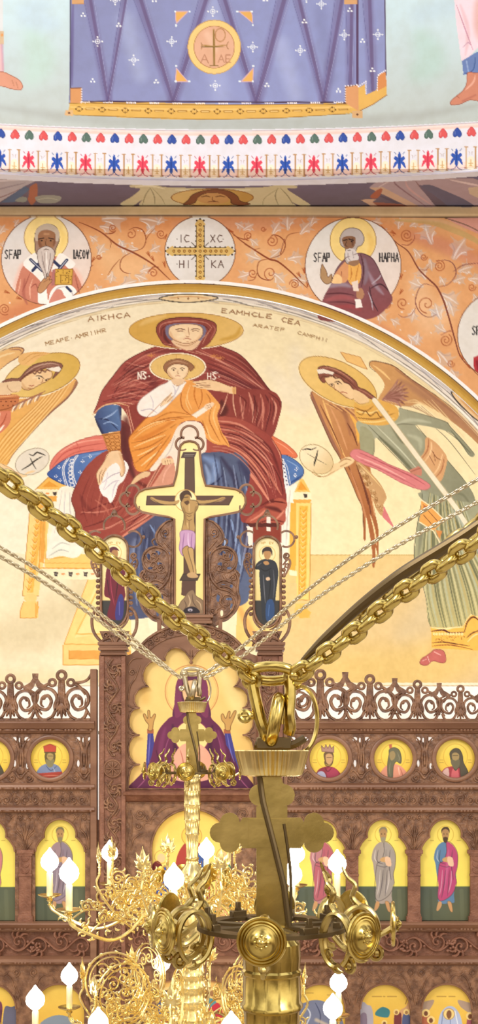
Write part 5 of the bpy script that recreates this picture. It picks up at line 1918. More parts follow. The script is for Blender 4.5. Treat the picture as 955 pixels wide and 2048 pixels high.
    def torus(s, c, R, r, n=28, m=8, nrm=(0, 1, 0), sq=1.0):
        nv = Vector(nrm).normalized(); a = nv.orthogonal().normalized(); b = nv.cross(a)
        V = []; F = []; c = Vector(c)
        for i in range(n):
            t = 2*math.pi*i/n; dr = a*math.cos(t)+b*math.sin(t)
            for j in range(m):
                u = 2*math.pi*j/m; V.append(tuple(c+dr*(R+r*math.cos(u))+nv*(r*sq*math.sin(u))))
        for i in range(n):
            for j in range(m): F.append((i*m+j, ((i+1) % n)*m+j, ((i+1) % n)*m+(j+1) % m, i*m+(j+1) % m))
        s.add(V, F)
    def prof(s, x0, x1, pr, Y, back=.06):   # straight moulding: profile (py, projection in m), left to right
        V = []; F = []; m = len(pr)
        q = list(pr)+[(pr[-1][0], -back), (pr[0][0], -back)]; m = len(q)
        for x in (x0, x1):
            for py, d in q:
                a = P(x, py, Y); V.append((a[0], Y-d, a[2]))
        for k in range(m): F.append((k, (k+1) % m, m+(k+1) % m, m+k))
        F.append(tuple(range(m))[::-1]); F.append(tuple(m+k for k in range(m)))
        s.add(V, F)
    def build(s, name, mat, parent=None, smooth=True, sharp=35):
        me = bpy.data.meshes.new(name); me.from_pydata(np.concatenate(s.v).tolist(), [], s.f); me.update()
        if smooth:
            me.polygons.foreach_set('use_smooth', [True]*len(me.polygons))
            try: me.set_sharp_from_angle(angle=math.radians(sharp))
            except Exception: pass
        me.materials.append(mat)
        return link(name, me, parent)
# ---------------------------------------------------------------- materials
def pmat(name, col, rough=.5, metal=0, spec=.5, noise=0, nscale=20, col2=None, bump=0, bscale=60, coat=0, stretch=None):
    m = bpy.data.materials.new(name); m.use_nodes = True; n = m.node_tree; b = n.nodes['Principled BSDF']
    b.inputs['Base Color'].default_value = (*col, 1); b.inputs['Roughness'].default_value = rough; b.inputs['Metallic'].default_value = metal
    b.inputs['Specular IOR Level'].default_value = spec
    if coat: b.inputs['Coat Weight'].default_value = coat; b.inputs['Coat Roughness'].default_value = .25
    tc = n.nodes.new('ShaderNodeTexCoord'); mpn = n.nodes.new('ShaderNodeMapping'); n.links.new(tc.outputs['Object'], mpn.inputs[0])
    if stretch: mpn.inputs['Scale'].default_value = stretch
    if col2:
        t = n.nodes.new('ShaderNodeTexNoise'); t.inputs['Scale'].default_value = nscale; t.inputs['Detail'].default_value = 4
        n.links.new(mpn.outputs[0], t.inputs['Vector']); r = n.nodes.new('ShaderNodeValToRGB')
        r.color_ramp.elements[0].position = .38; r.color_ramp.elements[1].position = .64
        r.color_ramp.elements[0].color = (*col, 1); r.color_ramp.elements[1].color = (*col2, 1)
        n.links.new(t.outputs['Fac'], r.inputs[0]); n.links.new(r.outputs[0], b.inputs['Base Color'])
    if bump:
        t2 = n.nodes.new('ShaderNodeTexNoise'); t2.inputs['Scale'].default_value = bscale; t2.inputs['Detail'].default_value = 3
        n.links.new(mpn.outputs[0], t2.inputs['Vector']); bp = n.nodes.new('ShaderNodeBump'); bp.inputs['Strength'].default_value = bump; bp.inputs['Distance'].default_value = .012
        n.links.new(t2.outputs['Fac'], bp.inputs['Height']); n.links.new(bp.outputs[0], b.inputs['Normal'])
    return m
def paint_mat(name, rough=.75, gain=1.0, spec=.3, coat=0):
    m = bpy.data.materials.new(name); m.use_nodes = True; n = m.node_tree; b = n.nodes['Principled BSDF']
    a = n.nodes.new('ShaderNodeAttribute'); a.attribute_name = 'Paint'
    tc = n.nodes.new('ShaderNodeTexCoord'); t = n.nodes.new('ShaderNodeTexNoise'); t.inputs['Scale'].default_value = 9; t.inputs['Detail'].default_value = 5
    n.links.new(tc.outputs['Object'], t.inputs['Vector']); r = n.nodes.new('ShaderNodeValToRGB')
    r.color_ramp.elements[0].color = (.95*gain, .94*gain, .92*gain, 1); r.color_ramp.elements[1].color = (1.0*gain, 1.0*gain, 1.0*gain, 1); r.color_ramp.elements[0].position = .35; r.color_ramp.elements[1].position = .6
    x = n.nodes.new('ShaderNodeMix'); x.data_type = 'RGBA'; x.blend_type = 'MULTIPLY'; x.inputs[0].default_value = 1
    n.links.new(t.outputs['Fac'], r.inputs[0]); n.links.new(a.outputs['Color'], x.inputs[6]); n.links.new(r.outputs[0], x.inputs[7]); n.links.new(x.outputs[2], b.inputs['Base Color'])
    b.inputs['Roughness'].default_value = rough; b.inputs['Specular IOR Level'].default_value = spec
    if coat: b.inputs['Coat Weight'].default_value = coat; b.inputs['Coat Roughness'].default_value = .3
    return m
M_FRESCO = paint_mat('fresco_plaster'); M_ICON = paint_mat('icon_paint', .45, 1.0, .4)
M_WHITE = pmat('white_plaster', (.86, .85, .86), .8)
M_WOOD = pmat('carved_walnut', (.140, .062, .033), .40, col2=(.30, .150, .080), nscale=16, bump=.75, bscale=42, stretch=(1, 1, .8))
M_WOOD2 = pmat('smooth_walnut', (.195, .088, .048), .40, col2=(.29, .145, .082), nscale=5, bump=.1, bscale=90, stretch=(.3, 1, 1))
M_WOODR = pmat('reddish_walnut', (.185, .072, .040), .5, col2=(.28, .122, .072), nscale=12, bump=.5, bscale=60)
M_BRASS = pmat('polished_brass', (.70, .54, .17), .20, 1.0, col2=(.50, .37, .10), nscale=14, bump=.05, bscale=25)
M_BRASSD = pmat('satin_brass', (.60, .46, .17), .26, 1.0, col2=(.44, .33, .11), nscale=10, bump=.05, bscale=20)
M_GLOWBRASS = pmat('glow_tinted_brass', (.98, .82, .40), .24, 1.0, col2=(.88, .70, .30), nscale=18)  # brass lightened: bulb glow on the far chandelier is in the colour
M_PALE = pmat('pale_brass_chain', (.74, .65, .46), .30, 1.0, col2=(.55, .47, .32), nscale=20)
M_DARK = pmat('dark_bronze', (.15, .105, .05), .4, .8)
M_CANDLE = pmat('candle_sleeve', (.95, .86, .55), .35, .3)
def emis(name, col, st):
    m = bpy.data.materials.new(name); m.use_nodes = True; b = m.node_tree.nodes['Principled BSDF']
    b.inputs['Base Color'].default_value = (*col, 1); b.inputs['Emission Color'].default_value = (*col, 1); b.inputs['Emission Strength'].default_value = st; return m
M_BULB = emis('lit_bulb', (1.0, .90, .70), 14)
M_FLOOR = pmat('stone_floor', (.45, .38, .30), .35, col2=(.55, .48, .38), nscale=2)
# ---------------------------------------------------------------- the building: apse, arch wall, soffit, drum
M = Canvas(-90, -60, 1045, 1460, 2, 'f6e3bd')
paint_apse(M); paint_wall(M); paint_soffit(M); paint_drum(M)
ST = 1.6
WY = 11.0; k11 = WY/FPX
AX, _, AZ = P(375, 1399, WY); AR = 812*k11
def cols_px(): return np.concatenate([np.linspace(-300, -70, 12)[:-1], np.arange(-70, 1026, ST), np.linspace(1026, 1160, 8)[1:]])
def rim(x): return 1399-np.sqrt(np.maximum(812.0**2-(x-375)**2, 0))
def struct(name, me): return tag(link(name, me), kind='structure')
# conch of the apse and the wall under it
cx = cols_px(); T = np.linspace(0, 1, int(860/ST))
PX = np.tile(cx, (len(T), 1)); top = rim(cx)
PY = top[None, :]+(1462-top)[None, :]*T[:, None]
dx = (PX-CX)/FPX; dz = (HZ-PY)/FPX       # direction (dx,1,dz) from the eye
oc = np.array([0-AX, 0-WY, ZC-AZ])
A = dx*dx+1+dz*dz; B = 2*(dx*oc[0]+oc[1]+dz*oc[2]); C_ = oc@oc-AR*AR
t = (-B+np.sqrt(np.maximum(B*B-4*A*C_, 0)))/(2*A); t = np.maximum(t, WY)
Zs = ZC+dz*t
A2 = dx*dx+1; B2 = 2*(dx*oc[0]+oc[1]); C2 = oc[0]**2+oc[1]**2-AR*AR
t2 = (-B2+np.sqrt(np.maximum(B2*B2-4*A2*C2, 0)))/(2*A2)
t = np.where(Zs < AZ, t2, t)
struct('wall_apse', grid_mesh('wall_apse', dx*t, t, ZC+dz*t, M.sample(PX.ravel(), PY.ravel()), M_FRESCO))
mb = MB(); n = 64; V = []; F = []
for i in range(n+1):
    a = math.pi*i/n
    for z in (0, ZC+(HZ-1458)/FPX*WY): V.append((AX+AR*math.cos(a), WY+AR*math.sin(a), z))
for i in range(n): F.append((2*i, 2*i+1, 2*i+3, 2*i+2))
mb.add(V, F); struct('wall_apse_lower', mb.build('wall_apse_lower', M_WHITE).data) if False else tag(mb.build('wall_apse_lower', M_WHITE), kind='structure')
# flat wall above the arch
T = np.linspace(0, 1, int(330/ST)); PX = np.tile(cx, (len(T), 1)); bot = np.minimum(rim(cx)-9, 900)
PY = 434+(bot-434)[None, :]*T[:, None]
struct('wall_arch', grid_mesh('wall_arch', (PX-CX)*k11, np.full_like(PX, WY-.02), ZC+(HZ-PY)*k11, M.sample(PX.ravel(), PY.ravel()), M_FRESCO))
# ochre moulding round the arch
a = np.radians(np.linspace(-172, -8, 900)); q = np.linspace(0, 1, 14)
rr = 812+17.5*q[:, None]+0*a[None, :]; bulge = np.sin(np.pi*q)*.035
PX = 375+rr*np.cos(a); PY = 1399+rr*np.sin(a)
struct('trim_1', grid_mesh('trim_1', (PX-CX)*k11, WY-.02-np.tile(bulge[:, None], (1, len(a))), ZC+(HZ-PY)*k11, M.sample(PX.ravel(), PY.ravel()), M_FRESCO, True))
# sandy strip at the top of the wall
q = np.linspace(0, 1, 12); PX = np.tile(cx, (12, 1)); PY = np.tile((415+22*q)[:, None], (1, len(cx)))
Yb = WY-.02-np.tile((.03*np.clip(np.sin(np.pi*q)*3, 0, 1))[:, None], (1, len(cx)))
struct('trim_2', grid_mesh('trim_2', (PX-CX)*k11, Yb, ZC+(HZ-PY)*k11, M.sample(PX.ravel(), PY.ravel()), M_FRESCO))
# soffit in front of it
ZS = ZC+(HZ-415)*k11; Ys = np.linspace(WY+.0, WY*(HZ-415)/(HZ-338), 56)
PY = HZ-(ZS-ZC)*FPX/Ys; PX = np.tile(cx, (len(Ys), 1)); PYY = np.tile(PY[:, None], (1, len(cx))); YY = np.tile(Ys[:, None], (1, len(cx)))
struct('ceiling_soffit', grid_mesh('ceiling_soffit', (PX-CX)/FPX*YY, YY, np.full_like(YY, ZS), M.sample(PX.ravel(), PYY.ravel()), M_FRESCO, True))
# drum band and the foot of the dome
YD, RD = 10.46, 13.5
Xf = (440-CX)/FPX*YD
def ydrum(px):
    y = np.full_like(px, YD)
    for _ in range(4):
        X = (px-CX)/FPX*y; y = YD-(X-Xf)**2/(2*RD)
    return y
yb = ydrum(cx)
def bandy(x, v): return 262+v*100-(x-440)**2*(.000062+.00001*v)
T = np.linspace(-.03, 1.0, 76); PX = np.tile(cx, (len(T), 1)); PY = np.stack([bandy(cx, v) for v in T]); YY = np.tile(yb, (len(T), 1))
struct('wall_drum', grid_mesh('wall_drum', (PX-CX)/FPX*YY, YY, ZC+(HZ-PY)/FPX*YY, M.sample(PX.ravel(), PY.ravel()), M_FRESCO))
py0 = bandy(cx, 1.0); X0 = (cx-CX)/FPX*yb; Z0 = ZC+(HZ-py0)/FPX*yb
struct('trim_3', grid_mesh('trim_3', np.stack([X0, X0*1.0]), np.stack([yb, yb+.02]), np.stack([Z0, np.maximum(Z0, ZS+.01)]), np.tile(_hex('b0a8c0'), (2*len(cx), 1)), M_FRESCO))
T = np.linspace(-.0, 1.0, int(330/ST)); p1 = bandy(cx, -.03)
PX = np.tile(cx, (len(T), 1)); PY = p1[None, :]+(-90-p1)[None, :]*T[:, None]
zb = ZC+(HZ-p1)/FPX*yb; lean = .22
# ray meets the leaning wall Y = yb - lean*(Z - zb)
s_ = (HZ-PY)/FPX; YY = (yb+lean*(zb-ZC))[None, :]/(1+lean*s_)
struct('wall_dome_foot', grid_mesh('wall_dome_foot', (PX-CX)/FPX*YY, YY, ZC+s_*YY, M.sample(PX.ravel(), PY.ravel()), M_FRESCO, True))
mb = MB(); mb.add([(-9, -4, 0), (9, -4, 0), (9, 15.2, 0), (-9, 15.2, 0)], [(0, 1, 2, 3)]); tag(mb.build('floor', M_FLOOR), kind='structure')
# ---------------------------------------------------------------- the carved wooden screen
I = Canvas(-80, 840, 1100, 2115, 2, '7a5038')
paint_icons(I)
YI = 10.0; DB = .028
k10 = FPX/YI
screen = empty('iconostasis', (P(380, 1500, YI)[0], YI, 0), 'tall carved walnut iconostasis screen with pierced cresting and painted icons', 'altar screen')
def part(mb, name, mat=None, par=None, label=None):
    o = mb.build(name, mat or M_WOOD, par or screen)
    if label: o['label'] = label
    return o
def arcp(cx, cy, r, a0, a1, n=16, ry=None):
    ry = ry or r; return [(cx+r*math.cos(math.radians(a0+(a1-a0)*i/n)), cy+ry*math.sin(math.radians(a0+(a1-a0)*i/n))) for i in range(n+1)]
def spir(mb, x, y, r, a0, t, w, Y=YI, r1=2, ball=1):
    q = spiral(x, y, r, r1, a0, t, int(10+abs(t)*14)); mb.rib(q, w, Y, taper=False, smooth=False)
    if ball: mb.pball(q[-1][0], q[-1][1], w*.75, Y, .8)
def fan(mb, x, y, ang, L, n=5, spread=70, w=3.4, Y=YI, curl=.25):
    for i in range(n):
        f = (i/(n-1)-.5)*2 if n > 1 else 0
        a = math.radians(ang+f*spread/2); l = L*(1-.28*abs(f)); b = a+f*curl*2
        mb.rib([(x, y), (x+l*.5*math.cos(a), y+l*.5*math.sin(a)), (x+l*.8*math.cos(b), y+l*.8*math.sin(b)), (x+l*math.cos(b+f*.5), y+l*math.sin(b+f*.5))], w, Y-.004*(1-abs(f)), 1.0)
def vine(mb, x0, y0, x1, y1, amp, per, w=3.4, Y=YI, leafy=True, rs=None):
    L = math.hypot(x1-x0, y1-y0); ux, uy = (x1-x0)/L, (y1-y0)/L; n = max(1, round(L/per)); per = L/n
    q = []
    for i in range(n*8+1):
        s = L*i/(n*8); o = amp*.55*math.sin(math.pi*s/per); q.append((x0+ux*s-uy*o, y0+uy*s+ux*o))
    mb.rib(q, w, Y, taper=False, per=2)
    for i in range(n):
        sg = 1 if i % 2 == 0 else -1; s = (i+.5)*per; o = -sg*amp*.18
        cx, cy = x0+ux*s-uy*o, y0+uy*s+ux*o; base = math.degrees(math.atan2(uy, ux))
        r = min(amp*.72, per*.40)
        spir(mb, cx, cy, r, base+sg*100, -sg*1.35, w*.85, Y-.002, 1.5)
        if leafy:
            for d in (-40, 20, 80):
                a = math.radians(base-sg*(90+d*.6)); mb.rib([(cx+r*.5*math.cos(a), cy+r*.5*math.sin(a)), (cx+r*1.1*math.cos(a+.15), cy+r*1.1*math.sin(a+.15)), (cx+r*1.5*math.cos(a+.5), cy+r*1.5*math.sin(a+.5))], w*1.15, Y-.003)
            mb.pball(cx+ux*per*.45, cy+uy*per*.45, w*.6, Y-.004)
def rosette(mb, x, y, r, Y, n=8):
    c = P(x, y, Y); u = 1/FPX*Y
    mb.torus(c, r*u, r*.13*u, 28, 6); mb.lathe([(r*.93*u, 0), (r*.93*u, .012)], 24, c, 'y')
    for i in range(n):
        a = 2*math.pi*i/n; mb.rib([(x+r*.12*math.cos(a), y+r*.12*math.sin(a)), (x+r*.5*math.cos(a), y+r*.5*math.sin(a)), (x+r*.82*math.cos(a), y+r*.82*math.sin(a))], r*.24, Y-.006, 1.0, n=6, per=3)
    mb.pball(x, y, r*.14, Y-.01, 1)
def beads(mb, x0, x1, y, r, Y, step=None, gap=None):
    x = x0
    while x < x1: mb.ball(P(x, y, Y), r/FPX*Y, (1.35, 1, 1), 6, 4); x += step or r*3.1
WINGS = ((-75, 190), (566, 1088))
# --- cornices and friezes
def row_mould(y0, y1, kind, name, rng=WINGS, Y=YI):
    for x0, x1 in rng:
        mb = MB(); h = y1-y0
        if kind == 'cove': pr = [(y0, .02), (y0+.12*h, .075), (y0+.2*h, .08), (y0+.3*h, .07), (y0+.6*h, .05), (y0+.68*h, .03), (y0+.9*h, .025), (y1, .0)]
        elif kind == 'flat': pr = [(y0, .015), (y0+.2*h, .03), (y0+.8*h, .03), (y1, .012)]
        else: pr = [(y0, .01), (y0+.25*h, .045), (y0+.55*h, .05), (y0+.85*h, .03), (y1, .0)]
        mb.prof(x0, x1, pr, Y)
        if kind in ('cove', 'bead'):
            x = x0+6; i = 0
            while x < x1-4:
                if i % 9 in (0, 1, 2, 3): mb.ball(P(x, y1-h*.28, Y-.04), 3.0/FPX*Y, (1.2, .9, 1.0), 6, 4); x += 6.5
                else: 
                    mb.ball(P(x+9, y1-h*.28, Y-.038), 2.6/FPX*Y, (4.6, .8, .9), 8, 4); x += 24; i += 4
                i += 1
        part(mb, name, M_WOOD2 if kind != 'flat' else M_WOODR)
row_mould(1441, 1468, 'cove', 'cornice'); row_mould(1566, 1581, 'bead', 'moulding'); row_mould(1611, 1626, 'bead', 'moulding')
row_mould(1842, 1864, 'cove', 'cornice'); row_mould(1912, 1931, 'bead', 'moulding')
# --- medallion row, pierced between the icons
MED = (-18, 100, 657, 786, 910, 1034)
for x0, x1 in WINGS:
    cs = [c for c in MED if x0-40 < c < x1+20]; holes = [arcp(c, 1517, 43, 0, 352, 45)[:-0 or None] for c in cs]
    mids = [c+59 for c in cs if c+59 < x1-20]+([721] if x0 > 400 else [])
    if x0 > 400: mids = [721.5, 848, 972, 598]
    else: mids = [41, -66, 168]
    for m in mids:
        for hx, hy, a, b in ((m-12, 1478, 5, 4), (m-2, 1480, 2.5, 5), (m+12, 1478, 6, 4), (m-12, 1527, 3, 7), (m+13, 1532, 3, 6)):
            if hx-a > x0+2 and hx+a < x1-2 and all(math.hypot(hx-c, hy-1517) > 43+a+1 for c in cs): holes.append(arcp(hx, hy, a, 0, 340, 17, b))
    mb = MB(); mb.plate([(x0, 1462), (x1, 1462), (x1, 1570), (x0, 1570)], holes, YI, DB)
    part(mb, 'medallion_panel', M_WOOD)
    for m in mids:
        mb = MB()
        for s in (-1, 1):
            mb.rib([(m+s*2, 1548), (m+s*5, 1520), (m+s*4, 1500), (m+s*10, 1484), (m+s*20, 1472)], 5, YI-.004)
            mb.rib([(m+s*1, 1530), (m+s*1, 1505), (m+s*6, 1486), (m+s*7, 1472)], 4, YI-.006)
            spir(mb, m+s*17, 1556, 8, 90-s*90, s*1.2, 3.4, YI-.003)
            mb.rib([(m+s*8, 1548), (m+s*16, 1540), (m+s*22, 1548)], 4, YI-.003)
            mb.rib([(m+s*14, 1535), (m+s*17, 1525), (m+s*14, 1515)], 3.4, YI-.003)
        mb.rib([(m-9, 1545), (m, 1556), (m+9, 1545)], 6, YI-.006); mb.pball(m, 1541, 9, YI-.0, .5); mb.rib([(m, 1520), (m, 1500), (m, 1474)], 3.4, YI-.006)
        part(mb, 'scroll_carving', M_WOOD)
# --- carved frieze of small paired scrolls
for x0, x1 in WINGS:
    mb = MB(); mb.pbox(x0, 1578, x1, 1614, YI-.005, DB); x = x0+12; i = 0
    while x < x1-8:
        s = 1 if i % 2 == 0 else -1
        spir(mb, x, 1600, 8, 90, s*1.15, 3.2, YI-.008); mb.rib([(x+s*8, 1604), (x+s*10, 1594), (x+s*4, 1584)], 3.2, YI-.008); mb.pball(x, 1586, 2.2, YI-.008)
        x += 19; i += 1
    part(mb, 'carved_frieze', M_WOOD)
# --- arcade of standing figures
def trefoil(c, dy=0, hw=50):
    L = [(c-hw, 1842+dy), (c-hw, 1704+dy), (c-hw+2, 1694+dy), (c-hw+7, 1685+dy), (c-hw+13, 1678+dy), (c-hw+18, 1674+dy)]
    top = arcp(c, 1671+dy, 33, 186, 354, 22)
    return L+top+[(2*c-x, y) for x, y in L[::-1]]
APO = (-20, 120, 642, 765.5, 890, 1015)
for x0, x1 in WINGS:
    cs = [c for c in APO if x0 < c < x1]
    holes = [trefoil(c) for c in cs]
    holes = [[(max(x, x0+3), y) for x, y in h] for h in holes]; holes = [[(min(x, x1-3), y) for x, y in h] for h in holes]
    mb = MB(); mb.plate([(x0, 1622), (x1, 1622), (x1, 1849), (x0, 1849)], holes, YI, DB); part(mb, 'arcade_panel', M_WOOD)
    mb = MB()
    for h in holes: mb.rib(h[1:-1], 4.6, YI-.004, taper=False, smooth=False)
    part(mb, 'arch_moulding', M_WOOD2)
    mids = sorted(set([(a+b)/2 for a, b in zip(cs, cs[1:])]+([178] if x0 < 0 else [580])))
    for m in mids:
        mb = MB()
        edge = m in (178, 580)
        for s in ((-1, 1) if not edge else ((-1,) if m == 178 else (1,))):
            spir(mb, m+s*11, 1634, 6, 90, s*1.1, 3, YI-.003); mb.rib([(m+s*2, 1694), (m+s*6, 1672), (m+s*18, 1656), (m+s*16, 1636)], 3.6, YI-.004)
            mb.rib([(m+s*1, 1680), (m+s*4, 1662), (m+s*9, 1650)], 3.4, YI-.005); mb.rib([(m+s*6, 1676), (m+s*13, 1668), (m+s*20, 1664)], 3, YI-.003)
            mb.rib([(m+s*24, 1640), (m+s*30, 1630), (m+s*40, 1629)], 3, YI-.003); mb.rib([(m+s*20, 1630), (m+s*28, 1636), (m+s*33, 1645)], 2.8, YI-.003)
            mb.rib([(m+s*4, 1698), (m+s*9, 1690), (m+s*14, 1684)], 3.2, YI-.003)
        mb.rib([(m, 1698), (m, 1670), (m, 1645)], 3.4, YI-.006); mb.pball(m, 1638, 3, YI-.005)
        part(mb, 'spandrel_carving', M_WOOD)
    for m in mids:
        if m in (178, 580): continue
        w_ = 12.5 if m > 500 else 12.5
        mb = MB(); mb.pbox(m-w_-5, 1700, m+w_+5, 1708, YI-.035, .05); mb.pbox(m-w_-2, 1707, m+w_+2, 1712, YI-.028, .04)
        mb.pbox(m-w_, 1710, m+w_, 1834, YI-.022, .04); mb.pbox(m-w_-1, 1748, m+w_+1, 1753, YI-.03, .04); mb.pbox(m-w_-1, 1828, m+w_+1, 1833, YI-.03, .04); mb.pbox(m-w_-3, 1833, m+w_+3, 1846, YI-.036, .05)
        for yy in (1716, 1728, 1740):
            mb.rib([(m, yy+7), (m-6, yy+3), (m-8, yy-3)], 2.8, YI-.024); mb.rib([(m, yy+7), (m+6, yy+3), (m+8, yy-3)], 2.8, YI-.024)
        part(mb, 'colonnette', M_WOODR)
    mb = MB(); q = x0+2
    # vine frieze under the arcade, pierced
    holes = []; hx = x0+14; i = 0
    while hx < x1-16:
        hx += 23; i += 1
    mb.plate([(x0, 1860), (x1, 1860), (x1, 1916), (x0, 1916)], holes, YI+.03, DB); part(mb, 'frieze_backing', M_WOODR)
    mb = MB(); vine(mb, x0+6, 1888, x1-6, 1888, 24, 46, 5.2, YI-.0)
    rg = random.Random(int(x1))
    for k in range(int((x1-x0)/95)):
        gx = x0+50+k*95; gy = 1892
        for a in range(14): mb.pball(gx+rg.uniform(-10, 10), gy+rg.uniform(-11, 11), 3.2, YI-.012, 1, 6, 4)
    part(mb, 'grapevine_carving', M_WOODR)
# --- lower festal row
FES = (-18, 118, 640, 770, 893, 1016)
for x0, x1 in WINGS:
    cs = [c for c in FES if x0-20 < c < x1]
    holes = [[(c-50, 2105)]+arcp(c, 2018, 50, 180, 360, 30)+[(c+50, 2105)] for c in cs]
    holes = [[(min(max(x, x0+3), x1-3), y) for x, y in h] for h in holes]
    mb = MB(); mb.plate([(x0, 1926), (x1, 1926), (x1, 2130), (x0, 2130)], holes, YI, DB); part(mb, 'lower_arcade_panel', M_WOOD)
    mb = MB()
    for h in holes: mb.rib(h[1:-1], 4, YI-.004, taper=False, smooth=False)
    part(mb, 'arch_moulding', M_WOOD2)
    for c in cs+[cs[-1]+124, cs[0]-124]:
        mb = MB()
        for s in (-1, 1):
            if not x0 < c+s*62 < x1: continue
            m = c+s*60
            mb.rib([(m, 2010), (m-s*6, 1985), (m-s*14, 1966)], 3.4, YI-.003); mb.rib([(m-s*2, 1990), (m-s*12, 1978), (m-s*20, 1958), (m-s*32, 1948)], 3.6, YI-.004)
            spir(mb, m-s*10, 1945, 8, 90, -s*1.2, 3, YI-.003); mb.rib([(c+s*4, 1962), (c+s*14, 1950), (c+s*26, 1950), (c+s*36, 1942)], 3.4, YI-.003)
            mb.rib([(c+s*2, 1946), (c+s*10, 1940), (c+s*20, 1942)], 3, YI-.003); mb.rib([(m-s*4, 2000), (m-s*10, 1996), (m-s*12, 1986)], 2.8, YI-.003)
        if mb.n: part(mb, 'spandrel_carving', M_WOOD)
# --- end stiles and the closing boards down to the floor
for xa, xb, ya in ((180, 193.5, 1338), (566, 574, 1345)):
    mb = MB(); mb.pbox(xa, ya, xb, 2130, YI-.03, .1); part(mb, 'end_stile', M_WOOD2)
mb = MB(); mb.pbox(192, 1640, 203, 2130, YI+.01, .05); part(mb, 'joint_strip', M_WOODR)
for x0, x1 in ((-75, 191), (566, 1088), (199, 566)):
    a = P(x0, 2126, YI); b = P(x1, 2126, YI); mb = MB(); mb.box(((a[0]+b[0])/2, YI+.05, a[2]/2), (b[0]-a[0], .1, a[2])); part(mb, 'base_boarding', M_WOOD2)
# --- pierced cresting
def cresting(rings, fins, x0, x1, yb=1441):
    mb = MB()
    mb.rib([(x0, yb-1), ((x0+x1)/2, yb-1), (x1, yb-1)], 7, YI, taper=False)
    def at(x): 
        r = sorted(rings); 
        xs = [q[0] for q in r]; ys = [q[1] for q in r]; return float(np.interp(x, xs, ys))
    for x, yt in rings:
        k = (yb-yt)/88.0; u = 1/k10
        R = lambda dx, dy: (x+dx*k, yb-dy*k)
        mb.torus(P(*R(0, 88), YI), 8.2*k*u, 3.6*k*u, 20, 8)
        for s in (-1, 1):
            mb.torus(P(*R(s*18, 74), YI), 6.4*k*u, 3.0*k*u, 18, 8)
            mb.rib([R(s*3, 78), R(s*4, 60), R(s*5, 44), R(s*10, 24), R(s*18, 8), R(s*28, 2)], 6.9*k, YI, taper=False)
            mb.rib([R(s*24, 72), R(s*32, 68), R(s*40, 60), R(s*46, 50)], 6.9*k, YI)
            # big volute
            q = [R(s*12, 20)]+[R(s*31+22*math.cos(math.radians(t))*s, 42+21*math.sin(math.radians(t))) for t in (215, 180, 150, 120, 90, 60, 30, 0, -30, -60, -90)]+[R(s*24, 26), R(s*20, 38), R(s*26, 48), R(s*34, 46)]
            mb.rib(q, 6.9*k, YI, taper=False); mb.pball(*R(s*35, 44), 4.5*k, YI)
            mb.rib([R(s*31, 50), R(s*38, 44), R(s*40, 32), R(s*34, 26)], 5.5*k, YI)
            mb.rib([R(s*16, 6), R(s*30, -1), R(s*44, 6), R(s*50, 20)], 6.9*k, YI, taper=False)
        mb.rib([R(0, 80), R(0, 50), R(0, 22)], 15.2*k, YI, flat=.5)
        for a, l in ((-34, 22), (-17, 27), (0, 30), (17, 27), (34, 22)):
            t = math.radians(a); mb.rib([R(0, 34), R(math.sin(t)*l*.6, 34-l*.6*math.cos(t)), R(math.sin(t)*l*1.1, 34-l*math.cos(t))], 6.9*k, YI-.004)
    for x, yt in fins:
        k = (yb-yt)/94.0; R = lambda dx, dy: (x+dx*k, yb-dy*k)
        mb.plate([R(-6, 94), R(6, 94), R(5, 84), R(10, 76), R(20, 70), R(26, 66), R(20, 60), R(8, 62), R(4, 66), R(0, 76), R(-4, 66), R(-8, 62), R(-20, 60), R(-26, 66), R(-20, 70), R(-10, 76), R(-5, 84)], [], YI-.014, .028)
        for s in (-1, 1):
            mb.rib([R(s*2, 58), R(s*6, 50), R(s*4, 38), R(0, 28)], 4.6*k, YI); mb.rib([R(0, 30), R(s*9, 18), R(s*14, 12)], 4.6*k, YI)
            mb.rib([R(s*20, 66), R(s*14, 62), R(0, 55)], 4.6*k, YI, taper=False)
        mb.rib([R(0, 56), R(0, 30), R(0, 14)], 8.3*k, YI)
    part(mb, 'pierced_cresting', M_WOOD)
cresting([(-78, 1366), (21, 1358), (123, 1351)], [(-28, 1352), (70, 1347)], -75, 182)
mb = MB(); mb.rib([(184, 1345), (176, 1358), (165, 1364), (150, 1366)], 6, YI, taper=False); mb.rib([(182, 1434), (176, 1425), (170, 1412), (172, 1396)], 5, YI); part(mb, 'cresting_bracket', M_WOOD)
cresting([(640, 1350), (739, 1359), (834, 1369), (920, 1378), (1003, 1386), (1080, 1393)], [(690, 1344), (789, 1356), (878, 1366), (962, 1376), (1042, 1385)], 574, 1088, 1442)
mb = MB(); mb.rib([(576, 1352), (590, 1362), (606, 1366), (620, 1366)], 6, YI, taper=False); spir(mb, 600, 1402, 20, 200, 1.4, 5); part(mb, 'cresting_bracket', M_WOOD)
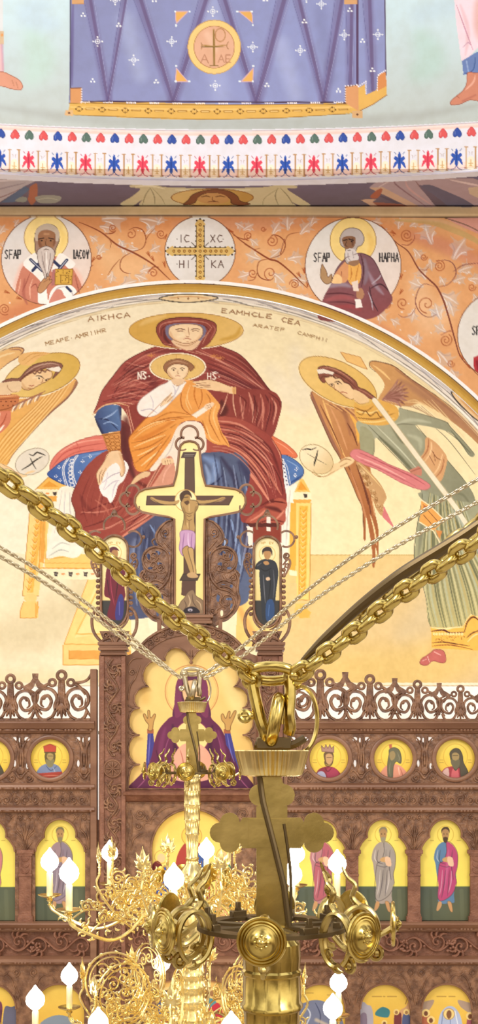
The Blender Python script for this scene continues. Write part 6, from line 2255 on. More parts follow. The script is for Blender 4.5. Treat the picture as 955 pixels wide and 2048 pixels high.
# --- pillars
for xa, xb in ((200, 250), (515, 565)):
    mb = MB(); mb.pbox(xa-2.5, 1308, xb, 2130, YI-.05, .14)
    mb.pbox(xa-.5, 1312, xa+8, 2130, YI-.068, .05); mb.pbox(xb-8, 1312, xb+.5, 2130, YI-.068, .05); part(mb, 'pillar', M_WOODR)
    xm = (xa+xb)/2; mb = MB()
    vine(mb, xm, 1318, xm, 1512, 17, 36, 4.4, YI-.055); vine(mb, xm, 1560, xm, 1836, 17, 36, 4.4, YI-.055); vine(mb, xm, 1884, xm, 2120, 17, 36, 4.4, YI-.055)
    for k, yy in enumerate(list(range(1330, 1510, 18))+list(range(1572, 1834, 18))+list(range(1896, 2116, 18))):
        sg = 1 if k % 2 else -1; mb.rib([(xm+sg*4, yy+6), (xm+sg*9, yy), (xm+sg*14, yy-8)], 3.6, YI-.054); mb.rib([(xm+sg*3, yy+2), (xm+sg*6, yy-6), (xm+sg*12, yy-13)], 3, YI-.054)
    part(mb, 'vine_carving', M_WOOD)
    for yy in (1537, 1860): mb = MB(); rosette(mb, xm, yy, 17, YI-.062); part(mb, 'rosette', M_WOOD2)
    mb = MB()
    for (e0, y0, y1, dp) in ((8, 1284, 1290, .10), (5, 1290, 1295, .09), (7, 1295, 1300, .10), (2, 1300, 1305, .075), (4, 1305, 1310, .08)): mb.pbox(xa-e0+3, y0, xb+e0-3, y1, YI-dp, .2)
    part(mb, 'capital', M_WOOD2)
# --- central bay: framed orans, shelf, great arch
half = [(382, 1320), (377, 1313), (370, 1303), (361, 1297), (351, 1295), (341, 1298), (333, 1305), (329, 1315), (331, 1321), (322, 1319), (310, 1320), (299, 1325), (290, 1335), (285, 1347), (286, 1360), (291, 1369), (297, 1373), (286, 1374), (276, 1380), (269, 1391), (268, 1403), (272, 1412), (278, 1416), (268, 1418), (260, 1427), (257, 1441), (259, 1455), (266, 1465), (276, 1470), (266, 1474), (259, 1484), (256, 1498), (259, 1514), (266, 1524), (275, 1529), (266, 1533), (260, 1541), (257, 1556), (257, 1578)]
hole = half+[(764-x, y) for x, y in half[::-1]][:-1]
outer = [(250, 1586), (250, 1312), (262, 1308)]+arcp(382, 1335, 118, 205, 335, 26, 88)+[(502, 1308), (515, 1312), (515, 1586)]
mb = MB(); mb.plate(outer, [hole], YI-.01, .038); part(mb, 'cusped_frame', M_WOOD2)
mb = MB(); mb.rib(hole+[hole[0]], 3.6, YI-.014, taper=False, smooth=False)
mb.rib(arcp(382, 1335, 116, 205, 335, 26, 86), 6, YI-.014, taper=False, smooth=False); mb.rib(arcp(382, 1335, 98, 208, 332, 26, 66), 3, YI-.014, taper=False, smooth=False)
for i in range(14):
    a = math.radians(212+i*9); x, y = 382+107*math.cos(a), 1335+76*math.sin(a)
    spir(mb, x, y, 6.5, 200+i*9, 1.1 if i % 2 else -1.1, 3, YI-.016)
    mb.rib([(x-6, y+5), (x, y), (x+7, y-4)], 2.6, YI-.016)
for s in (-1, 1):
    X = lambda x: x if s < 0 else 764-x
    spir(mb, X(264), 1345, 7, 0, 1.2*s, 3, YI-.014); mb.rib([(X(256), 1400), (X(260), 1372), (X(270), 1356), (X(280), 1330)], 3.4, YI-.014); mb.rib([(X(256), 1330), (X(266), 1318), (X(284), 1316)], 3, YI-.014)
    for yy in (1416, 1470, 1529): mb.rib([(X(256), yy-6), (X(264), yy-1), (X(279), yy), (X(266), yy+3), (X(256), yy+8)], 3.4, YI-.014)
mb.rib([(382, 1300), (382, 1312), (382, 1324)], 5, YI-.014, taper=False); mb.pball(382, 1325, 4, YI-.014, 1)
part(mb, 'frame_carving', M_WOOD)
mb = MB(); mb.prof(248, 516, [(1580, .02), (1584, .09), (1589, .085), (1593, .05), (1600, .03), (1604, 0)], YI); part(mb, 'shelf', M_WOODR)
mb = MB(); arch = [(302, 1842)]+arcp(383, 1699, 81, 180, 360, 40)+[(464, 1842)]
mb.plate([(250, 1598), (515, 1598), (515, 1850), (250, 1850)], [arch], YI, DB); part(mb, 'great_arch_panel', M_WOOD)
mb = MB(); mb.rib(arch, 5, YI-.004, taper=False, smooth=False)
mb.rib([(256, 1606), (508, 1606)], 3, YI-.003, taper=False, smooth=False)
for s in (-1, 1):
    X = lambda x: 383+s*(383-x)
    spir(mb, X(280), 1628, 11, 180, s*1.5, 3.4, YI-.004); spir(mb, X(276), 1652, 8, 0, -s*1.4, 3, YI-.004); fan(mb, X(302), 1648, -60 if s > 0 else -120, 26, 5, 80, 3, YI-.003)
    mb.rib([(X(262), 1700), (X(266), 1680), (X(280), 1668), (X(292), 1664)], 3.4, YI-.003); mb.rib([(X(262), 1620), (X(264), 1650), (X(262), 1680)], 3, YI-.003)
    mb.rib([(X(310), 1630), (X(330), 1616), (X(352), 1612)], 3, YI-.003); mb.rib([(X(298), 1640), (X(312), 1622), (X(325), 1612)], 3, YI-.003)
part(mb, 'great_arch_carving', M_WOOD)
row_mould(1842, 1864, 'cove', 'cornice', ((250, 515),)); row_mould(1912, 1931, 'bead', 'moulding', ((250, 515),))
mb = MB(); mb.pbox(250, 1860, 515, 1916, YI+.01, DB); part(mb, 'frieze_backing', M_WOODR)
mb = MB(); vine(mb, 256, 1888, 510, 1888, 24, 46, 5.2, YI); part(mb, 'grapevine_carving', M_WOODR)
mb = MB(); h2 = [(312, 2112), (312, 1975)]+arcp(382, 1975, 70, 180, 360, 12, 18)+[(452, 1975), (452, 2112)]
mb.plate([(250, 1926), (515, 1926), (515, 2130), (250, 2130)], [h2[0:2]+h2[3:-2]+h2[-2:]], YI, DB)
part(mb, 'lower_centre_panel', M_WOOD)
mb = MB()
for s in (-1, 1):
    for j in range(5): spir(mb, 382+s*(98), 1950+j*34, 11, 90, s*1.3*(-1)**j, 3.4, YI-.003); 
    for j in range(4): fan(mb, 382+s*98, 1972+j*34, 90, 14, 3, 60, 3, YI-.003)
part(mb, 'lower_centre_carving', M_WOOD)
# --- icons: painted panels set in the openings
def icon(name, box, mask, label, cat='icon', group=None, Yp=YI+.032, frame=None, fmat=None):
    x0, y0, x1, y1 = box; cx_, cy_ = (x0+x1)/2, y1
    root = empty(name, P(cx_, cy_, Yp), label, cat, group)
    st = 1.0; xs = np.arange(x0, x1+st, st); ys = np.arange(y0, y1+st, st); PXg, PYg = np.meshgrid(xs, ys)
    k = Yp/FPX; X = (PXg-CX)*k; Z = ZC+(HZ-PYg)*k
    h, wd = X.shape; idx = np.arange(h*wd).reshape(h, wd)
    Q = np.stack([idx[:-1, :-1], idx[1:, :-1], idx[1:, 1:], idx[:-1, 1:]], -1).reshape(-1, 4)
    if mask is not None:
        c = mask((PXg[:-1, :-1]+PXg[1:, 1:])/2, (PYg[:-1, :-1]+PYg[1:, 1:])/2).ravel(); Q = Q[c]
    # PX scaled so that paint follows the panel plane
    me = mesh_np('painted_panel', np.stack([X, np.full_like(X, Yp), Z], -1).reshape(-1, 3), Q, I.sample(PXg.ravel(), PYg.ravel()), M_ICON)
    link('painted_panel', me, root)
    b = MB()
    bb = MB(); a = P(x0, y1, Yp); c2 = P(x1, y0, Yp)
    if mask is None: bb.box(((a[0]+c2[0])/2, Yp+.013, (a[2]+c2[2])/2), (c2[0]-a[0], .02, c2[2]-a[2])); bb.build('backing_board', M_WOOD2, root)
    if frame: frame(b); b.build('frame', fmat or M_WOOD2, root)
    return root
def ringframe(c): return lambda b: (b.torus(P(c, 1517, YI-.004), 43/k10, 4.6/k10, 48, 10, sq=.7), b.torus(P(c, 1517, YI+.012), 39.5/k10, 1.2/k10, 48, 6))
ML = {-18: 'round icon of a robed elder, cut by the left edge of the picture', 100: 'round icon of a bearded figure in a red hat and blue cloak', 657: 'round icon of a crowned figure in a crimson cloak', 786: 'round icon of a long-bearded figure in a salmon cloak', 910: 'round icon of a dark-veiled bearded figure in a red robe at the right', 1034: 'round icon beyond the right edge of the picture'}
for c in MED:
    icon('round_icon', (c-42, 1475, c+42, 1559), lambda x, y, c=c: np.hypot(x-c, y-1517) < 42, ML[c], 'icon', 'round icons in the upper row', frame=ringframe(c))
AL = {1015: 'arched icon of a figure in a brown cloak beyond the right edge', -20: 'arched icon of a rose-robed figure at the left edge, beside the brass candles', 120: 'arched icon of a mauve-robed figure standing behind the left candles', 642: 'arched icon of a rose-robed figure behind the chandelier\'s right candles', 765.5: 'arched icon of a grey-robed standing figure on yellow ground', 890: 'arched icon of a standing figure in blue tunic and magenta cloak'}
for c in APO:
    x0 = max(c-53, -73 if c < 200 else 568); icon('arched_icon', (x0, 1634, c+53, 1845), None, AL[c], 'icon', 'arched icons of standing figures')
FL = {1016: 'lower arched icon beyond the right edge with a grey-blue mound', -18: 'lower arched festal icon at the left edge with plum drapery', 118: 'lower arched icon hidden behind the left candles', 640: 'lower arched icon with a blue-grey scene behind the chandelier', 770: 'lower arched icon of a scene with a teal banner and small haloed figures', 893: 'lower arched icon of a pale blue haloed figure between rocks'}
for c in FES:
    x0 = max(c-53, -73 if c < 200 else 568); icon('festal_icon', (x0, 1963, c+53, 2112), None, FL[c], 'icon', 'arched festal icons in the lowest row')
icon('orans_icon', (251, 1288, 514, 1583), lambda x, y: ((x-382)/118)**2+((y-1335)/84)**2 < 1.0, 'large gold icon of a woman in purple raising both hands', 'icon') if False else icon('orans_icon', (251, 1290, 514, 1583), lambda x, y: (y > 1335) | (((x-382)/117)**2+((y-1335)/84)**2 < 1.0), 'large gold icon of a purple-robed woman raising both hands', 'icon')
icon('great_arch_icon', (298, 1612, 468, 1846), None, 'broad arched icon of enthroned robed figures behind the chandelier column', 'icon')
icon('supper_icon', (308, 1953, 456, 2114), None, 'lowest central icon of red and blue robed figures at a table', 'icon')
# --- crucifix with trefoil ends, on its carved foot
def inpoly(poly):
    p = np.array(poly)
    def f(x, y):
        r = np.zeros(x.shape, bool)
        for (xa, ya), (xb, yb_) in zip(p, np.roll(p, -1, 0)):
            if ya == yb_: continue
            c = ((ya > y) != (yb_ > y)) & (x < (xb-xa)*(y-ya)/(yb_-ya)+xa); r ^= c
        return r
    return f
ch = [(378.5, 882), (389, 884), (396, 890), (399, 900), (401, 922), (405, 950), (411, 971), (440, 974), (470, 978), (483, 984), (490, 994), (491, 1006), (486, 1017), (476, 1024), (450, 1029), (420, 1034), (409, 1038), (408, 1100), (408, 1228)]
CR = ch+[(757-x, y) for x, y in ch[::-1]][:-1]; CR = [(x if x > 300 or True else x, y) for x, y in CR]
CR = [(270+(x-267)*1.0 if x < 300 else x, y) for x, y in CR]
YC = YI-.02
def crframe(b):
    b.rib(CR+[CR[0]], 4.6, YC-.004, taper=False, smooth=False)
    for cx_, cy_, a0, pts in ((378.5, 886, 0, ((0, -23, 17), (-19, 3, 13), (20, 3, 13))), (270, 999, 0, ((-22, 0, 14), (-6, -21, 13), (-6, 22, 13))), (490, 999, 0, ((22, 0, 15), (4, -21, 14), (4, 22, 14)))):
        for i, (dx_, dy_, r) in enumerate(pts):
            ang = math.degrees(math.atan2(dy_, dx_)); b.rib(arcp(cx_+dx_*.75, cy_+dy_*.75, r, ang-118, ang+118, 20), 5, YC+.01, taper=False, smooth=False)
cr_ = icon('crucifix', (262, 878, 496, 1230), inpoly(CR), 'gold painted crucifix with lobed walnut ends crowning the screen', 'crucifix', Yp=YC, frame=crframe)
b = MB(); b.plate([(x, y) for x, y in CR], [], YC+.004, .03); b.build('cross_board', M_WOOD, cr_)
# carved wings beside the crucifix shaft and its foot
for s in (-1, 1):
    X = lambda x: 379+s*(x-379)      # drawn for the right-hand side
    mb = MB()
    outl = catmull(np.array([(410, 1041), (418, 1041), (428, 1043), (440, 1053), (447, 1066), (447, 1080), (443, 1092), (454, 1092), (468, 1100), (475, 1114), (474, 1130), (471, 1142), (480, 1148), (477, 1162), (478, 1184), (478, 1206), (470, 1224), (458, 1238), (444, 1244), (410, 1244)]), True, 4)
    hl = [arcp(430, 1068, 5, 0, 330, 9, 9), arcp(444, 1106, 7, 0, 330, 9, 5), arcp(462, 1114, 4, 0, 330, 9, 8), arcp(440, 1128, 6, 0, 330, 9, 4), arcp(458, 1136, 5, 0, 330, 9, 3), arcp(446, 1170, 4, 0, 330, 9, 2.4), arcp(462, 1172, 3, 0, 330, 9, 4), arcp(436, 1196, 4, 0, 330, 9, 8), arcp(459, 1198, 8, 0, 330, 9, 3), arcp(463, 1214, 3, 0, 330, 9, 8), arcp(443, 1226, 3, 0, 330, 9, 7), arcp(421, 1110, 2.5, 0, 330, 9, 7)]
    mb.plate([(X(a), b_) for a, b_ in outl], [[(X(a), b_) for a, b_ in h] for h in hl], YI+.002, .016)
    mb.rib([(X(413), 1046), (X(413), 1140), (X(413), 1232)], 5, YI, taper=False)
    for q, w_ in (([(414, 1040), (426, 1044), (438, 1056), (446, 1070), (444, 1084), (434, 1092), (424, 1106), (420, 1124)], 5), ([(446, 1076), (454, 1082), (450, 1092)], 4),
                  ([(420, 1130), (421, 1110), (432, 1098), (450, 1094), (466, 1102), (473, 1118), (468, 1134), (456, 1144), (440, 1142), (430, 1132)], 5.4),
                  ([(418, 1110), (419, 1140), (424, 1160), (438, 1176), (456, 1182), (470, 1192)], 6), ([(416, 1150), (420, 1180), (418, 1210)], 5),
                  ([(468, 1140), (476, 1158), (474, 1180), (478, 1200), (470, 1222), (456, 1236), (444, 1242), (442, 1252)], 6),
                  ([(432, 1166), (446, 1160), (462, 1164), (474, 1176)], 5), ([(430, 1178), (446, 1172), (462, 1178), (472, 1190)], 4.4),
                  ([(440, 1236), (452, 1232), (462, 1222), (468, 1206), (462, 1192), (450, 1190), (444, 1198), (450, 1206)], 5), ([(424, 1192), (434, 1186), (442, 1192), (440, 1206), (450, 1216)], 6),
                  ([(418, 1232), (428, 1228), (434, 1218), (444, 1214)], 5), ([(466, 1150), (472, 1142), (478, 1148)], 4.4), ([(422, 1060), (428, 1058), (434, 1064), (432, 1074), (424, 1078)], 4),
                  ([(416, 1100), (426, 1088), (434, 1080)], 4), ([(448, 1210), (456, 1210), (458, 1200)], 3.6), ([(446, 1150), (452, 1160), (464, 1166)], 5)):
        mb.rib([(X(a), b_) for a, b_ in q], w_, YI, taper=True)
    spir(mb, X(428), 1066, 9, 90, -s*1.5, 3.6); spir(mb, X(452), 1112, 15, 200, s*1.3, 3.6); spir(mb, X(438), 1136, 7, 0, s*1.4, 3.2); spir(mb, X(452), 1130, 9, 90, s*1.2, 3.2); spir(mb, X(426), 1222, 8, 0, s*1.5, 3.4); spir(mb, X(466), 1156, 7, 180, s*1.2, 3.4)
    fan(mb, X(446), 1118, -90, 13, 3, 100, 3.2); fan(mb, X(424), 1130, 90, 40, 4, 40, 4, YI+.004)
    part(mb, 'pierced_wing', M_WOOD)
mb = MB()
for a0, y0, y1, dp in ((336, 1229, 1235, .05), (341, 1235, 1241, .035), (338, 1241, 1247, .045)): mb.pbox(a0, y0, 757-a0+5, y1, YI-dp, .14)
for x in (318, 440): mb.pbox(x-4, 1240, x+4, 1262, YI-.01, .05)
part(mb, 'crucifix_foot', M_WOOD2)
# side icons in lyre-shaped stands
for cx_, lab, yt in ((228.5, 'tall narrow icon of a woman in crimson left of the crucifix', 1071), (534, 'tall narrow icon of a figure in dark robes right of the crucifix', 1073)):
    x0, x1 = cx_-27, cx_+27
    hole = [(x0, 1214)]+[(x0, yt+27)]+arcp(cx_, yt+27, 27, 190, 350, 18)+[(x1, yt+27), (x1, 1214)]+arcp(cx_, 1214, 27, 8, 172, 14, 40)
    def fr(b, cx_=cx_, yt=yt, x0=x0, x1=x1, hole=hole):
        b.rib(hole+[hole[0]], 5.4, YI-.024, taper=False, smooth=False)
        for s in (-1, 1):
            E = lambda d: cx_+s*d
            for i in range(9): b.pball(E(33), 1140+i*11, 4.4, YI-.018, 1)
            b.rib([(E(31), 1215), (E(40), 1224), (E(45), 1240), (E(42), 1262), (E(30), 1280), (E(14), 1292)], 6.4, YI-.02, taper=False)
            b.rib([(E(28), 1222), (E(26), 1240), (E(16), 1254), (E(4), 1260)], 5, YI-.02)
            b.rib([(E(31), 1130), (E(42), 1118), (E(46), 1126), (E(42), 1138), (E(34), 1150), (E(38), 1106)], 4.4, YI-.02); spir(b, E(39), 1112, 7, 90, s*1.4, 3.4, YI-.02); spir(b, E(40), 1132, 6, 90, -s*1.3, 3.2, YI-.02)
            b.rib(arcp(E(38), 1078, 16, -130 if s > 0 else -50, 120 if s > 0 else -300, 22), 4.2, YI-.014, taper=False, smooth=False)
            b.rib([(E(30), 1292), (E(24), 1282), (E(10), 1270), (E(2), 1272)], 5, YI-.02)
            spir(b, E(16), 1270, 8, 0, -s*1.4, 3.4, YI-.024); b.rib([(E(2), 1288), (E(8), 1276), (E(20), 1280)], 4, YI-.024); b.pball(E(58), 1074, 4, YI-.014)
        b.rib(arcp(cx_, 1052, 21, 160, 380, 26), 4.2, YI-.014, taper=False, smooth=False); b.rib([(cx_-8, 1036), (cx_, 1020), (cx_+8, 1036)], 4, YI-.014); b.pball(cx_, 1026, 5, YI-.014)
        b.plate([(cx_-30, 1262), (cx_+30, 1262), (cx_+20, 1286), (cx_-20, 1286)], [], YI-.016, .03)
    r_ = icon('side_icon', (cx_-29, yt-3, cx_+29, 1256), inpoly(hole), lab, 'icon', 'tall icons beside the crucifix', Yp=YI-.012, frame=fr, fmat=M_WOOD)
    b = MB(); b.plate(hole, [], YI-.008, .02); b.build('backing_board', M_WOOD2, r_)
# ---------------------------------------------------------------- chandeliers and their chains
KM = 1/716.0
def rz(o, a): o.rotation_euler = (0, 0, a)
def mbm(mb, name, mat):   # mesh only
    me = bpy.data.meshes.new(name); me.from_pydata(np.concatenate(mb.v).tolist(), [], mb.f); me.update()
    me.polygons.foreach_set('use_smooth', [True]*len(me.polygons))
    try: me.set_sharp_from_angle(angle=math.radians(40))
    except Exception: pass
    me.materials.append(mat); return me
def child(name, me, par, loc=(0, 0, 0), rot=(0, 0, 0)):
    o = bpy.data.objects.new(name, me); COL.objects.link(o); o.parent = par; o.location = loc; o.rotation_euler = rot; return o
def k3(*p): return [(x*KM, y*KM, z*KM) for x, y, z in p]
def cm(pts, per=6): return catmull(np.array(pts), False, per)
_shared = {}
def sh(key, fn):
    if key not in _shared: _shared[key] = fn()
    return _shared[key]
def spir3(mb, c, r, a0, t, w, r1=4, n=24, plane='xz', flat=1.0):
    q = []
    for i in range(n):
        f = i/(n-1); rr = r+(r1-r)*f; a = math.radians(a0)+t*2*math.pi*f
        q.append((c[0]+rr*math.cos(a), c[1], c[2]+rr*math.sin(a)) if plane == 'xz' else (c[0], c[1]+rr*math.cos(a), c[2]+rr*math.sin(a)))
    mb.tube(np.array(q)*KM, w*KM, 6, flat); mb.ball(np.array(q[-1])*KM, w*1.7*KM, (1, 1, 1), 6, 4)
def leaf3(mb, x0, z0, a, L, w=7, y=0, bend=.5):   # curved pointed brass leaf in the radial (x,z) plane
    q = [(x0, y, z0)]; an = math.radians(a)
    for i in range(5): x0 += L/5*math.cos(an); z0 += L/5*math.sin(an); an += bend/5*2; q.append((x0, y, z0))
    c = cm(np.array(q)*KM, 3); m = len(c); r = np.array([w*KM*max(.08, math.sin(math.pi*min(1, (i+1.5)/m))) for i in range(m)])
    mb.tube(c, r, 6, .45, (0, 1, 0))
def quatre(cx, cz, r, d):     # quatrefoil outline
    o = []
    for k in range(4):
        a = math.pi/2*k; ex, ez = cx+d*math.cos(a), cz+d*math.sin(a)
        for i in range(11): t = a-math.radians(105)+math.radians(210)*i/10; o.append((ex+r*math.cos(t), ez+r*math.sin(t)))
    return o
def zplate(mb, out, y, d):
    L3 = [[Vector((a*KM, b*KM, 0)) for a, b in out]]; tri = tessellate_polygon(L3); n = len(out)
    V = [(a*KM, y*KM, b*KM) for a, b in out]+[(a*KM, (y+d)*KM, b*KM) for a, b in out]; F = []
    for a, b, c in tri:
        A, B, C = (Vector(out[i]) for i in (a, b, c))
        if (B.x-A.x)*(C.y-A.y)-(B.y-A.y)*(C.x-A.x) < 0: b, c = c, b
        F.append((a, b, c)); F.append((n+a, n+c, n+b))
    ar = sum(out[i][0]*out[(i+1) % n][1]-out[(i+1) % n][0]*out[i][1] for i in range(n))
    for i in range(n):
        j = (i+1) % n; F.append((i, n+i, n+j, j) if ar > 0 else (j, n+j, n+i, i))
    mb.add(V, F)
def disc_mesh():     # turned disc facing outward (+x) with stepped rings and a boss
    mb = MB(); pr = [(44, -3), (45.5, 0), (44, 3.4), (41.5, 3.4), (40, 1.2), (38.5, 3.6), (36, 4.2), (34.5, 1.8), (33, 4.2), (30.5, 4.8), (29, 2), (26, 2.4), (22, 3.4), (17, 6), (13, 10), (9, 11), (7, 14), (4, 17), (1, 18)]
    V = []; F = []; n = 40; m = len(pr)
    for r, h in pr:
        for j in range(n): a = 2*math.pi*j/n; V.append((h*KM, r*math.cos(a)*KM, r*math.sin(a)*KM))
    V.append((-6*KM, 0, 0))
    for k in range(m-1):
        for j in range(n): F.append((k*n+j, k*n+(j+1) % n, (k+1)*n+(j+1) % n, (k+1)*n+j))
    F.append(tuple((m-1)*n+j for j in range(n)))
    for j in range(n): F.append(((j+1) % n, j, m*n))
    mb.add(V, F)
    for k in range(8):
        a = 2*math.pi*k/8; mb.ball((9*KM, 11.5*math.cos(a)*KM, 11.5*math.sin(a)*KM), 3.6*KM, (1, 1, 1), 6, 4)
    return mbm(mb, 'disc', M_BRASS)
def scroll_arm_mesh(plume=True):   # bracket from the ring to the disc: open hoop in the radial plane, S-leaf above, curls
    mb = MB(); q = [(175+36*math.cos(math.radians(t)), 0, -8+50*math.sin(math.radians(t))) for t in range(-60, 285, 15)]
    mb.tube(cm(k3(*q), 2), 6.5*KM, 8, 1.5)
    mb.tube(cm(k3((168, 0, -2), (196, 0, -20), (222, 0, -10), (238, 0, 0))), 6*KM, 8)
    if plume: mb.tube(cm(k3((175, 0, 42), (160, 0, 60), (166, 0, 84), (150, 0, 100), (140, 0, 120))), [7*KM, 7*KM, 6.5*KM, 6*KM, 6*KM, 6*KM]+[5.5*KM]*6+[4.5*KM]*6+[3.5*KM]*4+[2.5*KM]*2+[1.2*KM], 8, 1.2)
    leaf3(mb, 160, -50, -60, 40, 7, 0, .8)
    spir3(mb, (205, 0, -52), 16, 90, -1.2, 4.5); spir3(mb, (150, 0, -40), 12, 0, 1.2, 4)
    return mbm(mb, 'scroll_bracket', M_BRASSD)
def candle_tray_mesh():
    mb = MB(); mb.lathe([(r*KM, h*KM) for r, h in ((6, -46), (12, -40), (6, -34), (9, -26), (18, -16), (10, -12), (14, -8), (40, 0), (58, 8), (60, 12), (56, 11), (34, 5), (14, 4), (13, 12))], 24)
    return mbm(mb, 'drip_tray', M_GLOWBRASS)
def candle_mesh():
    mb = MB(); mb.lathe([(r*KM, h*KM) for r, h in ((15, 6), (16, 10), (16, 118), (14, 122), (8, 124))], 16); return mbm(mb, 'candle_sleeve', M_CANDLE)
def bulb_mesh():
    mb = MB(); mb.lathe([(r*KM, h*KM) for r, h in ((6, 122), (18, 132), (40, 152), (46, 172), (43, 194), (30, 214), (13, 232), (3, 248))], 16); return mbm(mb, 'bulb', M_BULB)
def main_arm(R, z0, z1, seed):
    def f():
        rg = random.Random(seed); mb = MB()
        q = k3((40, 0, z0), (R*.22, 0, z0+50), (R*.38, 0, z0+20), (R*.52, 0, z0-70), (R*.68, 0, z0-105), (R*.86, 0, z0-60), (R*.97, 0, z1-70), (R, 0, z1-42))
        mb.tube(cm(q), 8.5*KM, 8)
        q2 = k3((R*.50, 0, z0-66), (R*.60, 0, z0-20), (R*.74, 0, z0-14), (R*.84, 0, z0-58)); mb.tube(cm(q2), 5*KM, 6)
        # filigree volutes in the radial plane, doubled slightly to either side
        for (x, z, r, a, t) in ((R*.42, z0+95, 62, -100, 1.7), (R*.62, z0+50, 48, 190, -1.7), (R*.30, z0+160, 44, -60, 1.5), (R*.24, z0+20, 36, 90, -1.5), (R*.52, z0+150, 40, 200, -1.6), (R*.74, z0+5, 30, 170, -1.5), (R*.88, z1-92, 20, 40, 1.2), (R*.45, z0-30, 30, 60, 1.4)):
            spir3(mb, (x, 0, z), r, a, t, 5.2, 6, 26)
            for k in range(5):
                aa = a+k*70; leaf3(mb, x+r*math.cos(math.radians(aa)), z+r*math.sin(math.radians(aa)), aa+60, 24+rg.random()*16, 5.5, rg.choice((-6, 0, 6)), rg.choice((-1, 1))*1.1)
        for k in range(10):
            x = R*(.30+.06*k); leaf3(mb, x, z0-40-70*math.sin(min(1, k/6)*math.pi/2)+(k > 6)*30, rg.choice((-70, -120, 80, 60)), 26+rg.random()*12, 6, rg.choice((-8, 0, 8)), rg.choice((-.9, .9)))
        leaf3(mb, R*.9, z0-40, -30, 40, 7, 0, 1.2); leaf3(mb, R*.82, z0-78, -60, 40, 7, 0, 1.0); leaf3(mb, R*.96, z1-60, 20, 30, 6, 0, 1.2)
        for s in (-1, 1):
            spir3(mb, (R*.5, s*26, z0+60), 34, 0, s*1.4, 4.6, 5, 22); spir3(mb, (R*.36, s*34, z0+130), 28, 90, -s*1.4, 4.4, 5, 20); spir3(mb, (R*.66, s*20, z0+10), 24, 0, s*1.3, 4, 4, 18)
            mb.tube(cm(k3((R*.2, 0, z0+40), (R*.3, s*40, z0+80), (R*.44, s*44, z0+90), (R*.56, s*20, z0+40))), 4.5*KM, 6)
        return mbm(mb, 'scroll_arm', M_GLOWBRASS)
    return sh(('arm', R, z0, z1), f)
def palmette_mesh():
    mb = MB()
    for a, l, w_ in ((90, 104, 19), (64, 82, 15), (116, 82, 15), (38, 62, 13), (142, 62, 13), (15, 44, 10), (165, 44, 10)):
        q = [(0, 0, 0)]; x, z = 0., 0.; an = math.radians(a)
        for i in range(5): x += l/5*math.cos(an); z += l/5*math.sin(an); q.append((i*1.5, x, z))
        c = cm(np.array(q)*KM, 3); m = len(c); mb.tube(c, np.array([w_*KM*max(.1, math.sin(math.pi*min(1, (i+2)/m))) for i in range(m)]), 6, .5, (1, 0, 0))
    mb.ball((3*KM, 0, 34*KM), 13*KM, (1, 1, 1.2), 10, 6); mb.tube(k3((0, 0, 6), (0, 0, -60)), 6*KM, 8); mb.ball((0, 0, -20*KM), 11*KM, (1, 1, .6)); mb.ball((0, 0, -50*KM), 9*KM, (1, 1, .6))
    return mbm(mb, 'palmette', M_GLOWBRASS)
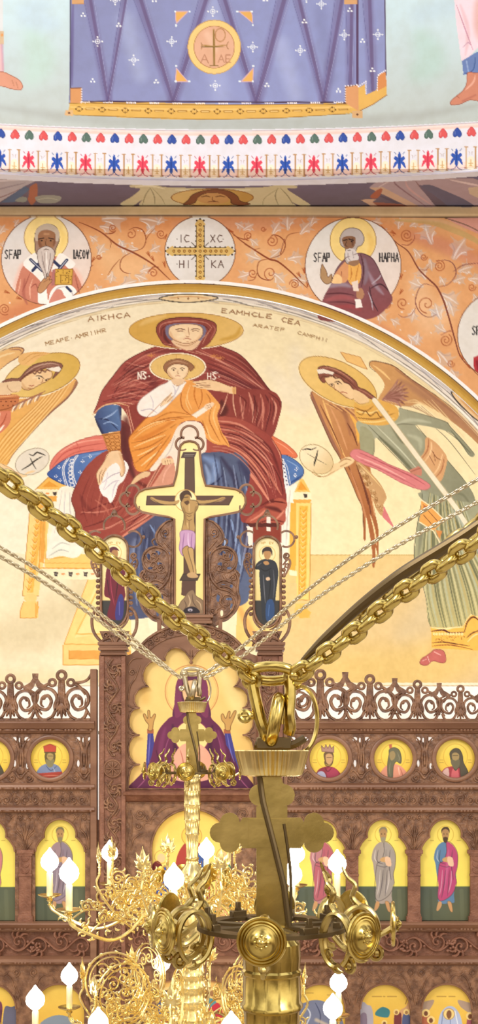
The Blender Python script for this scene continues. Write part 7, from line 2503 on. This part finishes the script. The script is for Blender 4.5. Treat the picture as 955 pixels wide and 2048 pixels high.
def chandelier(name, loc, label, full, rot=0):
    root = empty(name, loc, label, 'chandelier', 'brass chandeliers of the same pattern')
    lite = M_BRASS
    # fluted bowl (crown) with a dark inside, on top
    mb = MB(); mb.lathe([(r*KM, h*KM) for r, h in ((50, 300), (58, 302), (60, 306), (64, 318), (70, 340), (72, 350), (70, 352), (62, 350), (52, 312), (10, 310))], 128, flute=.035, fn=42, cap=False); mb.lathe([(2*KM, 298*KM), (50*KM, 300*KM)], 32, cap=False)
    child('fluted_crown', mbm(mb, 'fluted_crown', M_GLOWBRASS if not full else M_GLOWBRASS), root)
    # flat cross with lobed ends
    mb = MB(); out = []
    def lobes(cx, cz, r, d, skip):
        o = []
        for k in ((1, 0), (0, 0)): pass
        return o
    # one outline: shaft, arms with three-lobed ends, three-lobed head
    def tri(cx, cz, dirn, r, d):   # three lobes pointing along dirn (deg), clockwise sweep
        o = []
        for k in (-90, 0, 90):
            ex, ez = cx+d*math.cos(math.radians(dirn+k)), cz+d*math.sin(math.radians(dirn+k))
            for i in range(9): t = math.radians(dirn+k-88+176*i/8); o.append((ex+r*math.cos(t), ez+r*math.sin(t)))
        return o
    out = [(-31, -2), (31, -2), (31, 156), (58, 156)]+tri(84, 187, 0, 20, 20)+[(58, 217), (31, 217), (31, 240)]+tri(0, 262, 90, 22, 24)+[(-31, 240), (-31, 217), (-58, 217)]+tri(-84, 187, 180, 20, 20)+[(-58, 156), (-31, 156)]
    zplate(mb, out, -5, 10); zplate(mb, [(-46, 158), (40, 158), (40, 215), (-46, 215)], -9, 18)
    child('cross_plate', mbm(mb, 'cross_plate', M_BRASSD), root)
    mb = MB(); mb.tube(k3((-25, -12, 300), (-18, -14, 250), (5, -16, 160), (24, -16, 80), (34, -14, 0)), 6*KM, 8); mb.tube(cm(k3((24, -12, 205), (36, -10, 120), (38, -10, 40), (36, -8, 0))), 3*KM, 6)
    child('power_cable', mbm(mb, 'power_cable', M_DARK), root)
    # ring with bolts
    mb = MB(); n = 64; V = []; F = []
    for r, z in ((118, 3), (150, 3), (150, -5), (118, -5)):
        for j in range(n): a = 2*math.pi*j/n; V.append((r*KM*math.cos(a), r*KM*math.sin(a), z*KM))
    for k in range(4):
        for j in range(n): F.append((k*n+j, ((k+1) % 4)*n+j, ((k+1) % 4)*n+(j+1) % n, k*n+(j+1) % n))
    mb.add(V, [f[::-1] for f in F])
    for j in range(8): a = 2*math.pi*(j+.5)/8; mb.tube(k3((30*math.cos(a), 30*math.sin(a), -2), (120*math.cos(a), 120*math.sin(a), -2)), 6*KM, 6)
    child('support_ring', mbm(mb, 'support_ring', M_DARK), root)
    def boltm():
        b = MB(); b.box((0, 0, 8*KM), (34*KM, 16*KM, 14*KM)); b.box((0, 0, 20*KM), (9*KM, 9*KM, 26*KM)); b.lathe([(8*KM, 14*KM), (8*KM, 20*KM)], 6); return mbm(b, 'bolt', M_DARK)
    for j in range(8):
        a = 2*math.pi*(j+.5)/8+.1+rot; child('bolt', sh('bolt', boltm), root, (134*KM*math.cos(a), 134*KM*math.sin(a), 0), (0, 0, a+math.pi/2))
    for j in range(8):
        a = math.radians((-95+45*j) if full else (-152, -98, -49, -8, 40, 85, 150, 190)[j])+rot
        s_ = child('scroll_bracket', sh('bracket_low', lambda: scroll_arm_mesh(False)) if (j == 1 and not full) else sh('bracket', scroll_arm_mesh), root, (0, 0, 0), (0, 0, a))
        child('disc', sh('disc', disc_mesh), s_, (240*KM, 0, 8*KM), (0, 0, 0))
    # turned stem
    pr = [(30, 0), (46, -4), (52, -12), (46, -20), (50, -28), (56, -34), (57, -60), (56, -84), (60, -88), (60, -94), (56, -98), (57, -150), (61, -155), (61, -163), (55, -168), (52, -230), (56, -236), (50, -244), (44, -300), (50, -306), (44, -314), (40, -420), (48, -428), (40, -440)]
    if full: pr = [(r*.72 if h < -30 else r*.9, h) for r, h in pr]+[(34, -460), (50, -480), (66, -520), (68, -560), (54, -600), (36, -640), (46, -660), (70, -720), (78, -800), (66, -860), (44, -900), (60, -925), (62, -940), (52, -960), (56, -1000), (62, -1010), (56, -1020), (60, -1060), (66, -1070), (60, -1080), (62, -1130), (70, -1140), (64, -1150), (66, -1200), (80, -1220), (78, -1240), (70, -1300), (90, -1340), (70, -1400), (30, -1440)]
    else: pr = pr+[(52, -460), (70, -490), (60, -520), (30, -540)]
    mb = MB(); mb.lathe([(r*KM, h*KM) for r, h in pr], 40, flute=.02, fn=14)
    child('turned_stem', mbm(mb, 'turned_stem', M_BRASS if not full else M_GLOWBRASS), root)
    if full:
        for tier, (R, z0, z1, a0) in enumerate(((722, -680, -628, -94), (775, -1290, -1270, -120))):
            for j in range(8):
                a = math.radians(a0+45*j); am = child('scroll_arm', main_arm(R, z0, z1, 5+tier), root, (0, 0, 0), (0, 0, a))
                child('drip_tray', sh('tray', candle_tray_mesh), am, (R*KM, 0, z1*KM)); child('candle_sleeve', sh('candle', candle_mesh), am, (R*KM, 0, z1*KM)); child('bulb', sh('bulb', bulb_mesh), am, (R*KM, 0, z1*KM))
                b = math.radians(a0+22.5+45*j); rr = 560 if tier else 470; zz = z1+(230 if tier else 190)
                child('palmette', sh('palm', palmette_mesh), root, (rr*KM*math.cos(b), rr*KM*math.sin(b), zz*KM), (0, 0, b))
                def stemf(R=rr, z=zz, z0=z0):
                    m2 = MB(); m2.tube(cm(k3((R, 0, z-55), (R*1.02, 0, z-120), (R*.8, 0, z0-20), (R*.5, 0, z0-60), (40, 0, z0-20))), 6*KM, 6)
                    for (x, zq, r, aa, t) in ((R*.9, z-150, 34, 60, 1.3), (R*.62, z0+20, 60, -60, 1.6), (R*.4, z0+60, 52, 180, -1.5), (R*.78, z0+60, 40, 0, 1.5)): spir3(m2, (x, 0, zq), r, aa, t, 5, 5, 24)
                    for kq in range(7): leaf3(m2, R*(.4+.08*kq), z0-40+kq*12, 60+kq*25, 30, 6, 0, 1.0)
                    return mbm(m2, 'palmette_stem', M_GLOWBRASS)
                child('palmette_stem', sh(('pstem', tier), stemf), root, (0, 0, 0), (0, 0, b))
                if tier == 0:
                    child('inner_disc', sh('disc', disc_mesh), root, (185*KM*math.cos(b), 185*KM*math.sin(b), -520*KM), (0, 0, b))
        # big filigree hoops between the tiers
        def hoop():
            m2 = MB(); q = [(400+150*math.cos(math.radians(t)), 0, -1060+150*math.sin(math.radians(t))) for t in range(0, 361, 12)]; m2.tube(k3(*q), 6*KM, 6)
            q = [(400+128*math.cos(math.radians(t)), 0, -1060+128*math.sin(math.radians(t))) for t in range(0, 361, 12)]; m2.tube(k3(*q), 4*KM, 6)
            for t in range(0, 360, 45): spir3(m2, (400+80*math.cos(math.radians(t)), 0, -1060+80*math.sin(math.radians(t))), 38, t, 1.4, 4.6, 5, 18)
            for t in range(0, 360, 30): leaf3(m2, 400+150*math.cos(math.radians(t)), -1060+150*math.sin(math.radians(t)), t+50, 26, 6, 0, 1)
            return mbm(m2, 'filigree_hoop', M_GLOWBRASS)
        for j in range(8): child('filigree_hoop', sh('hoop', hoop), root, (0, 0, 0), (0, 0, math.radians(-98+45*j)))
    return root
def shackle(loc, s=1.0, label='', mat=None):
    mat = mat or M_BRASS
    root = empty('hanging_shackle', loc, label, 'shackle')
    k = KM*s
    def kk(*p): return [(x*k, y*k, z*k) for x, y, z in p]
    mb = MB(); mb.tube(cm(kk((-40, 0, 508), (-38, 0, 480), (-24, -6, 415), (-14, -4, 386), (-16, 8, 370)), 6), 12.5*k, 10, 1.2)
    o = child('hook_bar', mbm(mb, 'hook_bar', mat), root)
    mb = MB(); mb.tube(cm(kk((36, 4, 502), (37, 0, 465), (34, -6, 424), (37, 0, 400), (34, 6, 386)), 6), 12*k, 10, 1.2); child('hook_bar', mbm(mb, 'hook_bar', mat), root)
    mb = MB(); q = [(6+8*math.sin(math.radians(t)), 26*math.cos(math.radians(t)), 412+44*math.sin(math.radians(t))) for t in range(0, 360, 20)]; mb.tube(kk(*q, q[0]), 13*k, 10); child('middle_ring', mbm(mb, 'middle_ring', mat), root)
    mb = MB(); mb.tube(kk((-62, 0, 420), (-30, 0, 422)), 9*k, 10); mb.lathe([(r*k, h*k) for r, h in ((4, -68), (13, -66), (14, -60), (14, -48), (9, -46))], 6, (-54*k, 0, 420*k)) if False else None
    V = []
    mb.torus((-54*k, -4*k, 420*k), 9*k, 6*k, 14, 8); child('bolt', mbm(mb, 'bolt', mat), root)
    mb = MB(); mb.tube(cm(kk((-34, 0, 362), (0, -4, 356), (40, -2, 362), (66, 0, 376)), 5), 8*k, 8); mb.box((4*k, 0, 366*k), (70*k, 22*k, 24*k)); child('cross_pin', mbm(mb, 'cross_pin', M_DARK), root)
    mb = MB(); q = [(58+34*math.cos(math.radians(t)), 10+12*math.cos(math.radians(t)), 414+66*math.sin(math.radians(t))) for t in range(-75, 200, 11)]; mb.tube(cm(kk(*q), 2), 4.6*k, 8, 1.6); child('large_hoop', mbm(mb, 'large_hoop', mat), root)
    mb = MB(); q = [(-2+44*math.cos(math.radians(t)), -14*math.sin(math.radians(t)), 505+14*math.sin(math.radians(t))) for t in range(0, 360, 20)]; mb.tube(kk(*q, q[0]), 11*k, 10); child('top_ring', mbm(mb, 'top_ring', mat), root)
    for x, z in ((-40, 492), (44, 500)): mb = MB(); mb.torus((x*k, -6*k, z*k), 15*k, 7*k, 18, 8, (.2, 1, .3)); mb.ball((x*k, -14*k, z*k), 10*k, (1, .8, 1)); child('eye_bolt', mbm(mb, 'eye_bolt', mat), root)
    return root
def link_mesh(L, W, r, mat, n=22):
    h = L/2-W/2; q = []
    for i in range(n):
        t = 2*math.pi*i/n; q.append((math.cos(t)*(W/2-r)+0, 0, math.sin(t)*(W/2-r)+(h if math.sin(t) > 0 else -h)*1.0))
    q.append(q[0]); q = np.array(q); mb = MB()
    # closed oval loop
    p = q[:-1]; m = len(p); t = np.roll(p, -1, 0)-np.roll(p, 1, 0); t /= np.linalg.norm(t, axis=1)[:, None]
    N = np.tile([0, 1., 0], (m, 1)); B = np.cross(t, N); a = np.linspace(0, 2*math.pi, 10, endpoint=False)
    V = (p[:, None, :]+r*(np.cos(a)[None, :, None]*B[:, None, :]+np.sin(a)[None, :, None]*N[:, None, :])).reshape(-1, 3); F = []
    for k in range(m):
        for j in range(10): F.append((k*10+j, k*10+(j+1) % 10, ((k+1) % m)*10+(j+1) % 10, ((k+1) % m)*10+j))
    mb.add(V, F); return mbm(mb, 'link', mat)
def chain(pts, L, W, r, mat, label, group, roll0=0, name='chandelier_chain'):
    p = cm([tuple(q) for q in pts], 12); d = np.r_[0, np.cumsum(np.linalg.norm(np.diff(p, axis=0), axis=1))]
    step = L-2*r*1.15; n = int(d[-1]/step); root = empty(name, tuple(p[0]), label, 'chain', group)
    me = sh(('link', L, W, r, mat.name), lambda: link_mesh(L, W, r, mat))
    for i in range(min(n, 98)):
        s = (i+.5)*step; c = Vector([float(np.interp(s, d, p[:, k])) for k in range(3)]); c2 = Vector([float(np.interp(s+.01, d, p[:, k])) for k in range(3)])
        z = (c2-c).normalized(); x = z.cross(Vector((0, 1, 0))).normalized(); y = z.cross(x)
        rot = Matrix((x, y, z)).transposed().to_4x4() @ Matrix.Rotation(math.radians(roll0+(90 if i % 2 else 0)), 4, 'Z')
        o = bpy.data.objects.new('link', me); COL.objects.link(o); o.parent = root; o.location = c-Vector(p[0]); o.rotation_euler = rot.to_euler()
    return root
NEAR = P(543, 1852, 3.2); FAR = P(384, 1545, 8.0)
chandelier('chandelier', NEAR, 'near brass chandelier hub with flat lobed cross, ribbed crown and turned discs', False, math.radians(2))
chandelier('chandelier', FAR, 'far brass chandelier with two tiers of scrolled arms and lit flame bulbs', True)
shackle(NEAR, 1, 'heavy brass hook and ring assembly above the near fluted crown')
shackle((FAR[0], FAR[1], FAR[2]-.0), 1.0, 'small brass hook assembly above the far crown', M_PALE)
TN = (NEAR[0], NEAR[1], NEAR[2])
def PN(x, y, Y): return P(x, y, Y)
chain([PN(508, 1352, 3.19), PN(360, 1245, 3.02), PN(200, 1105, 2.84), PN(30, 975, 2.64), PN(-60, 915, 2.55)], .077, .062, .0124, M_BRASS, 'thick brass chain slanting from upper left to the near shackle', 'thick chains', 18)
chain([PN(590, 1352, 3.19), PN(690, 1280, 3.1), PN(800, 1190, 2.98), PN(900, 1120, 2.86), PN(1010, 1040, 2.74)], .077, .062, .0124, M_BRASS, 'thick brass chain rising right, lower one under the dark cable', 'thick chains', 18)
chain([PN(700, 1252, 3.22), PN(800, 1165, 3.1), PN(900, 1092, 2.98), PN(1010, 1010, 2.88)], .077, .062, .0124, M_BRASSD, 'second thick brass chain lying along the top of the right chain', 'thick chains', 40)
mb = MB(); cc = [PN(604, 1322, 3.2), PN(650, 1276, 3.16), PN(720, 1212, 3.1), PN(800, 1150, 3.02), PN(880, 1100, 2.96), PN(940, 1062, 2.92), PN(1010, 1010, 2.88)]
cp = cm(cc); mb.tube(cp, np.interp(np.linspace(0, 1, len(cp)), [0, .15, .5, .8, 1], [.007, .013, .017, .016, .013]), 10, 1.0); tag(mb.build('suspension_cable', M_DARK), 'dark bronze cable curving along the upper right thick chain', 'cable')
lk = (.030, .0185, .0036)
chain([P(352, 1350, 7.95), P(280, 1290, 7.85), P(180, 1212, 7.6), P(80, 1142, 7.35), P(-30, 1078, 7.1)], .043, .031, .0066, M_PALE, 'thin pale chain at left, the upper strand of the pair', 'thin chains of the far chandelier', 45)
chain([P(362, 1356, 7.9), P(280, 1302, 7.75), P(180, 1228, 7.5), P(80, 1160, 7.25), P(-30, 1096, 7.0)], .043, .031, .0066, M_PALE, 'thin pale chain at left, the lower strand of the pair', 'thin chains of the far chandelier', 30)
chain([P(402, 1352, 7.9), P(480, 1296, 7.8), P(620, 1176, 7.5), P(780, 1062, 7.2), P(990, 938, 6.9)], .043, .031, .0066, M_PALE, 'thin pale chain rising right, the upper of two', 'thin chains of the far chandelier', 45)
chain([P(408, 1358, 7.9), P(490, 1308, 7.8), P(620, 1206, 7.5), P(780, 1100, 7.2), P(990, 985, 6.9)], .043, .031, .0066, M_PALE, 'thin pale chain rising right, the lower of two', 'thin chains of the far chandelier', 30)
